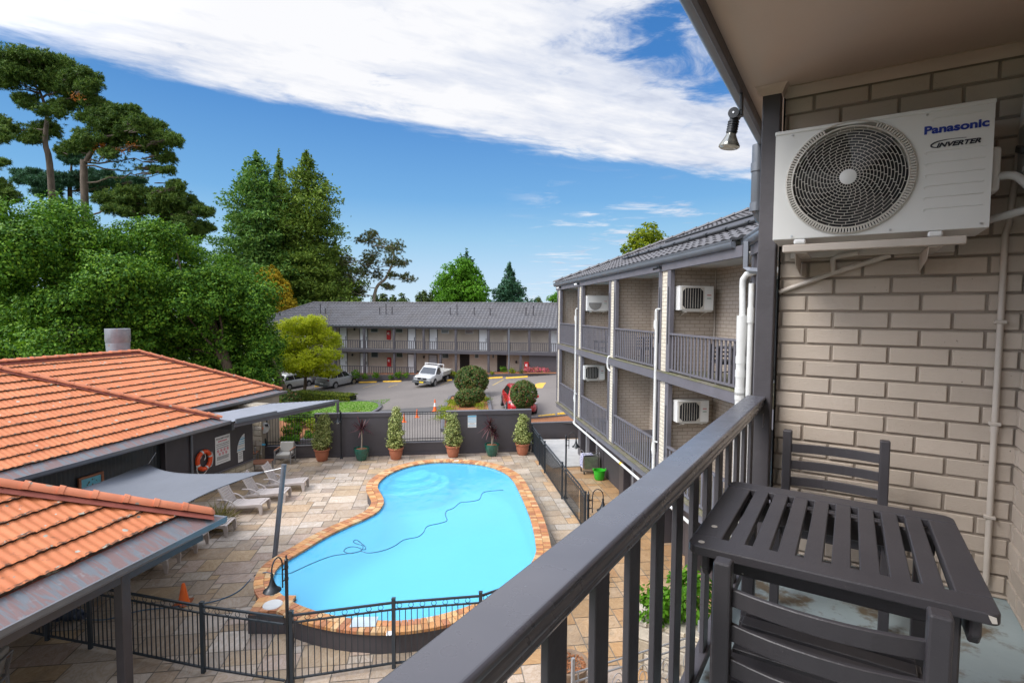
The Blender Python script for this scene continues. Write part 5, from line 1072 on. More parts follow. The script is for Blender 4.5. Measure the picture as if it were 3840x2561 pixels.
b = MB(); lines(b, -.31, .31, .73, .022, 1, seed=3); lines(b, -.31, .31, .665, .022, 1, seed=4); lines(b, -.3, .3, .60, .012, 2, seed=5); lines(b, -.3, .3, .27, .012, 6, seed=6); lines(b, -.3, .3, .07, .014, 1, seed=9); b.build('text', blackink, t)
b = MB()
for x, z in [(-.24, .49), (-.08, .5), (.08, .5), (.24, .5), (-.16, .37), (0, .375), (.16, .375)]:
    b.tube([(x+.05*math.cos(2*PI*k/16), -.0115, z+.05*math.sin(2*PI*k/16)) for k in range(16)], .007, 4, True); b.beam((x-.035, -.0115, z+.035), (x+.035, -.0115, z-.035), .012, .003, (0, 1, 0)); b.box(x-.016, x+.016, -.0118, -.0105, z-.03, z+.03)
b.build('symbol', redink, t)
t = wobj('resuscitation_sign', 'white and light blue sign with a curved left edge at the wall end', 'sign', -.70, 1.12)
b = MB(); P = [(-.21, 0), (.21, 0), (.21, .66), (.12, .63), (.0, .54), (-.1, .40), (-.17, .24)]; b.prism(P, -.01, 0, 'xzy'); b.build('board', M['white'], t)
b = MB()
for z, h, x0 in ((.06, .03, -.2), (.29, .03, -.14), (.37, .03, -.1), (.45, .05, -.05), (.535, .02, .0)): b.box(x0, .205, -.012, -.0102, z, z+h)
b.build('blue_band', blueink, t)
b = MB(); lines(b, -.14, .19, .24, .012, 3, seed=12); lines(b, -.15, .19, .13, .012, 2, seed=13); b.build('text', pm('faint print', (.4, .4, .38), .6), t)
t = wobj('notice', 'small white notice below the curved blue and white sign', 'sign', -.73, .72)
b = MB(); b.box(-.13, .13, -.008, 0, 0, .38); b.build('board', M['white'], t); b = MB(); b.box(-.08, .08, -.010, -.0082, .30, .33); lines(b, -.1, .1, .25, .008, 10, seed=15, y=-.0082); b.build('text', pm('grey print', (.3, .3, .3), .6), t)
t = wobj('wall_picture', 'turquoise picture with round leafy pattern in a brown timber frame', 'picture', -6.46, 1.32, -.19)
b = MB()
for x0, x1, z0, z1 in ((-.36, .36, 0, .07), (-.36, .36, .53, .60), (-.36, -.29, .07, .53), (.29, .36, .07, .53)): b.box(x0, x1, -.06, 0, z0, z1)
b.build('frame', M['teak'], t, bevel=.006)
m, nt, b_, out = newmat('turquoise picture'); v = coords(nt, 'Object'); vo = N(nt, 'ShaderNodeTexVoronoi'); vo.inputs['Scale'].default_value = 13; nt.links.new(v, vo.inputs[0]); ln = N(nt, 'ShaderNodeVectorMath', operation='DISTANCE'); ln.inputs[1].default_value = (0, -.03, .3); nt.links.new(v, ln.inputs[0])
ms = N(nt, 'ShaderNodeMath', operation='LESS_THAN'); ms.inputs[1].default_value = .19; nt.links.new(ln.outputs['Value'], ms.inputs[0]); l2 = N(nt, 'ShaderNodeMath', operation='LESS_THAN'); l2.inputs[1].default_value = .33; nt.links.new(vo.outputs['Distance'], l2.inputs[0]); mu = N(nt, 'ShaderNodeMath', operation='MULTIPLY'); nt.links.new(ms.outputs[0], mu.inputs[0]); nt.links.new(l2.outputs[0], mu.inputs[1])
c_ = mixc(nt, mu.outputs[0], (.14, .46, .58), ramp(nt, noise(nt, v, 9).outputs[0], [(.4, (.03, .09, .06)), (.6, (.12, .10, .05))]).outputs[0]); nt.links.new(c_, b_.inputs['Base Color'])
b = MB(); b.box(-.289, .289, -.03, -.02, .071, .529); b.build('canvas', m, t)

# metal awning at the end of the pool house
t = thing('awning', 'flat grey corrugated metal awning beyond the orange roofs', 'awning', (0, 0, 0))
P1, P2, P3, P4 = Vector((-9.95, 19.05, 2.60)), Vector((-7.72, 23.6, 2.63)), Vector((-10.4, 22.9, 2.57)), Vector((-12.6, 18.6, 2.57))
d = (P2-P1).normalized(); s_ = Vector((-d.y, d.x, 0)); b = MB(); n_ = 64
rows = []
for k in range(n_+1):
    q = k/n_; a = P1.lerp(P4, q); e = P2.lerp(P3, q); zz = .022*(1 if (k % 4) < 2 else 0); rows.append([a+Vector((0, 0, zz)), e+Vector((0, 0, zz))])
b.grid(rows); b.build('sheet', pm('grey blue roofing steel', (.30, .315, .35), .38, .06, 2, spec=.6), t)
b = MB(); b.beam(P1+Vector((0, 0, -.02)), P2+Vector((0, 0, -.02)), .03, .10); b.beam(P1+d*-.0+Vector((0, 0, .03)), P1.lerp(P2, .35)+Vector((0, 0, .03)), .06, .12); b.beam(P2+Vector((0, 0, .0)), P3+Vector((0, 0, .0)), .03, .06); b.build('flashing_and_gap_shade', M['gutter'], t)
b = MB(); o_ = s_*.12+Vector((0, 0, -.15)); b.beam(P1+o_, P2+o_-d*.1, .05, .15); b.beam(P2+o_-d*.15, P3+Vector((.2, -.2, -.15)), .05, .15); b.build('beam', M['trim_s'], t)
b = MB(); q = Vector((-8.0, 24.35, 0)); b.box(q.x-.05, q.x+.05, q.y-.05, q.y+.05, -.1, 2.5); b.build('post', M['trim'], t)

# near pavilion
pav = thing('pavilion', 'open pavilion with mossy orange tiled hip roof on dark posts, nearest the camera at left', 'pavilion', LO, LRZ)
X, Yc, L, HWd, st = 7.17, -9.79, 11.5, 3.9, .46
b = MB(); hiproof(b, X, Yc, 2.6, L, HWd, st, .145, .41, 8, 21, None, True, .015); rf = b.build('roof', [M['terra_tile'], M['gap_moss'], M['lip']], pav, smooth=True, angle=60)
b = MB(); b.add([(X-st, Yc-L, 2.58+st*.5), (X-st, Yc-st, 2.58+st*.5), (X-HWd, Yc-HWd, 2.57+HWd*.5), (X-HWd, Yc-L, 2.57+HWd*.5), (X-2*HWd+st, Yc-st, 2.58+st*.5), (X-2*HWd+st, Yc-L, 2.58+st*.5)], [(0, 1, 2, 3), (1, 4, 2), (3, 2, 4, 5)]); b.build('roof_underlay', M['bedding'], rf)
b = MB(); caps(b, (X-st*.42, Yc-st*.42, 2.67+st*.21), (X-HWd, Yc-HWd, 2.68+HWd*.5), .12, .46); caps(b, (X-HWd, Yc-HWd, 2.68+HWd*.5), (X-HWd, Yc-L, 2.68+HWd*.5), .12, .46)
e0 = Vector((X-st*.42, Yc-st*.42, 2.67+st*.21)); dd = Vector((.66, .66, -.35)).normalized(); rows = []
for k in range(6):
    a = PI/2*k/5; c_ = e0+dd*(.10*math.sin(a)); r_ = .12*math.cos(a)+.004; sd_ = Vector((.707, -.707, 0)); rows.append([c_+sd_*(r_*math.cos(PI*j/8))+Vector((0, 0, r_*.75*math.sin(PI*j/8))) for j in range(9)])
b.grid(rows); b.build('ridge_cap', M['terra_cap'], rf, smooth=True)
b = MB(); dq = .15
for sg in (-1, 1):
    o_ = Vector((sg*dq, -sg*dq, 0)); a_ = Vector((X-st*.32, Yc-st*.32, 2.60+st*.16)); e_ = Vector((X-HWd, Yc-HWd, 2.62+HWd*.5)); b.add([a_+Vector((0, 0, .09)), e_+Vector((0, 0, .09)), e_+o_+Vector((0, 0, -.0)), a_+o_+Vector((0, 0, -.0))], [(0, 1, 2, 3)])
b.build('mortar_bedding', M['bedding'], rf)
b = MB(); b.add([(X-.01, Yc-L, 2.615), (X-.01, Yc-.01, 2.615), (X-st-.05, Yc-st-.05, 2.60+st*.5), (X-st-.05, Yc-L, 2.60+st*.5), (X-2*HWd, Yc-.01, 2.615)], [(0, 1, 2, 3), (1, 4, 2)]); b.build('gutter_guard', M['guard'], rf)
b = MB(); b.prism([(X+x, 2.505+z) for x, z in gq2], Yc-L, Yc+.016, 'xzy'); b.prism([(Yc+x, 2.505+z) for x, z in gq2], X-2*HWd, X, 'yzx'); b.build('gutter', M['gutter'], rf, smooth=True)
b = MB(); b.box(X-2*HWd+.1, X-.1, Yc-L, Yc-.1, 2.46, 2.49); b.build('soffit', M['trim'], pav)
b = MB(); b.box(X-.42, X-.28, Yc-L, Yc-.28, 2.25, 2.459); b.build('beam', M['trim'], pav)
for yy in (-11.66, -15.5, -10.2):
    xx = X-.35 if yy != -10.2 else X-5
    b = MB(); b.box(xx-.08, xx+.08, yy-.08, yy+.08, 0, 2.46); b.build('post', M['post'], pav, bevel=.008)

# shade sail and its pole
A_, B_, C_, D_ = lpt(.06, -4.81, 1.78), Vector((-6.72, 14.3, 2.22)), Vector((-6.7, 9.65, 2.35)), lpt(1.0, -12, 2.2)
t = thing('shade_sail', 'stretched grey shade sail between the pool house and the leaning pole', 'shade sail', (0, 0, 0))
b = MB(); n_ = 28; rows = []
for i in range(n_+1):
    row = []
    for j in range(n_+1):
        u, v = i/n_, j/n_; uu = .5+(u-.5)*(1-.24*math.sin(PI*v)); vv = .5+(v-.5)*(1-.24*math.sin(PI*u))
        p = A_*(1-uu)*(1-vv)+B_*uu*(1-vv)+C_*uu*vv+D_*(1-uu)*vv; p.z -= .22*math.sin(PI*u)*math.sin(PI*v); row.append(p)
    rows.append(row)
b.grid(rows); sl_ = b.build('cloth', M['sail'], t, smooth=True)
hem = [rows[i][0] for i in range(n_+1)]+[rows[n_][j] for j in range(1, n_+1)]+[rows[i][n_] for i in range(n_-1, -1, -1)]+[rows[0][j] for j in range(n_-1, 0, -1)]
b = MB(); b.tube(hem, .012, 6, True); b.build('hem', M['sail'], sl_, smooth=True)
b = MB(); PT0, PT1 = Vector((-6.32, 13.95, 0)), Vector((-6.16, 14.25, 2.42)); b.tube([A_, lpt(.03, -4.5, 2.06)], .008, 6); b.tube([B_, PT1+Vector((0, 0, -.06))], .012, 6); b.tube([C_, lpt(6.9, -10.6, 2.45)], .01, 6); b.tube([D_, lpt(0, -12.6, 2.3)], .01, 6); b.build('cable', M['metal'], t, smooth=True)
t = thing('sail_pole', 'leaning charcoal pole at the pool edge holding a corner of the sail', 'pole', PT0)
b = MB(); b.cyl((0, 0, 0), PT1-PT0, .065, n=16); b.build('shaft', M['gutter'], t, smooth=True)
b = MB(); b.cyl(PT1-PT0, (PT1-PT0)*1.012, .07, n=16); b.build('cap', M['gutter'], t, smooth=True)

# ------------------------------------------------------------------ boundary wall with openings
WB = (-7.64, 23.82, 0); WR = R(8.2)
def bw(s, o=0, z=0): return Matrix.Translation(WB) @ Matrix.Rotation(WR, 4, 'Z') @ Vector((s, o, z))
t = thing('boundary_wall', 'charcoal rendered pool boundary wall with two openings', 'wall', WB, WR)
b = MB(); b.box(-1.15, 2.62, 0, .2, -.1, 1.98); b.box(4.66, 8.64, 0, .2, -.1, 1.98); b.box(-4.6, -1.151, .04, .2, -.1, .55); b.box(2.621, 4.659, .04, .2, -.1, .55); b.build('wall_panel', M['wallpaint'], t)
b = MB(); b.box(-1.2, 2.62, -.03, .23, 1.80, 1.975); b.box(4.66, 8.68, -.03, .23, 1.80, 1.975); b.box(-1.16, -.75, -.025, 0, .1, 1.8); b.box(8.3, 8.66, -.025, 0, .1, 1.8); b.build('band', M['wallpaint'], t, bevel=.008)
b = MB(); b.box(-1.2, 2.63, -.035, .235, 1.976, 2.01); b.box(4.65, 8.69, -.035, .235, 1.976, 2.01); b.box(-4.6, -1.16, .02, .22, .551, .585); b.box(2.63, 4.65, .02, .22, .551, .585); b.build('capping', M['wallcap'], t, bevel=.008)
b = MB(); b.box(-1.15, 8.64, -.02, 0, 0, .12); b.box(-4.6, -1.151, .02, .04, 0, .12); b.build('skirting', M['wallpaint'], t, bevel=.006)
def ironpanel(name, label, cat, s0, s1, z0, z1, o=.11):
    t = thing(name, label, cat, bw(s0, o, z0), WR); L = s1-s0; h = z1-z0
    b = MB()
    for z in (.02, .14, h-.12, h-.02): b.box(0, L, -.015, .015, z-.015, z+.015)
    b.build('rail', M['black'], t)
    k = int(L/.115)
    b = MB()
    for i in range(k+1): x = L*i/k; b.box(x-.008, x+.008, -.008, .008, 0, h)
    b.build('bar', M['black'], t)
ironpanel('iron_fence', 'black iron bar fence on the low wall at the left, in front of the garden', 'fence', -4.5, -1.16, .60, 1.98)
ironpanel('gate', 'black iron bar gate panel between two potted shrubs in the pool wall', 'gate', 2.64, 4.64, .60, 2.0)
t = thing('pool_sign', 'white and light blue safety sign on the boundary wall', 'sign', bw(5.66, -.003, 1.22), WR)
b = MB(); b.box(0, .40, -.012, 0, 0, .46); b.box(0, .40, -.012, 0, .475, .57); b.build('board', M['white'], t)
b = MB()
for z, h in ((.495, .06), (.40, .03), (.32, .025), (.26, .018), (.085, .018)): b.box(.012, .388, -.014, -.0122, z, z+h)
b.build('blue_band', blueink, t)
b = MB(); lines(b, .08, .32, .21, .014, 3, seed=21, y=-.0122); lines(b, .05, .35, .04, .01, 1, seed=22, y=-.0122); b.build('text', pm('faint print', (.4, .4, .38), .6), t)
# low retaining walls by the car park
t = thing('retaining_wall', 'charcoal retaining wall holding the mulch bed behind the pool wall', 'wall', (0, 0, 0))
ra, rb = G(1990, 1647, 0), G(2175, 1644, 0); rc, rd = Vector((.95, 27.4, 0)), Vector((6.0, 28.2, 0))
b = MB(); b.beam(Vector((.75, 27.55, .36)), Vector((6.2, 28.3, .42)), .18, .92); b.build('wall_panel', M['wallpaint'], t)
b = MB(); b.beam(Vector((.75, 27.55, .835)), Vector((6.2, 28.3, .895)), .2, .03); b.build('capping', M['wallcap'], t)
b = MB(); b.grid([[(x, y, z) for x, y, z in ((.7, 27.65, .80), (6.2, 28.4, .86))], [(x, y, z) for x, y, z in ((.7, 29.2, .70), (6.2, 30.2, .98))]]); o = b.build('mulch_bed', M['mulch']); struct(o, 'stuff'); tag(o, 'orange bark mulch bed behind the retaining wall', 'mulch')
b = MB(); b.beam(Vector((.7, 29.27, .70)), Vector((6.2, 30.27, 1.0)), .14, .14); tag(b.build('kerb', M['wallcap']), 'charcoal kerb edging the mulch bed by the yellow wheel stops', 'kerb')
t = thing('garden_wall', 'long low charcoal garden wall in front of the far motel block', 'wall', (0, 0, 0))
b = MB(); P = [(-28, 55), (-15.0, 52.5), (-9.6, 51.4), (-3, 50.2), (3.2, 49.0), (9, 48)]
for p, q in zip(P[:-1], P[1:]): b.beam(Vector((p[0], p[1], zc(p[0])*.5-.2)), Vector((q[0], q[1], zc(q[0])*.5-.2+.0)), .22, 1.5)
b.build('wall_panel', M['wallpaint'], t)
V = []
b = MB(); b.grid([[(p[0], p[1], zc(p[0])*.5+.5) for p in P], [(p[0]+.3, p[1]+1.2+1.2, max(.2, zc(p[0])*.5+.5)) for p in P]]); o = b.build('garden_soil', M['mulch']); struct(o, 'stuff'); tag(o, 'mulched garden strip along the far motel block', 'mulch')

# ------------------------------------------------------------------ pool fences
def poolfence(label, pts, posts, closed_end=True, rings=True):
    p0 = Vector((pts[0][0], pts[0][1], 0)); t = thing('pool_fence', label, 'fence', p0, 0, 'pool fences'); H_ = 1.27
    for (ax, ay), (cx_, cy_) in zip(pts[:-1], pts[1:]):
        a = Vector((ax, ay, 0))-p0; c = Vector((cx_, cy_, 0))-p0; L = (c-a).length; d = (c-a)/L; b = MB()
        for z, w_ in ((H_-.02, .038), (H_-.15, .03), (.10, .035)): b.beam(a+Vector((0, 0, z)), c+Vector((0, 0, z)), w_, w_*.9)
        k = int(L/.105)
        for i in range(1, k):
            q = a+d*(L*i/k); b.beam(q+Vector((0, 0, .1)), q+Vector((0, 0, H_-.15)), .016, .016, d)
        b.build('fence_panel', M['fence'], t)
        b = MB()
        for i in range(int(L/.21)):
            q = a+d*(.105+.21*i)+Vector((0, 0, H_-.085)); b.tube([q+d*(.045*math.cos(2*PI*e/14))+Vector((0, 0, .045*math.sin(2*PI*e/14))) for e in range(14)], .006, 4, True)
        b.build('ring_row', M['fence'], t)
    for x, y in posts:
        q = Vector((x, y, 0))-p0; b = MB(); b.box(q.x-.032, q.x+.032, q.y-.032, q.y+.032, 0, H_+.05); b.box(q.x-.037, q.x+.037, q.y-.037, q.y+.037, H_+.05, H_+.065); b.build('post', M['fence'], t)
poolfence('dark ringed pool fence crossing the bottom of the photo from the pavilion', [(-11.8, 10.95), (-9.24, 10.31), (-8.18, 10.06), (-5.59, 9.39), (-3.97, 9.06)], [(-9.24, 10.31), (-8.18, 10.06), (-5.59, 9.39)])
poolfence('dark ringed pool fence between the front lamp post and the near handrail', [(-3.90, 9.10), (-2.15, 9.55), (-.56, 9.8), (.43, 10.5), (1.95, 13.3)], [(-3.86, 9.12), (-2.15, 9.55), (-.56, 9.8), (.43, 10.5)])
poolfence('dark ringed pool fence along the right side of the pool up to the boundary wall', [(2.2, 15.5), (2.14, 16.39), (1.81, 18.6), (1.38, 21.65), (.98, 25.0)], [(2.2, 15.5), (1.81, 18.6), (1.38, 21.65), (1.23, 22.82), (.98, 24.95)])

# ------------------------------------------------------------------ lamp posts
def lamppost(loc, az, label, Hh=2.25, base=True):
    t = thing('lamp_post', label, 'lamp post', loc, az, 'black gooseneck lamp posts around the pool')        # arm along +X
    b = MB(); b.cyl((0, 0, 0), (0, 0, Hh), .030, n=12); b.lathe([(.0, .18), (.03, .17), (.036, .1), (.055, .06), (.07, .02), (.075, 0), (0, 0)], n=14); b.lathe([(.033, -.02), (.036, 0), (.02, .02), (.012, .03), (.018, .05), (.006, .08), (0, .1)], (0, 0, Hh), 12)
    for z in (Hh-.14, Hh-.34): b.cyl((0, 0, z-.02), (0, 0, z+.02), .036, n=12); b.beam((0, 0, z), (.1, 0, z), .015, .02)
    b.build('shaft', M['black'], t, smooth=True)
    b = MB(); b.tube(smooth_path([(.1, 0, Hh-.45), (.1, 0, Hh-.1), (.12, 0, Hh+.05), (.20, 0, Hh+.13), (.29, 0, Hh+.11), (.345, 0, Hh+.02), (.35, 0, Hh-.1)], 6), .012, 8); b.build('arm', M['black'], t, smooth=True)
    b = MB(); b.lathe([(.016, 0), (.028, -.03), (.02, -.06), (.03, -.1), (.05, -.18), (.09, -.25), (.145, -.29), (.148, -.30), (.13, -.292)], (.35, 0, Hh-.08), 24); b.build('lamp_shade', M['black'], t, smooth=True)
    b = MB(); b.lathe([(.055, 0), (.06, -.05), (.04, -.09), (0, -.1)], (.35, 0, Hh-.36), 14); b.build('lamp_glass', pm('cloudy lamp glass', (.5, .55, .55), .2), t, smooth=True)
lamppost((-3.93, 9.12, 0), R(253), 'black gooseneck lamp post in front of the pool, at a corner of the ringed fence')
lamppost((1.94, 18.65, 0), R(-5), 'black gooseneck lamp post by the right pool fence, beside the trolley')
lamppost((1.86, 12.6, 0), R(-8), 'black gooseneck lamp post whose shade hangs just above the handrail')
lamppost((1.63, 8.7, 0), R(140), 'black gooseneck lamp post seen between the near balusters', 2.25)
lamppost((-7.62, 23.6, 0), R(265), 'black gooseneck lamp post standing against the boundary wall between two pots', 2.1)

# ------------------------------------------------------------------ loungers
def make_lounger(label, loc, rz):
    t = thing('sun_lounger', label, 'sun lounger', loc, rz, 'cream resin sun loungers by the pool')     # foot at x = 0, head towards +X
    side = [(0, .34), (.08, .36), (.35, .345), (.7, .31), (1.05, .32), (1.25, .30), (1.45, .26), (1.45, .20), (1.2, .22), (.9, .235), (.6, .23), (.25, .27), (.12, .25), (.07, .0), (.0, .0), (-.02, .2)]
    b = MB()
    for y in (0, .60): b.prism(side, y, y+.05, 'xzy')
    b.prism([(1.32, .28), (1.45, .24), (1.60, 0), (1.53, 0)], 0, .05, 'xzy'); b.prism([(1.32, .28), (1.45, .24), (1.60, 0), (1.53, 0)], .6, .65, 'xzy'); b.build('frame', M['cream'], t, bevel=.012, seg=2)
    prof = [(.0, .335), (.08, .352), (.35, .337), (.7, .302), (1.0, .31), (1.12, .30)]; b = MB()
    for i in range(12):
        q = i/12*1.08+.02; z = np.interp(q, [p[0] for p in prof], [p[1] for p in prof]); b.box(q, q+.078, .05, .60, z-.02, z)
    b.build('seat', M['cream'], t)
    b = MB(); a0 = Vector((1.12, 0, .31)); u = Vector((math.cos(R(62)), 0, math.sin(R(62)))); w_ = Vector((-u.z, 0, u.x))
    for i in range(9):
        p = a0+u*(.085*i); q = p+u*.074; b.add([Vector((v.x, y, v.z)) for v in (p, q, q-w_*.03, p-w_*.03) for y in (.06, .59)], [(0, 1, 3, 2), (2, 3, 5, 4), (4, 5, 7, 6), (6, 7, 1, 0), (0, 2, 4, 6), (1, 7, 5, 3)])
    e = a0+u*.78
    for y in (.03, .575): b.beam(a0+Vector((0, y+.02, 0)), e+Vector((0, y+.02, 0)), .045, .05, (0, 1, 0))
    b.build('backrest', M['cream'], t, bevel=.004)
    for y in (-.01, .62): b = MB(); b.tube(smooth_path([(.86, y+.02, .30), (.95, y+.02, .40), (1.15, y+.02, .49), (1.42, y+.02, .50)], 4), .025, 8); b.build('arm', M['cream'], t, smooth=True)
    return t
hd = R(184)
spots = [((-7.62, 19.80), 'cream sun lounger farthest from the camera, near the stone plinth'), ((-7.83, 18.68), 'cream sun lounger second from the far end of the row'), ((-8.06, 17.55), 'cream sun lounger beside the spiky grass, third from the far end'),
         ((-8.33, 15.85), 'cream sun lounger half hidden by the pavilion gutter, its foot nearest the spiky grass'), ((-8.56, 14.8), 'cream sun lounger mostly hidden by the pavilion roof, middle of the near three'), ((-8.66, 13.68), 'cream sun lounger nearest the camera under the pavilion gutter')]
for i, ((x, y), lab) in enumerate(spots):
    if i == 0: l0 = make_lounger(lab, (x, y, 0), hd+R(2))
    else: copy_tree(l0, (x, y, 0), hd+R([0, 1, -3, 2, -1, 1][i]), lab)

# armchairs
def armchair(label, loc, rz):
    t = thing('armchair', label, 'armchair', loc, rz, 'grey outdoor armchairs with timber arms')       # faces -Y
    b = MB()
    for x in (-.33, .33):
        b.box(x-.022, x+.022, -.34, -.296, 0, .60); b.box(x-.022, x+.022, .28, .324, 0, .60); b.box(x-.015, x+.015, -.296, .28, .27, .31); b.box(x-.022, x+.022, -.296, .28, .56, .60)
    b.box(-.31, .31, -.34, -.30, .26, .31); b.box(-.31, .31, .285, .32, .26, .31); b.beam((-.31, .30, .31), (-.31, .40, .72), .03, .03); b.beam((.31, .30, .31), (.31, .40, .72), .03, .03); b.beam((-.31, .40, .72), (.31, .40, .72), .03, .03); b.build('frame', M['legmetal'], t, bevel=.004)
    for x in (-.33, .33): b = MB(); b.box(x-.03, x+.03, -.34, .33, .60, .625); b.build('armrest', M['teak'], t, bevel=.006)
    b = MB(); b.box(-.30, .30, -.33, .26, .31, .43); b.build('seat_cushion', M['cushion'], t, bevel=.04, seg=3)
    b = MB(); b.obox((0, .27, .62), (.60, .13, .46), (R(-16), 0, 0)); b.build('back_cushion', M['cushion'], t, bevel=.045, seg=3); return t
q = G(1078, 1728); a1 = armchair('grey outdoor armchair with timber arms against the iron fence wall', (q.x, 22.95, 0), R(4))
copy_tree(a1, (-8.9, 8.5, 0), R(-75), 'grey outdoor armchair with timber arm cut off by the lower left corner')
q = G(985, 1768); t = thing('side_table', 'low timber topped side table behind the farthest sun lounger', 'table', (q.x-.1, q.y+.1, 0), R(8))
b = MB(); b.box(-.40, .40, -.32, .32, .36, .40); b.build('top', M['teak'], t, bevel=.006)
for i in (-1, 1):
    for j in (-1, 1): b = MB(); b.box(i*.37-.022, i*.37+.022, j*.29-.022, j*.29+.022, 0, .36); b.build('leg', M['legmetal'], t)
q = G(955, 1740); t = thing('bench', 'grey framed timber bench mostly hidden behind the dark sign wall', 'bench', (q.x-.6, q.y+.2, 0), R(8))
b = MB(); b.box(-.6, .6, -.22, .22, .42, .46); b.build('top', M['teak'], t, bevel=.006)
b = MB()
for i in (-.56, .56): b.box(i-.025, i+.025, -.2, -.15, 0, .7); b.box(i-.025, i+.025, .15, .2, 0, .42); b.box(i-.025, i+.025, -.2, .2, .38, .419)
b.build('frame', M['legmetal'], t)
q = G(984, 1722); t = thing('equipment_cabinet', 'tall black equipment cover under the awning beside the stone wall', 'cabinet', (q.x, q.y+.2, 0), R(8))
b = MB(); b.box(-.26, .16, -.1, .25, 0, 2.3); b.build('cover', M['black'], t, bevel=.03, seg=2)
b = MB(); b.prism([(-.28, 0), (.30, 0), (.12, .95), (-.2, .95)], -.22, -.11, 'xzy'); b.build('drape', M['black'], t, bevel=.02)
t2 = thing('hose_reel', 'round pale hose reel with an orange hub on the black cabinet', 'hose reel', (q.x+.1, q.y+.05, 1.42), R(8))
b = MB(); b.tube([(0, -.02, 0), (0, -.16, 0)], .235, 24); b.build('drum', pm('pale grey plastic', (.40, .39, .36), .5), t2, smooth=True)
b = MB(); b.tube([(-.06, -.161, 0), (-.06, -.18, 0)], .06, 14); b.build('hub', M['orange'], t2, smooth=True)
b = MB(); b.obox((.14, -.17, .14), (.14, .08, .1), (0, 0, .2)); b.build('valve', M['black'], t2, bevel=.01)
b = MB(); b.tube(smooth_path([(-.18, -.17, -.05), (-.15, -.2, -.5), (-.12, -.22, -.85), (-.22, -.2, -1.2)], 5), .012, 6); b.build('hose', pm('dull yellow hose', (.25, .17, .06), .6), t2, smooth=True)
b = MB(); b.obox((.0, -.2, -.72), (.16, .06, .08)); b.build('tap', blueink, t2, bevel=.01)

# cones
def make_cone(label, loc, h=.72, stripe=True, rz=0):
    t = thing('traffic_cone', label, 'traffic cone', loc, rz, 'orange traffic cones')
    s_ = h/.72; b = MB(); b.lathe([(.12*s_, .03), (.105*s_, .06), (.028*s_, h), (.018*s_, h+.005), (0, h)], n=20); b.build('cone', M['orange'], t, smooth=True)
    b = MB(); b.box(-.19*s_, .19*s_, -.19*s_, .19*s_, 0, .03); b.build('base', M['orange'], t, bevel=.008)
    if stripe: b = MB(); b.lathe([(.0785*s_, h*.42), (.052*s_, h*.72)], n=20); b.build('stripe', M['white'], t, smooth=True)
    return t
q = GC(*c4(1333, 808)); make_cone('orange traffic cone with white band, farthest one on the drive by the garden bed', q, .78)
q = GC(*c4(1210, 848)); make_cone('plain small orange traffic cone behind the left end of the gate', q, .5, False)
q = GC(*c4(1122, 880)); make_cone('orange traffic cone mostly hidden by the potted shrub left of the gate', q, .5, False, .3)
q = G(1255/1.821, 1700+1022/1.821); t = thing('traffic_cone', 'worn orange traffic cone alone on the paving inside the ringed fence', 'traffic cone', (q.x, q.y, .008), .4, 'orange traffic cones')
b = MB(); b.lathe([(.125, .02), (.11, .05), (.035, .44), (.022, .46), (0, .46)], n=20); b.build('cone', M['orange'], t, smooth=True)
b = MB(); P = [((.24 if k % 2 else .17)*math.cos(2*PI*k/9), (.24 if k % 2 else .17)*math.sin(2*PI*k/9)) for k in range(9)]; b.prism(P, 0, .02); b.build('base', pm('dull orange rubber', (.30, .09, .03), .8, .2), t, bevel=.006)

# trolley and tub, blue bundle
t = thing('laundry_trolley', 'steel laundry trolley draped with a white printed cloth beside the green tub', 'trolley', (3.25, 21.75, .0), R(8))
b = MB()
for x in (-.33, .33): b.tube(smooth_path([(x, -.24, .12), (x, -.24, .80), (x, -.15, .92), (x, .15, .92), (x, .24, .80), (x, .24, .12)], 4), .014, 8)
b.tube([(-.33, -.24, .14), (.33, -.24, .14)], .012, 6); b.tube([(-.33, .24, .14), (.33, .24, .14)], .012, 6); b.tube([(-.33, -.18, .9), (.33, -.18, .9)], .012, 6); b.build('frame', M['metal'], t, smooth=True)
b = MB(); b.prism([(-.29, .2), (.29, .2), (.31, .74), (-.31, .74)], -.22, .22, 'xzy'); b.build('basket', pm('brushed steel', (.32, .33, .30), .35, .2, 5, metal=.7), t, bevel=.02)
m, nt, b_, out = newmat('printed cloth'); v = coords(nt, 'Object'); n_ = noise(nt, v, 16, 3); c_ = ramp(nt, n_.outputs[0], [(.46, (.62, .62, .66)), (.52, (.20, .21, .38))]); nt.links.new(c_.outputs[0], b_.inputs['Base Color']); b_.inputs['Roughness'].default_value = .9
b = MB(); b.grid([[(x, y, z) for y in np.linspace(-.23, .23, 5)] for x, z in ((-.36, .25), (-.37, .5), (-.34, .76), (-.2, .80), (.1, .79))]); b.build('cloth', m, t, smooth=True)
for x in (-.3, .3):
    for y in (-.22, .22): b = MB(); b.cyl((x-.015, y, .06), (x+.015, y, .06), .06, n=14); b.build('wheel', M['rubber'], t, smooth=True)
t = thing('plastic_tub', 'bright green flexible tub on the orange paving beside the trolley', 'tub', (3.5, 20.85, .008))
b = MB(); b.lathe([(0, .0), (.17, 0), (.19, .02), (.235, .36), (.25, .37), (.25, .38), (.225, .375), (.18, .04), (0, .03)], n=28); b.build('bucket', M['green_tub'], t, smooth=True)
for s in (-1, 1): b = MB(); b.tube(smooth_path([(s*.24, -.08, .36), (s*.25, -.06, .43), (s*.25, .06, .43), (s*.24, .08, .36)], 4), .014, 6); b.build('handle', M['green_tub'], t, smooth=True)
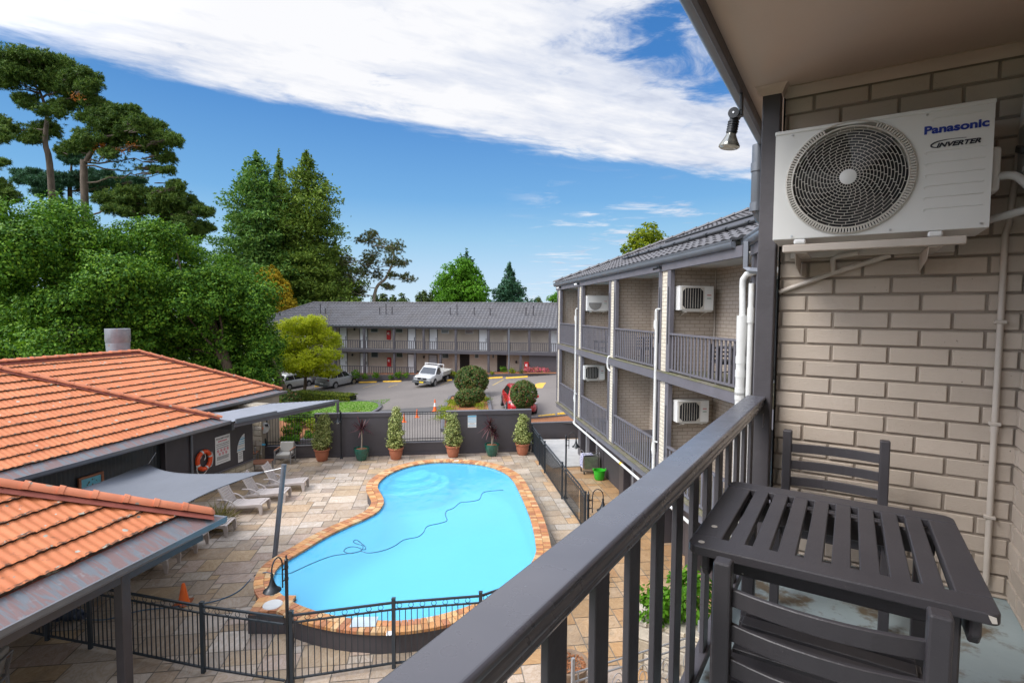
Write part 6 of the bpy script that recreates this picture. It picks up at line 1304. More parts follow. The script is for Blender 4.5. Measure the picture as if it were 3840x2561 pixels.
q = G(180, 2335); t = tag(MB().tube(smooth_path([(q.x-.7, q.y-.05, .12), (q.x-.3, q.y+.05, .2), (q.x+.1, q.y, .22), (q.x+.45, q.y+.1, .14), (q.x+.7, q.y+.12, .09)], 5), [.05+.11*math.sin(PI*i/20)+.02*math.sin(i*2.3) for i in range(21)], 10).build('folded_cover', pm('dark blue tarpaulin', (.02, .035, .07), .4, .4, 6, .5, 9), smooth=True), 'dark blue folded pool cover lying behind the ringed fence at left', 'pool cover')
# below the near balcony: planter, mulch pot, wrought iron gate
t = thing('planter_wall', 'tall sandstone planter box with rose bush below the near balcony', 'planter', (3.05, 9.55, 0), R(-30))
b = MB(); stonewall(b, 1.5, .95, lambda u, d, z: (-.75+u, -.3-d, z), 31); stonewall(b, .6, .95, lambda u, d, z: (-.75-d, -.3+u, z), 32); b.box(-.745, .75, -.295, .3, 0, .94); b.build('box', M['stone'], t, colors=True)
q = G(2138, 2500, .5); t = thing('flower_pot', 'wide brown pot of bark mulch with a green sprout below the near balcony', 'pot', (q.x-.02, q.y+.1, 0))
b = MB(); b.lathe([(0, 0), (.24, 0), (.27, .05), (.33, .46), (.36, .5), (.36, .53), (.32, .53), (.30, .48), (0, .47)], n=28); b.build('pot', pm('brown glazed pot', (.22, .15, .10), .45), t, smooth=True)
b = MB(); rr = random.Random(8)
for k in range(260):
    a, r_ = rr.uniform(0, 6.28), .3*math.sqrt(rr.random()); b.obox((r_*math.cos(a), r_*math.sin(a), .485+rr.uniform(0, .02)), (rr.uniform(.03, .07), .018, .006), (rr.uniform(-.4, .4), rr.uniform(-.4, .4), rr.uniform(0, 3)))
b.build('mulch', M['mulch'], t)
t = thing('iron_fence', 'dark wrought iron fence with scrolls beside the planter below the near balcony', 'fence', (1.0, 8.15, 0), R(24)); b = MB()
for z in (.12, .75, .9): b.beam((0, 0, z), (2.6, 0, z), .022, .022)
for k in range(6):
    x = .1+.5*k; b.beam((x, 0, 0), (x, 0, .9), .018, .018); c_ = Vector((x+.25, 0, .45))
    b.tube([c_+Vector((.13*math.cos(a)*(1-a/14), 0, .24*math.sin(a)*(1-a/14))) for a in np.linspace(0, 10, 40)], .007, 5)
for x in (0, 2.6): b.beam((x, 0, 0), (x, 0, 1.15), .045, .045)
b.build('ironwork', M['legmetal'], t)
# ------------------------------------------------------------------ vegetation
RS = np.random.RandomState(11)
def unit(v): return v/np.maximum(np.linalg.norm(v, axis=1, keepdims=True), 1e-6)
def rdir(n): return unit(RS.normal(size=(n, 3)))
def leaves(name, mat, parent, C, Nn, size, asp=.55, tdir=None, loc=None):
    n = len(C); Nn = unit(Nn); t = rdir(n) if tdir is None else tdir
    t = unit(t-Nn*np.sum(t*Nn, axis=1, keepdims=True)); b = np.cross(Nn, t); s = np.asarray(size).reshape(-1, 1)*np.ones((n, 1))
    V = np.empty((n, 4, 3)); V[:, 0] = C-t*s; V[:, 1] = C+b*s*asp; V[:, 2] = C+t*s; V[:, 3] = C-b*s*asp
    if loc is not None: V -= np.array(loc).reshape(1, 1, 3)
    me = bpy.data.meshes.new(name); me.vertices.add(4*n); me.vertices.foreach_set('co', V.reshape(-1).astype(np.float32)); me.loops.add(4*n); me.loops.foreach_set('vertex_index', np.arange(4*n, dtype=np.int32))
    me.polygons.add(n); me.polygons.foreach_set('loop_start', np.arange(0, 4*n, 4, dtype=np.int32)); me.polygons.foreach_set('loop_total', np.full(n, 4, np.int32)); me.update(calc_edges=True); me.validate()
    me.materials.append(mat); o = bpy.data.objects.new(name, me); COL.objects.link(o)
    if parent is not None: o.parent = parent
    return o
def lobe_leaves(lobes, puff=.45, cover=1.1, per=26, fill=.15, upb=.35, rad0=.74):
    """lobes: (center, radius or (rx,ry,rz)).  returns leaf centres and normals"""
    Cs, Ns = [], []
    for c, r in lobes:
        r = np.array(r if hasattr(r, '__len__') else (r, r, r), float); c = np.array(c, float); rm = r.mean()
        k = max(6, int(cover*4*PI*rm*rm/(puff*puff*1.6))); d = rdir(k); rad = RS.uniform(rad0, 1.06 if rad0 < .8 else 1.0, (k, 1))
        ki = int(k*fill); di = rdir(ki); P = np.vstack([c+d*r*rad, c+di*r*RS.uniform(.3, .75, (ki, 1))]); D = np.vstack([d, di]); pr = puff*RS.uniform(.5, 1.3, (len(P), 1))
        for q in range(per):
            e = rdir(len(P)); pos = P+e*pr*np.cbrt(RS.uniform(.2, 1, (len(P), 1)))*np.array([1, 1, .75]); nn = e*.6+D*.5+np.array([0, 0, upb])+RS.normal(size=e.shape)*.45; Cs.append(pos); Ns.append(nn)
    return np.vstack(Cs), np.vstack(Ns)
G1 = [(.014, .042, .010), (.022, .062, .013), (.034, .085, .017), (.050, .115, .022)]
LM_OAK = leafmat('oak leaf', [(0.031, 0.094, 0.014), (0.061, 0.155, 0.018), (0.109, 0.232, 0.023), (0.218, 0.362, 0.035)], .2, .5, None, .35)
LM_PINE = leafmat('pine needle', [(0.034, 0.076, 0.022), (0.062, 0.121, 0.026), (0.113, 0.177, 0.035), (0.165, 0.229, 0.044)], .15, .6, None, .3)
LM_CEDAR = leafmat('blue cedar needle', [(0.032, 0.087, 0.054), (0.051, 0.128, 0.077), (0.093, 0.189, 0.113)], .12)
LM_RED = leafmat('redwood needle', [(0.047, 0.122, 0.034), (0.085, 0.186, 0.044), (0.146, 0.264, 0.056), (0.211, 0.337, 0.075)], .18, .6, None, .25)
LM_RED2 = leafmat('olive redwood needle', [(0.072, 0.134, 0.026), (0.134, 0.207, 0.034), (0.213, 0.288, 0.048)], .18, .6, None, .25)
LM_GOLD = leafmat('golden conifer', [(0.184, 0.143, 0.011), (0.368, 0.259, 0.013), (0.589, 0.383, 0.022), (0.258, 0.231, 0.020)], .2)
LM_MAPLE = leafmat('lime maple leaf', [(0.242, 0.302, 0.012), (0.374, 0.426, 0.018), (0.506, 0.515, 0.026), (0.286, 0.358, 0.014)], .4, .5, None, .35)
LM_GUM = leafmat('grey gum leaf', [(0.058, 0.105, 0.040), (0.091, 0.143, 0.054), (0.165, 0.143, 0.064), (0.116, 0.105, 0.054)], .2)
LM_LIME = leafmat('bright green leaf', [(0.060, 0.163, 0.014), (0.101, 0.253, 0.020), (0.152, 0.325, 0.029)], .4, .5, None, .3)
LM_YELL = leafmat('yellow green leaf', [(0.110, 0.160, 0.010), (0.190, 0.240, 0.014), (0.270, 0.310, 0.025)], .4, .5, None, .4)
LM_CYP = leafmat('cypress leaf', [(0.042, 0.075, 0.021), (0.063, 0.102, 0.026), (0.090, 0.128, 0.033)], .15)
LM_TOPI = leafmat('topiary leaf', [(0.028, 0.070, 0.019), (0.055, 0.114, 0.026), (0.098, 0.153, 0.037), (0.215, 0.087, 0.047)], .2, .45, None, 1.5)
LM_VAR = leafmat('variegated leaf', [(0.109, 0.147, 0.047), (0.233, 0.279, 0.088), (0.420, 0.451, 0.176), (0.559, 0.574, 0.257)], .25, .5)
LM_HEDGE = leafmat('hedge leaf', [(0.042, 0.070, 0.011), (0.084, 0.119, 0.014), (0.196, 0.217, 0.021)], .25, .5)
LM_CORD = leafmat('purple strap leaf', [(0.035, 0.010, 0.016), (0.060, 0.018, 0.024), (0.150, 0.075, 0.085)], .15, .4)
LM_GRASS = leafmat('bright garden leaf', [(0.050, 0.130, 0.012), (0.090, 0.200, 0.016), (0.160, 0.260, 0.030)], .35)
LM_DRY = leafmat('dry grass', [(0.160, 0.130, 0.050), (0.240, 0.190, 0.080), (0.120, 0.140, 0.040)], .3)
LM_PINK = leafmat('pink flower', [(0.550, 0.100, 0.160), (0.620, 0.160, 0.220), (0.080, 0.150, 0.020)], .3)
PS = 1.63333
def PX(px, py, Y): return np.array(atY(px*PS, py*PS, Y))
def PR(r, Y): return r*PS*Y/FPX
def limb(b, a, c, r0, r1, sag=0, n=7, wob=.06, seed=0):
    a = Vector(a); c = Vector(c); L = (c-a).length; rr = random.Random(seed*31+int(L*100)); pts = []
    for i in range(n+1):
        t = i/n; p = a.lerp(c, t); k = math.sin(PI*t); p += Vector((rr.uniform(-1, 1), rr.uniform(-1, 1), rr.uniform(-1, 1)))*wob*L*.35*k+Vector((0, 0, sag*k)); pts.append(p)
    b.tube(smooth_path(pts, 2), [r0+(r1-r0)*i/(2*n) for i in range(2*n+1)], 7)
def broadleaf(name, label, group, base, lobes, mat, puff, per, size, cover=1.0, bark='bark', tr=.35, fill=.15, asp=.6, upb=.35):
    base = Vector(base); t = thing(name, label, 'tree', base, 0, group); C_, N_ = lobe_leaves(lobes, puff, cover, per, fill, upb)
    leaves('crown', mat, t, C_, N_, size*RS.uniform(.7, 1.3, len(C_)), asp, None, base)
    b = MB(); cen = sum((Vector(c) for c, r in lobes), Vector())/len(lobes); top = Vector((base.x*.5+cen.x*.5, base.y*.5+cen.y*.5, cen.z)); b.tube(smooth_path([Vector(), (top-base)*.35+Vector((.1, 0, 0)), (top-base)*.7, top-base], 4), [tr*(1-.045*i) for i in range(13)], 9)
    step = 12 if len(lobes) > 20 else 1
    for i, (c, r) in enumerate(lobes[::step]): limb(b, (top-base)*(.35+.4*(i % 3)/3), Vector(c)-base, tr*.3, tr*.06, .2, 6, .08, i)
    b.build('trunk', M[bark], t, smooth=True); return t
def lb(L, Y, dy=2.0, sq=.92, seed=0, sub_=42):
    rr = random.Random(seed); out = []
    for x, y, r in L:
        yy = Y+rr.uniform(-dy, dy); q = PR(r, yy); c = PX(x, y, yy)
        if r < sub_: out.append((c, (q, q*.95, q*sq))); continue
        out.append((c, (q*.74, q*.7, q*.68*sq)))
        for k in range(11):
            d = Vector((rr.gauss(0, 1), rr.gauss(0, 1)-.35, rr.gauss(0, 1)+.2)).normalized(); f = rr.uniform(.30, .48)*q; out.append((c+np.array(d)*q*.70, (f, f, f*.85)))
    return out
broadleaf('oak_tree', 'large dark green leafy tree at the far left behind the orange roofs', 'dense green trees behind the pool house', (-25, 37, -1), lb([(50, 570, 110), (165, 545, 95), (-40, 640, 110), (110, 660, 125), (225, 590, 90), (20, 740, 105), (150, 770, 105), (265, 680, 105), (-60, 520, 80), (250, 800, 95), (60, 830, 80)], 36, 2.5, .9, 1), LM_OAK, .50, 24, .10, 1.0, tr=.5)
broadleaf('oak_tree', 'large dark green leafy tree in the middle of the row behind the orange roofs', 'dense green trees behind the pool house', (-20.5, 40, -1), lb([(335, 585, 80), (420, 610, 80), (320, 680, 95), (420, 715, 100), (345, 800, 95), (440, 820, 85), (490, 660, 75), (380, 540, 45), (500, 760, 80)], 39.5, 2.2, .9, 2), LM_OAK, .50, 24, .10, 1.0, tr=.45)
broadleaf('oak_tree', 'dark green leafy tree at the right end of the row, next to the lime maple', 'dense green trees behind the pool house', (-18, 42.5, -1), lb([(530, 650, 70), (570, 710, 75), (545, 790, 85), (600, 790, 60), (570, 860, 75), (500, 870, 70), (612, 838, 36), (580, 640, 35)], 42, 1.8, .9, 3), LM_OAK, .50, 24, .10, 1.0, tr=.4)

# pines: flat pads of needle tufts on crooked limbs.  pad = (crop x, crop y, radius px) in the first enlargement of the photo
def pads_to(P, Y, dy, seed):
    rr = random.Random(seed); out = []
    for x, y, r in P:
        y0 = Y+rr.uniform(-dy, dy); c0 = np.array(atY(x*.5484, y*.5484, y0)); out.append((c0, r*.5484*y0/FPX*.92, None))
        for _ in range(6): a = rr.uniform(0, 6.28); q = r*rr.uniform(.5, 1.2); y1 = y0+rr.uniform(-1.2, 1.2); out.append((np.array(atY((x+q*math.cos(a))*.5484, (y+q*.45*math.sin(a))*.5484, y1)), r*.5484*y1/FPX*rr.uniform(.38, .65), c0))
    return out
def pine(name, label, group, trunk, pads, mat, bark, Y, r0, dens=1.0, size=.2, flat=.55, extra=()):
    tp = [Vector(atY(x*.5484, y*.5484, Y)) for x, y in trunk]; tp[0].z = -1; base = tp[0].copy(); t = thing(name, label, 'tree', base, 0, group)
    b = MB(); sp_ = smooth_path(tp, 5); n = len(sp_); b.tube([p-base for p in sp_], [r0*(1-.72*i/(n-1)) for i in range(n)], 10); Cs, Ns, Ts = [], [], []
    for i, (c, r, pc) in enumerate(pads):
        cv = Vector(c); cand = [p for p in sp_ if p.z < cv.z+.3] or sp_; a = min(cand, key=lambda p: (p-cv).length+.6*abs((cv.z-r*.8)-p.z)); limb(b, a-base, cv-base-Vector((0, 0, r*.2)), r0*.24, r0*.05, -.15*r, 7, .13, i) if pc is None else limb(b, Vector(pc)-base, cv-base, r0*.06, r0*.03, 0, 3, .1, i)
        for q in range(3):
            e = rdir(1)[0]*r*.8*np.array([1, 1, .3]); limb(b, (cv-base)*.75+(a-base)*.25, Vector(c+e)-base, r0*.10, r0*.03, 0, 4, .1, i*7+q)
        if pc is None:
            m_ = int(26*dens*max(1, r)); f_ = RS.uniform(.35, 1.0, (m_, 1)); lp = np.array(a)+(c-np.array(a))*f_+RS.normal(size=(m_, 3))*np.array([.45, .45, .28])
            for q in range(12): e = unit(rdir(m_)+np.array([0, 0, .5])); Cs.append(lp+e*size*.7); Ts.append(e); Ns.append(rdir(m_))
        k = int(dens*62*r*r/.55)+10; d = rdir(k); pos = c+d*np.array([r, r, r*flat])*np.sqrt(RS.uniform(.05, 1.45, (k, 1))); pos[:, 2] += .14*r*RS.normal(size=k)
        for q in range(15):
            e = unit(rdir(k)+np.array([0, 0, .55])+d*.4); Cs.append(pos+e*size*.75); Ts.append(e); Ns.append(rdir(k))
    b.build('trunk', M[bark], t, smooth=True); C_ = np.vstack(Cs); leaves('crown', mat, t, C_, np.vstack(Ns), size*RS.uniform(.7, 1.25, len(C_)), .16, np.vstack(Ts), base); return t
M['pinebark'] = pm('pine bark', (.12, .09, .068), .95, .35, 5, .8, 12, stretch=(1, 1, .3))
GP = 'old pines at the upper left'
pine('pine_tree', 'tall pine with bare leaning trunk and high umbrella crown at the upper left', GP, [(370, 1500), (350, 1250), (310, 980), (320, 780), (270, 620)],
     pads_to([(60, 390, 110), (190, 430, 110), (310, 420, 90), (420, 470, 95), (540, 530, 90), (620, 590, 75), (90, 510, 100), (250, 520, 95), (400, 560, 100), (510, 640, 80), (-20, 480, 100), (170, 690, 70), (30, 560, 70), (350, 760, 70), (430, 720, 60), (60, 880, 80), (320, 900, 80), (250, 930, 55), (600, 540, 60), (-60, 830, 80), (200, 950, 50)], 52, 2.2, 1), LM_PINE, 'pinebark', 52, .34, 1.0, .17)
pine('pine_tree', 'second pine with forked trunk and orange dead sprigs, right of the umbrella pine', GP, [(590, 1500), (575, 1250), (590, 1110), (640, 1020), (700, 900)],
     pads_to([(640, 710, 70), (720, 770, 85), (830, 780, 85), (900, 790, 80), (960, 850, 80), (1050, 890, 85), (1130, 950, 80), (1190, 960, 60), (1080, 1010, 75), (700, 880, 80), (600, 950, 80), (520, 1000, 70), (800, 960, 80), (620, 800, 70), (1150, 1090, 55), (1160, 1170, 40), (960, 980, 70), (880, 890, 70), (450, 1020, 50), (760, 1050, 50), (1060, 1160, 35), (1200, 1270, 45)], 49, 2.2, 2), LM_PINE, 'pinebark', 49, .36, 1.0, .17)
pine('pine_tree', 'broad low pine crown spreading above the dark green trees, left of the redwoods', GP, [(1100, 1700), (1120, 1550), (1080, 1450), (1060, 1380)],
     pads_to([(760, 1360, 85), (880, 1340, 85), (1000, 1330, 80), (1120, 1350, 85), (1250, 1360, 80), (1330, 1430, 75), (1230, 1450, 80), (1080, 1430, 80), (930, 1430, 80), (1400, 1450, 55), (1300, 1530, 75), (1180, 1530, 65), (820, 1440, 70), (1400, 1560, 60), (1300, 1610, 80)], 50, 2.0, 3), LM_PINE, 'pinebark', 50, .42, 1.0, .17)
pine('cedar_tree', 'blue green cedar with flat layered branches behind the two pine trunks', None, [(480, 1600), (480, 1400), (480, 1250), (490, 1120)],
     pads_to([(200, 1210, 80), (290, 1250, 80), (420, 1220, 85), (560, 1210, 80), (700, 1230, 80), (820, 1260, 75), (900, 1250, 55), (640, 1290, 80), (330, 1310, 70), (500, 1080, 60), (560, 1040, 40), (740, 1200, 40)], 60, 2.0, 4), LM_CEDAR, 'pinebark', 60, .3, .9, .22, .25)
pine('pine_tree', 'dark pine branches reaching in at the left edge of the photo', GP, [(-160, 1500), (-150, 1200), (-150, 900)], pads_to([(-10, 920, 70), (-5, 1110, 35), (0, 1270, 55), (60, 1350, 60), (-60, 1330, 80), (-100, 950, 80)], 47, 1.5, 5), LM_PINE, 'pinebark', 47, .5, 1, .19)
# orange dead sprigs
b_ = [(690, 1000), (700, 1040), (820, 1045), (915, 990), (660, 1030), (530, 665), (720, 1075)]
cs = np.vstack([np.array(atY(x*.5484, y*.5484, 48.0))+RS.normal(size=(50, 3))*np.array([.28, .28, .16]) for x, y in b_]); pr_ = [o for o in bpy.data.objects if o.name.startswith('pine_tree') and 'forked' in o.get('label', '')][0]
leaves('dead_sprigs', leafmat('dead needles', [(.36, .10, .02), (.45, .17, .03)], .2), pr_, cs, rdir(len(cs)), .12, .35, None, pr_.location)['kind'] = 'stuff'

def conifer(name, label, group, apex, base_y, halfw, Y, mat, n_whorl, size, prof=lambda t: t**.8, seed=0, per=34, droop=.12, spread=.40, thick=.5, skirt=1.0):
    A = Vector(PX(apex[0], apex[1], Y)); zb = PX(apex[0], base_y, Y)[2]; Hh = A.z-zb; base = Vector((A.x, A.y, -1)); t = thing(name, label, 'tree', base, 0, group); rm = PR(halfw, Y); rr = random.Random(seed)
    b = MB(); b.tube([(0, 0, 0), (0, 0, (A.z+1)*.5), (0, 0, A.z+1)], [rm*.09+.1, rm*.055+.06, .03], 8); Cs, Ns, Ts = [], [], []
    for i in range(n_whorl):
        t_ = (i+.5)/n_whorl; L = rm*prof(t_)*rr.uniform(.85, 1.1); z = A.z-Hh*t_; nb = max(5, int(5+6*t_))
        for k in range(nb):
            a = 2*PI*(k+rr.random()*.9)/nb+i*1.3; Lk = L*rr.uniform(.62, 1.18)*(1+.22*math.sin(2*a+i*.35+seed)+.12*math.sin(3*a-i*.8)); zj = rr.uniform(-.5, .5)*Hh/n_whorl*4; d = np.array([math.cos(a), math.sin(a), 0]); c = np.array([A.x, A.y, z+zj])
            if i % 2 == 0 or n_whorl < 22: b.tube([Vector(c)-base, Vector(c+d*Lk*.5+np.array([0, 0, -droop*Lk*.35]))-base, Vector(c+d*Lk*.95+np.array([0, 0, -droop*Lk*.8]))-base], [.03+.012*Lk, .03, .012], 5)
            m_ = int(per*Lk/max(rm, .1)*thick*2)+8; s = RS.uniform(.12, 1, m_)**.8; sd_ = np.array([-d[1], d[0], 0]); wv = spread*Lk*(1.15-s)*RS.normal(size=m_)
            pos = c+d*(s*Lk)[:, None]+sd_*wv[:, None]; pos[:, 2] += -droop*Lk*s+(.10*Lk*np.maximum(0, s-.75))*2-.10*np.abs(wv)+RS.normal(size=m_)*.26; Cs.append(pos); Ns.append(RS.normal(size=(m_, 3))*.8+np.array([0, 0, .7])); Ts.append(d*.7+sd_*np.sign(wv)[:, None]*.7+RS.normal(size=(m_, 3))*.5+np.array([0, 0, .15]))
    m_ = 40; Cs.append(np.array([A.x, A.y, A.z])+RS.normal(size=(m_, 3))*np.array([.12, .12, .35])*size*4-np.array([0, 0, .3])); Ns.append(rdir(m_)); Ts.append(rdir(m_)+np.array([0, 0, 1.5]))
    b.build('trunk', M['pinebark'], t, smooth=True); C_ = np.vstack(Cs); leaves('crown', mat, t, C_, np.vstack(Ns), size*RS.uniform(.7, 1.3, len(C_)), .42, np.vstack(Ts), base); return t
GR = 'tall redwoods behind the motel block'
conifer('redwood_tree', 'bushy blue green redwood, left one of the tall group', GR, (588, 356), 740, 120, 68, LM_RED, 62, .22, lambda t: .34*min(1, t*7)+.70*t**.95, 1, 170)
conifer('redwood_tree', 'slim dark redwood tip between the two bigger redwoods', GR, (640, 362), 740, 75, 74, LM_RED2, 48, .2, lambda t: .25*min(1, t*5)+.75*t, 2, 150)
conifer('redwood_tree', 'tall olive green redwood with rounded top, right one of the tall group', GR, (703, 354), 740, 105, 70, LM_RED2, 62, .21, lambda t: .50*min(1, t*5)+.54*t**1.1, 3, 170)
conifer('redwood_tree', 'lower dark redwood boughs between the redwoods and the gum tree', GR, (770, 560), 740, 70, 76, LM_RED2, 24, .25, lambda t: .45*min(1, t*4)+.6*t, 4, 90)
broadleaf('golden_conifer', 'golden yellow conifer in front of the redwoods, behind the left end of the grey roof', None, (PX(620, 700, 62)[0], 62, -1), lb([(620, 640, 26), (608, 668, 34), (640, 672, 30), (618, 700, 42), (655, 702, 26), (590, 700, 30)], 62, .8, 1.1, 5), LM_GOLD, .38, 20, .13, 1.0, tr=.2)
def layered(L, Y, dy, seed): 
    rr = random.Random(seed); return [(PX(x, y, Y+rr.uniform(-dy, dy)), (PR(r, Y), PR(r, Y), PR(r*.42, Y))) for x, y, r in L]
broadleaf('maple_tree', 'lime green maple with layered boughs in front of the motel block', None, (-18.8, 48, -1), layered([(700, 745, 45), (745, 775, 38), (680, 780, 48), (735, 815, 45), (690, 830, 50), (660, 800, 40), (750, 850, 32), (700, 846, 38), (650, 826, 33), (725, 760, 35), (665, 745, 30), (765, 790, 22), (640, 830, 30), (720, 735, 25)], 47.5, 1.6, 6), LM_MAPLE, .36, 28, .085, 1.1, tr=.16, asp=.45, upb=.8)
# gum tree
t = pine('gum_tree', 'sparse brownish grey gum tree with a leaning pale trunk right of the redwoods', None, [(2540, 2080), (2560, 2020), (2640, 1900), (2690, 1780), (2690, 1700)], pads_to([(2480, 1640, 55), (2550, 1600, 35), (2630, 1690, 65), (2700, 1690, 60), (2560, 1760, 60), (2650, 1780, 60), (2730, 1800, 45), (2480, 1800, 60), (2420, 1900, 70), (2560, 1870, 55), (2700, 1880, 35), (2790, 1900, 40), (2370, 1780, 55), (2650, 1960, 30), (2440, 2000, 70), (2340, 1960, 70)], 74, 2.5, 7), LM_GUM, 'barkpale', 74, .28, .13, .17, .8)
conifer('pine_tree', 'dark pointed pine top rising behind the round bright green tree', GP if False else None, (1070, 586), 740, 60, 92, LM_CEDAR, 22, .3, lambda t: .25+.8*t, 8, 30)
broadleaf('plane_tree', 'rounded bright green tree beyond the grey roof', None, (PX(1060, 700, 80)[0], 80, -1), lb([(1040, 640, 34), (1075, 640, 34), (1060, 620, 26), (1025, 668, 32), (1090, 670, 30), (1058, 680, 46), (1100, 695, 24), (1020, 700, 26)], 80, 2, 1.0, 9), LM_LIME, .55, 20, .17, 1.0, tr=.35)
conifer('cedar_tree', 'blue green cedar with a broad pointed outline beyond the grey roof', None, (1170, 612), 730, 66, 86, LM_CEDAR, 22, .26, lambda t: t**.85, 9, 110, .05, .26)
GC_ = 'small rounded cypresses beyond the grey roof'
for i, (x, y, w_) in enumerate(((862, 676, 12), (880, 672, 14), (902, 678, 13), (922, 674, 12), (933, 684, 9), (962, 672, 10), (975, 668, 11), (990, 670, 11), (1002, 674, 10), (1237, 684, 12))):
    A_ = PX(x, y, 96); zz = PX(x, 712, 96)[2]; h = A_[2]-zz; rw = PR(w_*.8, 96)
    broadleaf('cypress_tree', ['small olive cypress beside the gum tree trunk, first of five', 'second small olive cypress right of the gum tree trunk', 'third small olive cypress right of the gum tree trunk', 'fourth olive cypress right of the gum tree trunk', 'lowest olive cypress at the right end of the group by the gum tree', 'leftmost small cypress beside the round bright green tree', 'tallest small cypress left of the round bright green tree', 'third small cypress left of the round bright green tree', 'small cypress touching the round bright green tree', 'lone small cypress between the pointed cedar and the wing'][i], GC_, (A_[0], 96, -1), [(np.array([A_[0], 96, zz+h*.3]), (rw, rw, h*.4)), (np.array([A_[0], 96, zz+h*.65]), (rw*.7, rw*.7, h*.34))], LM_CYP, .4, 16, .17, 1.1, tr=.12)
broadleaf('tree', 'bright green tree top at the corner of the wing roof', None, (PX(1278, 700, 90)[0], 90, -1), lb([(1272, 690, 14), (1290, 680, 16), (1300, 695, 16)], 90, 1, .8, 12), LM_LIME, .5, 20, .17, 1.0, tr=.2)
broadleaf('tree', 'yellow green tree rising behind the grey tiled roof of the wing', None, (PX(1475, 600, 46)[0], 46, -1), lb([(1485, 536, 24), (1465, 555, 24), (1505, 552, 22), (1448, 580, 22), (1480, 580, 28), (1520, 575, 16), (1438, 592, 12)], 46, 1.2, .9, 13), LM_YELL, .36, 15, .13, .9, tr=.18)
# bare tree in front of the far roof
q = PX(735, 720, 50.5); t = thing('bare_tree', 'thin leafless grey tree against the far grey roof', 'tree', (q[0], 50.5, -.5)); b = MB(); rr = random.Random(4)
for k in range(16):
    a = rr.uniform(-.5, .5); h = rr.uniform(3, 7); z0 = rr.uniform(2, 4.5); limb(b, (0, 0, z0), (math.sin(a)*h*.45, rr.uniform(-.6, .6), z0+h*.62), .035, .008, 0, 5, .1, k)
b.tube([(0, 0, 0), (.05, 0, 3), (-.03, 0, 5)], [.1, .07, .04], 7); b.build('trunk', pm('grey twig', (.16, .13, .12), .9), t, smooth=True)
b = MB(); 
for k in range(7): q = PX(560+k*0, 0, 0) if False else None
struct(leaves('far_wood', LM_CYP, None, *(lambda L: (L[0], L[1]))(lobe_leaves([((x, 150+RS.uniform(-10, 10), 1+RS.uniform(0, 1.5)), (8, 6, 5)) for x in range(-150, 150, 9)], 1.3, .7, 6)), .5), 'stuff')
o = bpy.data.objects['far_wood']; tag(o, 'low line of far trees behind the motel block', 'wood')

# ------------------------------------------------------------------ clipped bushes, hedge, garden
def bush(name, label, cat, loc, lobes, mat, size, puff=.12, per=14, cover=1.3, group=None, stem=None, rad0=.74):
    loc = Vector(loc); t = thing(name, label, cat, loc, 0, group); C_, N_ = lobe_leaves([(np.array(c)+np.array(loc), r) for c, r in lobes], puff, cover, per, .25, .35, rad0); C_[:, 2] = np.maximum(C_[:, 2], loc.z+.01); leaves('foliage', mat, t, C_, N_, size*RS.uniform(.7, 1.3, len(C_)), .55, None, loc)
    b = MB(); z = (stem or .3); b.tube([(0, 0, -.05), (.02, 0, z*.5), (0, 0, z+.1)], .04 if stem else .02, 6); b.build('stem', M['bark'], t, smooth=True); return t
GT = 'clipped round bushes by the car park'
bush('topiary', 'largest clipped dome bush with reddish tips in the garden bed', 'bush', (-2.95, 39.0, .4), [((0, 0, 1.2), (1.22, 1.2, 1.05))], LM_TOPI, .06, .13, 12, 1.5, GT, .5, .94)
bush('topiary', 'lower clipped bush in front of the largest dome bush', 'bush', (-2.72, 34.2, .4), [((-.15, 0, .65), (.80, .75, .58)), ((.42, .1, .85), (.55, .5, .45))], LM_TOPI, .05, .12, 12, 1.5, GT, .3, .93)
bush('topiary', 'clipped ball tree on a thin stem in front of the red car', 'bush', (.66, 29.2, .65), [((0, 0, 1.45), (.72, .72, .75))], LM_TOPI, .045, .10, 12, 1.6, GT, 1.0, .94)
q = PX(655, 910, 38.5); bush('shrub', 'dark rounded shrub between the orange roof and the clipped hedge', 'bush', (q[0], 38.5, -.6), [((0, 0, .7), (1.0, .9, .75))], LM_TOPI, .07, .18, 14, 1.4)
for i, (px_, py_, Y_) in enumerate(((600, 922, 35.5), (632, 915, 34.5))):
    q = PX(px_, py_, Y_); bush('shrub', ['small lime shrub sprouting beyond the awning, left one', 'small lime shrub sprouting beyond the awning, right one'][i], 'bush', (q[0], Y_, q[2]-.7), [((0, 0, .45), (.3, .3, .45))], LM_YELL, .05, .14, 10, 1)
t = thing('hedge', 'low clipped green hedge along the car park beside the lawn', 'hedge', (-14.4, 40.9, -.42), R(-19))
k = 9000; P = np.column_stack([RS.uniform(-2.6, 2.6, k), RS.uniform(-.55, .55, k), RS.uniform(0, .72, k)]); f = RS.randint(0, 4, k); P[f == 0, 2] = .72; P[f == 1, 1] = -.55; P[(f == 2), 2] = .72; P += RS.normal(size=P.shape)*.03
nn = np.zeros_like(P); nn[:, 2] = (P[:, 2] > .66)*1.0; nn[:, 1] = np.where(P[:, 1] < -.5, -1.0, 0.0); leaves('foliage', LM_HEDGE, t, P, nn+RS.normal(size=P.shape)*.5, .05, .6)
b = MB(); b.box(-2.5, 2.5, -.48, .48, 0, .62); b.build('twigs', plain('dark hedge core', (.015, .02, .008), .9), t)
grassm = pm('short lawn', (.13, .21, .035), .9, .2, 2, .5, 80)
lawn = [(-15.5, 39.6), (-12.0, 39.7), (-10.4, 39.0), (-9.4, 37.6), (-8.95, 35.6), (-9.2, 33.6), (-9.9, 32), (-11, 31), (-15.5, 31)]
b = MB(); b.add([(x, y, zc(x)+.10) for x, y in lawn], [tuple(range(len(lawn)))]); struct(b.build('lawn', grassm))
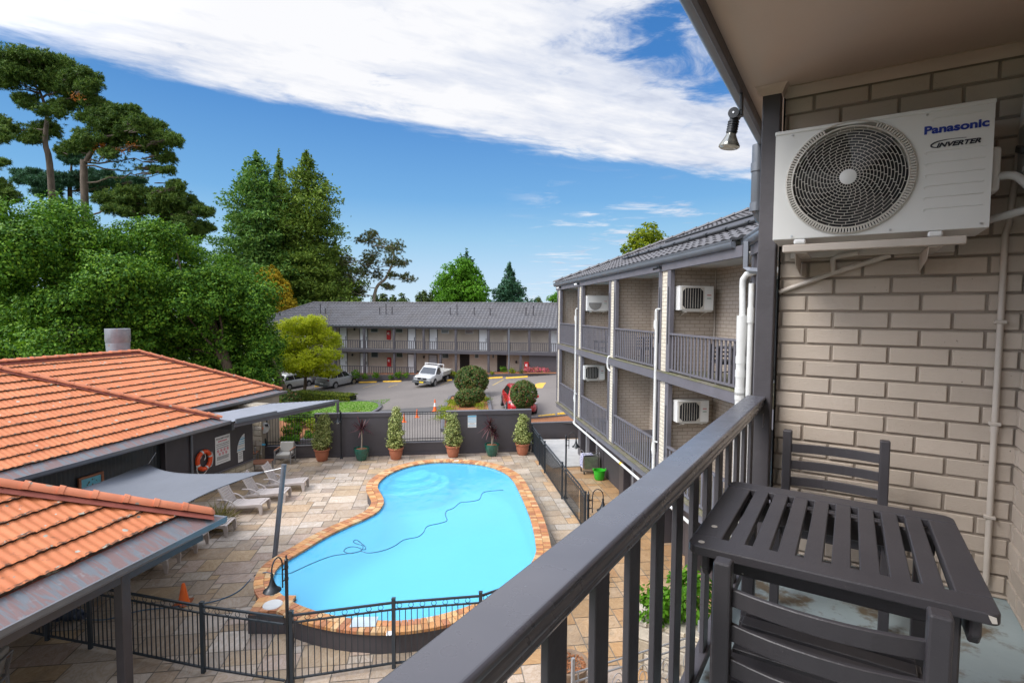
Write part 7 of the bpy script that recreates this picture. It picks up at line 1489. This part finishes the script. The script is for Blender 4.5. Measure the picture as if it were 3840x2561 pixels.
b = MB(); e_ = smooth_path([(x, y, zc(x)+.05) for x, y in lawn[:-1]], 4)
for p, q in zip(e_[:-1], e_[1:]): b.beam(p, q, .22, .16)
tag(b.build('kerb', M['wallcap']), 'curved grey kerb round the lawn', 'kerb')
k = 5000; x = RS.uniform(-15, -9, k); y = RS.uniform(31.2, 39.4, k); P = np.column_stack([x, y, .61+.07*x+.12]); struct(leaves('grass', LM_LIME, None, P, RS.normal(size=(k, 3))+np.array([0, -.6, .3]), .05, .4), 'stuff'); tag(bpy.data.objects['grass'], 'short green grass blades on the lawn', 'grass')
bed = [(-4.5, 38.6), (-3.0, 40.3), (-1.75, 38.3), (-1.35, 33), (-1.0, 27.5), (-3.6, 27.5), (-4.25, 33)]
b = MB(); b.add([(x, y, zc(x)+.12) for x, y in bed], [tuple(range(len(bed)))]); o = struct(b.build('garden_bed', M['mulch']), 'stuff'); tag(o, 'orange mulched garden bed round the clipped bushes', 'garden bed')
b = MB()
for p, q in zip(bed, bed[1:]+bed[:1]): b.beam((p[0], p[1], zc(p[0])+.06), (q[0], q[1], zc(q[0])+.06), .2, .24)
tag(b.build('kerb', M['wallcap']), 'grey kerb round the garden bed with the clipped bushes', 'kerb')
def ground_cover(name, label, pts, mat, size, n, r, h):
    C_ = np.vstack([np.array(p)+RS.normal(size=(n, 3))*np.array([r, r, h*.35])+np.array([0, 0, h*.5]) for p in pts]); o = leaves(name, mat, None, C_, RS.normal(size=C_.shape)*.6+np.array([0, -.3, .7]), size*RS.uniform(.6, 1.3, len(C_)), .5); struct(o, 'stuff'); tag(o, label, 'plants'); return o
rr = random.Random(9)
ground_cover('ground_cover', 'yellow green ground cover in the bed left of the clipped bushes', [(-4.0+rr.uniform(-.25, .5), rr.uniform(30, 37), zc(-4)+.15) for _ in range(26)], LM_YELL, .05, 80, .2, .14)
ground_cover('ground_cover', 'yellow green ground cover in the bed right of the clipped bushes', [(-1.75+rr.uniform(-.3, .2), rr.uniform(30, 36), zc(-1.7)+.15) for _ in range(12)], LM_YELL, .05, 100, .18, .22)
GB = 'small shrubs along the far garden wall'
for i, (x, z_, w_, mt, lab) in enumerate(((350, 940, 60, 'L', 'green clump beside the nose of the silver suv'), (440, 945, 45, 'L', 'second green clump right of the silver suv'), (545, 938, 45, 'L', 'bright green clump between two columns of the ground floor'), (690, 948, 30, 'L', 'small green clump right of the left red hose cabinet'), (770, 935, 50, 'L', 'bright green clump left of the ute'), (850, 935, 40, 'L', 'green clump just left of the ute'), (1300, 920, 40, 'Y', 'yellow green shrub behind the tray of the ute'), (1610, 908, 35, 'Y', 'yellow green shrub right of the big round bush'), (1690, 915, 30, 'Y', 'low yellow shrub right of the big round bush'), (1800, 885, 42, 'L', 'bright green shrub by the dark passage'), (1885, 892, 40, 'Y', 'rounded yellow green shrub right of the dark passage'), (1975, 890, 28, 'R', 'reddish sparse shrub beside the right red hose cabinet'))):
    p = c1(x, z_+20); q = atY(p[0], p[1], 51.5 if x < 1000 else 50); r_ = w_/2.612*q.y/FPX*.75
    bush('shrub', lab, 'bush', q, [((0, 0, r_*.8), (r_, r_*.8, r_*.9))], {'L': LM_GRASS, 'Y': LM_YELL, 'R': LM_TOPI}[mt], .07, .18, 10, 1.1, GB)
p = c1(2120, 895); q = atY(p[0], p[1], 49); bush('flower_bush', 'pink flowering bush by the right red hose cabinet', 'bush', q, [((-.75, 0, .1), (.42, .35, .22)), ((0, 0, .12), (.5, .35, .26)), ((.7, 0, .1), (.42, .35, .22))], LM_PINK, .07, .15, 12, 1.2)
# garden behind the iron fence at left
gp_ = [(-13.5, 24.2), (-8.9, 24.4), (-8.6, 29.5), (-9, 31), (-15, 31)]
b = MB(); b.add([(x, y, .02+.02*(y-24)) for x, y in gp_], [tuple(range(len(gp_)))]); o = struct(b.build('mulch_bed', M['mulch']), 'stuff'); tag(o, 'orange mulch of the small garden behind the left iron fence', 'mulch')
GG = 'plants in the garden behind the iron fence'
for i, (x, y, z, r_, h_, mt, lab) in enumerate(((-11.2, 27, .1, .5, .55, LM_GRASS, 'green shrub behind the left part of the iron fence'), (-10.3, 28.3, .15, .7, .6, LM_YELL, 'yellow green shrub behind the middle of the iron fence'), (-9.4, 29.5, .15, .7, .55, LM_YELL, 'yellow green shrub under the right end of the awning'), (-11.9, 29.5, .15, .8, .8, LM_GRASS, 'larger green shrub at the back of the fenced garden'), (-9.75, 25.4, .45, .26, .32, LM_LIME, 'vivid green strappy plant in the grey planter behind the iron fence'), (-10.35, 25.3, .3, .22, .28, LM_LIME, 'small vivid green plant in the black pot behind the iron fence'), (-8.9, 30.6, .2, .5, .5, LM_YELL, 'sparse yellow shrub beyond the awning corner'), (-10.9, 25.5, .1, .3, .35, LM_GRASS, 'low green shrub near the awning posts'), (-12.3, 26.0, .1, .5, .6, LM_GRASS, 'green shrub beside the hose reel'))):
    bush('shrub', lab, 'bush', (x, y, z), [((0, 0, h_*.7), (r_, r_*.8, h_*.6))], mt, .055, .14, 11, 1.1, GG)
t = thing('planter_box', 'grey planter box behind the iron fence at left', 'planter', (-9.55, 25.35, 0), R(8)); b = MB(); b.prism([(-.55, -.2), (.45, -.2), (.5, .22), (-.5, .22)], 0, .5); b.build('box', pm('grey planter', (.15, .15, .16), .6), t, bevel=.01)
b = MB(); b.box(-.42, .38, -.14, .16, .495, .506); b.build('soil', M['soil'], t)
t = thing('flower_pot', 'square black pot behind the iron fence at left', 'pot', (-10.35, 25.3, 0), R(8)); b = MB(); b.prism([(-.17, -.17), (.17, -.17), (.17, .17), (-.17, .17)], 0, .32); b.build('pot', M['black'], t, bevel=.01); b = MB(); b.box(-.14, .14, -.14, .14, .318, .326); b.build('soil', M['soil'], t)
# spiky grass by the loungers
q = Vector((-8.95, 15.95, 0)); t = thing('spiky_grass', 'dry spiky grass clump beside the third sun lounger', 'plant', q); n_ = 420; a = RS.uniform(0, 2*PI, n_); el = RS.uniform(.25, 1.3, n_); d = np.column_stack([np.cos(a)*np.cos(el), np.sin(a)*np.cos(el), np.sin(el)]); L = RS.uniform(.25, .5, n_)
leaves('foliage', LM_DRY, t, d*L[:, None]+RS.normal(size=(n_, 3))*.05, rdir(n_), L*.9, .03, d)

# ------------------------------------------------------------------ potted plants along the boundary wall
potpos = [(-8.36, 23.25), (-6.65, 23.40), (-5.16, 23.56), (-2.66, 24.02), (-.89, 24.27), (.52, 24.48)]
def terracotta(loc, label):
    t = thing('plant_pot', label, 'pot', loc, 0, 'terracotta pots along the boundary wall')
    b = MB(); b.lathe([(0, 0), (.19, 0), (.225, .04), (.285, .28), (.30, .44), (.335, .46), (.345, .50), (.34, .53), (.305, .535), (.29, .47), (0, .46)], n=28); b.build('pot', M['terracotta'], t, smooth=True, angle=50)
    b = MB(); b.lathe([(0, .475), (.28, .465)], n=18); b.build('soil', M['soil'], t); return t
def varshrub(loc, label, h, r_, lobes):
    rs_ = random.Random(int(h*100)); lobes = lobes+[((rs_.uniform(-r_, r_)*.85*(1-z_/h*.7), rs_.uniform(-.2, .2), z_), (rs_.uniform(.08, .17),)*3) for z_ in [h*(.1+.09*k) for k in range(10)]]; loc = Vector(loc); t = thing('potted_shrub', label, 'shrub', loc, 0, 'variegated shrubs in terracotta pots'); C_, N_ = lobe_leaves([(np.array(c)+np.array(loc), rr_) for c, rr_ in lobes], .13, 1.25, 13, .5); leaves('foliage', LM_VAR, t, C_, N_, .035*RS.uniform(.7, 1.4, len(C_)), .55, None, loc)
    b = MB(); b.tube([(0, 0, -.03), (.02, 0, h*.4), (0, 0, h*.75)], [.03, .02, .01], 6)
    for k in range(8): a = k*2.4; limb(b, (0, 0, h*(.08+.06*k)), (math.cos(a)*r_*.7, math.sin(a)*r_*.7, h*(.22+.07*k)), .012, .005, 0, 4, .1, k)
    b.build('stem', M['bark'], t, smooth=True)
tl = ['terracotta pot left of the black lamp post at the boundary wall', None, 'terracotta pot just left of the gate opening', 'terracotta pot just right of the gate opening', None, 'terracotta pot at the right end of the boundary wall']
sl2 = ['broad variegated shrub left of the black lamp post', None, 'tallest variegated shrub, just left of the gate opening', 'variegated shrub just right of the gate opening', None, 'variegated shrub at the right end of the boundary wall']
shp = [(1.62, .5, [((0, 0, .42), (.40, .38, .42)), ((.06, 0, .85), (.34, .32, .45)), ((.1, 0, 1.25), (.24, .22, .42))]), None, (1.9, .4, [((0, 0, .3), (.36, .34, .34)), ((-.03, 0, .75), (.32, .3, .42)), ((0, 0, 1.2), (.26, .24, .45)), ((.02, 0, 1.6), (.15, .15, .34))]), (1.55, .45, [((0, 0, .4), (.38, .36, .42)), ((-.02, 0, .8), (.32, .3, .42)), ((.0, 0, 1.18), (.2, .2, .36))]), None, (1.45, .42, [((0, 0, .4), (.36, .34, .42)), ((-.04, 0, .8), (.28, .28, .42)), ((-.05, 0, 1.12), (.16, .16, .32))])]
for i, (x, y) in enumerate(potpos):
    if i in (1, 4):
        g = thing('plant_pot', ['', 'green glazed pot right of the black lamp post at the boundary wall', '', '', 'green glazed pot below the white and blue sign side of the wall'][i], 'pot', (x, y, 0), 0, 'green glazed pots along the boundary wall')
        b = MB(); b.lathe([(0, 0), (.2, 0), (.22, .03), (.31, .30), (.33, .42), (.335, .48), (.355, .52), (.345, .55), (.31, .55), (.3, .5), (0, .49)], n=32); b.build('pot', M['green_glaze'], g, smooth=True, angle=60)
        b = MB(); b.lathe([(0, .505), (.3, .497)], n=18); b.build('mulch', M['mulch'], g)
        t = thing('cordyline', ['', 'purple leaved cordyline with one upright head in the left green pot', '', '', 'drooping purple cordyline with two heads in the right green pot'][i], 'plant', (x, y, .5)); b = MB()
        heads = [((.0, 0, .92), 1.0)] if i == 1 else [((-.1, 0, .95), .85), ((.09, 0, .62), .55)]
        for (hx, hy, hz), s_ in heads: b.tube(smooth_path([(0, 0, 0), (hx*.4+.015, 0, hz*.5), (hx, hy, hz)], 4), [.035, .033, .031, .03, .029, .028, .027, .026, .025], 8)
        b.build('stem', M['barkpale'], t, smooth=True); b = MB()
        for hi, ((hx, hy, hz), s_) in enumerate(heads):
            for k in range(46):
                a = k*2.4; up = rng.uniform(-.15, 1.45) if i == 1 else rng.uniform(-.9, 1.2); L = s_*rng.uniform(.45, .75)*(.9 if up > 1 else 1); d = Vector((math.cos(a)*math.cos(up), math.sin(a)*math.cos(up), math.sin(up))); sd_ = Vector((-math.sin(a), math.cos(a), 0)); o_ = Vector((hx, hy, hz+rng.uniform(-.14, .05)))
                rows = []
                for e in range(6): t_ = e/5; c_ = o_+d*(L*t_)+Vector((0, 0, -.22*L*t_*t_*math.cos(up))); w_ = .026*math.sin(PI*(.12+.86*t_))+.003; rows.append([c_-sd_*w_, c_+sd_*w_])
                b.grid(rows)
        b.build('foliage', LM_CORD, t, smooth=True)
    else:
        terracotta((x, y, 0), tl[i]); h, r_, lobes = shp[i]; varshrub((x, y, .47), sl2[i], h, r_, lobes)
# planting below the near balcony
bush('rose_bush', 'leafy rose bush in the tall planter below the near balcony', 'bush', (3.05, 9.55, .9), [((-.25, 0, .35), (.4, .3, .42)), ((.3, 0, .5), (.38, .3, .5))], LM_LIME, .055, .14, 14, 1.1)
q = G(2138, 2500, .5); n_ = 30; P = RS.normal(size=(n_, 3))*np.array([.05, .05, .04])+np.array([-.12, .12, .58]); t = thing('sprout', 'small green sprout in the wide brown mulch pot', 'plant', (q.x-.02, q.y+.1, 0)); leaves('foliage', LM_LIME, t, P, rdir(n_), .045, .5)

# ------------------------------------------------------------------ vehicles (X forward)
def wheel(t, x, y, r, sgn, spokes=5):
    b = MB(); b.tube([(x, y-.1, r), (x, y-.085, r), (x, y+.085, r), (x, y+.1, r)], [r*.9, r, r, r*.9], 22); w_ = b.build('wheel', M['rubber'], t, smooth=True); b = MB(); yo = y+sgn*.1
    b.tube([(x, yo-.004*sgn, r), (x, yo+.004*sgn, r)], [r*.66, r*.62], 20)
    for k in range(spokes*2): a = PI*k/spokes; b.beam((x, yo+.006*sgn, r), (x+math.cos(a)*r*.6, yo+.004*sgn, r+math.sin(a)*r*.6), .05, .012, (0, 1, 0))
    b.build('rim', pm('alloy rim', (.42, .42, .43), .35, .06, 8, metal=.7), w_)
def loft(b, secs):
    m = len(secs[0]); vs = [p for s in secs for p in s]; fs = [(i*m+j, i*m+(j+1) % m, (i+1)*m+(j+1) % m, (i+1)*m+j) for i in range(len(secs)-1) for j in range(m)]
    return b.add(vs, fs+[tuple(range(m))[::-1], tuple((len(secs)-1)*m+k for k in range(m))])
def bodysec(x, w, zb, zt, crown=.03):
    h = zt-zb; half = [(w*.86, zb), (w*.97, zb+.10*h), (w, zb+.30*h), (w*.985, zb+.60*h), (w*.955, zb+.86*h), (w*.88, zt-.01), (w*.5, zt+crown)]
    return [(x, y, z) for y, z in half]+[(x, -y, z) for y, z in half[::-1]]
def carpaint(name, col): return pm(name, col, .28, .03, 2, coat=.8, spec=.6)
def panel(b, pts, n): b.add([Vector(p)+Vector(n)*.006 for p in pts], [tuple(range(len(pts)))])
def car(name, label, cat, loc, rz, paint, secs, gh, wh, feats):
    t = thing(name, label, cat, loc, rz); b = MB(); loft(b, [bodysec(*s) for s in secs]); b.build('body', paint, t, smooth=True, angle=38)
    (xb0, xb1, wb, zb), (xt0, xt1, wt, zt) = gh      # base front/rear x, width, z ; top
    b = MB(); base = [(xb0, wb), (xb0, -wb), (xb1, -wb), (xb1, wb)]; mid = [(xt0+.12*(xb0-xt0), wt*1.04), (xt0+.12*(xb0-xt0), -wt*1.04), (xt1+.12*(xb1-xt1), -wt*1.04), (xt1+.12*(xb1-xt1), wt*1.04)]; top = [(xt0-.15, wt*.9), (xt0-.15, -wt*.9), (xt1+.15, -wt*.9), (xt1+.15, wt*.9)]
    loft(b, [[(x, y, zb-.06) for x, y in base], [(x, y, zt-.10) for x, y in mid], [(x, y, zt) for x, y in top]]); b.build('roof', paint, t, smooth=True, angle=20, bevel=.03, seg=2)
    def lerp(a, c, q): return a+(c-a)*q
    z0, z1 = zb+.01, zt-.14; q0, q1 = (z0-zb+.06)/(zt-.10-zb+.06), (z1-zb+.06)/(zt-.10-zb+.06)
    def P(i, q): return (lerp(base[i][0], mid[i][0], q), lerp(base[i][1], mid[i][1], q))
    F0, F1, B0, B1 = P(0, q0), P(0, q1), P(3, q0), P(3, q1)
    b = MB(); panel(b, [(F0[0], F0[1]*.9, z0), (F0[0], -F0[1]*.9, z0), (F1[0], -F1[1]*.9, z1), (F1[0], F1[1]*.9, z1)], (.8, 0, .6)); b.build('windscreen', M['glass'], t)
    b = MB(); panel(b, [(B0[0], B0[1]*.86, z0), (B0[0], -B0[1]*.86, z0), (B1[0], -B1[1]*.86, z1), (B1[0], B1[1]*.86, z1)], (-.8, 0, .6)); b.build('rear_window', M['glass'], t)
    for s in (1, -1):
        n_ = feats.get('side', 2); b = MB(); xa0, xa1 = F0[0]-.12, F1[0]-.08; xc0, xc1 = B0[0]+.14, B1[0]+.12
        for k in range(n_):
            f0, f1 = k/n_+.015, (k+1)/n_-.015; panel(b, [(lerp(xa0, xc0, f0), s*F0[1]*1.0, z0), (lerp(xa0, xc0, f1), s*F0[1]*1.0, z0), (lerp(xa1, xc1, f1), s*F1[1]*1.0, z1), (lerp(xa1, xc1, f0), s*F1[1], z1)], (0, s, .25))
        b.build('side_window', M['glass'], t)
    W_ = secs[len(secs)//2][1]
    for x in wh[0]:
        for s in (1, -1):
            b = MB(); pts = [(x+(wh[1]+.05)*math.cos(PI*k/14), (wh[1]+.02)+(wh[1]+.05)*math.sin(PI*k/14)) for k in range(15)]; b.prism(pts+[(x-wh[1]-.05, .22), (x+wh[1]+.05, .22)], min(s*(W_+.004), s*(W_-.2)), max(s*(W_+.004), s*(W_-.2)), 'xzy'); b.build('wheel_arch', M['rubber'], t)
            wheel(t, x, s*(W_-.06), wh[1], s)
    for nm, mt, boxes in feats['boxes']:
        b = MB()
        for bx in boxes: b.box(*bx)
        b.build(nm, mt, t, bevel=.008)
    return t
silver, whitep, redp = carpaint('silver car paint', (.30, .305, .315)), carpaint('white car paint', (.58, .58, .57)), carpaint('red car paint', (.42, .008, .015))
chrome = plain('bright lamp', (.62, .64, .66), .12, .6); tail = plain('tail lamp', (.16, .008, .012), .2); bump_ = pm('grey bumper', (.10, .105, .11), .5, .08, 4)
def tilt(t, rz): t.rotation_euler = (math.atan(.07)*math.sin(rz)*1.0, -math.atan(.07)*math.cos(rz), rz)
h = math.atan2(2.3, .95); x, y = -16.75, 50.9
t = car('parked_suv', 'silver suv parked nose first by the far garden wall', 'car', (x, y, zc(x)), h, silver, [(-2.14, .74, .42, .92), (-2.05, .86, .30, 1.02), (-1.5, .90, .25, 1.04), (0, .905, .24, 1.0), (.9, .90, .25, .98), (1.5, .89, .26, .94), (1.95, .84, .28, .82), (2.14, .70, .36, .66)], ((1.05, -1.98, .80, 1.0), (.30, -1.45, .60, 1.60)), ((-1.28, 1.30), .33),
    {'side': 3, 'boxes': [('tail_light', tail, [(-2.13, -2.0, .52, .80, .84, .96), (-2.13, -2.0, -.80, -.52, .84, .96)]), ('rear_bumper', bump_, [(-2.17, -2.0, -.72, .72, .26, .44)]), ('number_plate', M['white'], [(-2.172, -2.15, -.19, .19, .48, .59)]), ('tailgate_trim', plain('dark trim', (.02, .02, .022), .3), [(-2.165, -2.1, -.45, .45, .66, .70)]), ('roof_rail', silver, [(-1.3, .1, .56, .60, 1.61, 1.65), (-1.3, .1, -.60, -.56, 1.61, 1.65)]), ('mirror', silver, [(.72, .84, .88, 1.06, 1.0, 1.13), (.72, .84, -1.06, -.88, 1.0, 1.13)]), ('headlight', chrome, [(1.86, 2.02, .5, .8, .68, .80), (1.86, 2.02, -.8, -.5, .68, .80)])]}); tilt(t, h)
h = R(66); x, y = -21.4, 51.7
t = car('parked_hatchback', 'white hatchback half hidden by the lime maple and the orange roof', 'car', (x, y, zc(x)), h, whitep, [(-1.98, .72, .4, .85), (-1.9, .83, .28, .95), (-1.3, .86, .24, .97), (.2, .865, .23, .95), (1.1, .86, .24, .90), (1.7, .80, .26, .80), (1.98, .66, .34, .62)], ((1.05, -1.85, .77, .95), (.2, -1.3, .57, 1.48)), ((-1.2, 1.25), .31),
    {'side': 2, 'boxes': [('tail_light', tail, [(-1.96, -1.84, .56, .78, .78, .98), (-1.96, -1.84, -.78, -.56, .78, .98)]), ('headlight', chrome, [(1.66, 1.84, .45, .76, .64, .76), (1.66, 1.84, -.76, -.45, .64, .76)]), ('mirror', whitep, [(.7, .8, .84, 1.0, .94, 1.06), (.7, .8, -1.0, -.84, .94, 1.06)])]}); tilt(t, h)
h = math.atan2(-.975, -.225); x, y = -7.2, 48.0; plate = pm('yellow number plate', (.75, .55, .02), .5, .05)
ymat = plain('dark grille', (.015, .015, .017), .4)
t = car('parked_ute', 'white ute with silver drop side tray and yellow number plate, facing the camera', 'ute', (x, y, zc(x)), h, whitep, [(-.2, .86, .42, 1.04), (.3, .87, .38, 1.06), (1.0, .87, .38, 1.06), (1.35, .865, .40, 1.05), (2.1, .85, .42, 1.0), (2.42, .80, .44, .92), (2.5, .70, .5, .80)], ((1.45, -.15, .80, 1.06), (.62, .0, .64, 1.70)), ((-1.5, 1.58), .36),
    {'side': 1, 'boxes': [('bumper', bump_, [(2.36, 2.60, -.84, .84, .40, .66)]), ('bumper_intake', ymat, [(2.58, 2.612, -.42, .42, .54, .62)]), ('grille', ymat, [(2.44, 2.53, -.42, .42, .70, .88)]), ('grille_badge', chrome, [(2.525, 2.54, -.08, .08, .76, .84)]), ('headlight', chrome, [(2.36, 2.505, .46, .78, .70, .90), (2.36, 2.505, -.78, -.46, .70, .90)]), ('number_plate', plate, [(2.60, 2.62, -.19, .19, .44, .56)]), ('mirror', plain('black mirror', (.02, .02, .02), .4), [(1.05, 1.15, .86, 1.08, 1.08, 1.26), (1.05, 1.15, -1.08, -.86, 1.08, 1.26)]),
     ('tray', pm('aluminium tray', (.48, .47, .44), .5, .1, 3, metal=.3), [(-2.65, -.26, -.92, .92, .74, .80), (-2.65, -.26, .89, .92, .80, 1.12), (-2.65, -.26, -.92, -.89, .80, 1.12), (-2.65, -2.62, -.89, .89, .80, 1.12)]), ('headboard', M['white'], [(-.30, -.26, -.92, -.87, .8, 1.82), (-.30, -.26, .87, .92, .8, 1.82), (-.30, -.26, -.87, .87, 1.76, 1.82), (-.30, -.26, -.87, .87, .8, 1.15), (-.26, .5, -.6, -.56, 1.76, 1.80), (-.26, .5, .56, .60, 1.76, 1.80)]), ('chassis', M['rubber'], [(-2.6, .2, -.4, .4, .5, .73)])]}); tilt(t, h)
h = math.atan2(-.993, .12); x, y = .38, 32.3
t = car('parked_hatchback', 'shiny red hatchback facing the camera behind the clipped ball tree', 'car', (x, y, zc(x)), h, redp, [(-2.1, .72, .4, .9), (-2.0, .85, .28, 1.0), (-1.3, .88, .24, 1.0), (.2, .885, .23, .98), (1.05, .88, .24, .97), (1.7, .85, .26, .86), (2.0, .76, .28, .74), (2.14, .58, .34, .62)], ((1.15, -1.95, .79, .98), (.25, -1.3, .58, 1.50)), ((-1.3, 1.3), .32),
    {'side': 2, 'boxes': [('headlight', chrome, [(1.72, 1.98, .50, .83, .68, .80), (1.72, 1.98, -.83, -.50, .68, .80)]), ('grille', ymat, [(2.02, 2.15, -.42, .42, .40, .56)]), ('fog_light', chrome, [(1.95, 2.06, .55, .7, .38, .46), (1.95, 2.06, -.7, -.55, .38, .46)]), ('mirror', redp, [(.86, .98, .87, 1.06, .98, 1.12), (.86, .98, -1.06, -.87, .98, 1.12)])]}); tilt(t, h)

sc.view_settings.view_transform = 'Standard'; sc.view_settings.look = 'None'; sc.view_settings.gamma = 1; sc.view_settings.exposure = .6
sc.render.engine = 'CYCLES'; sc.render.resolution_x = 1024; sc.render.resolution_y = 682
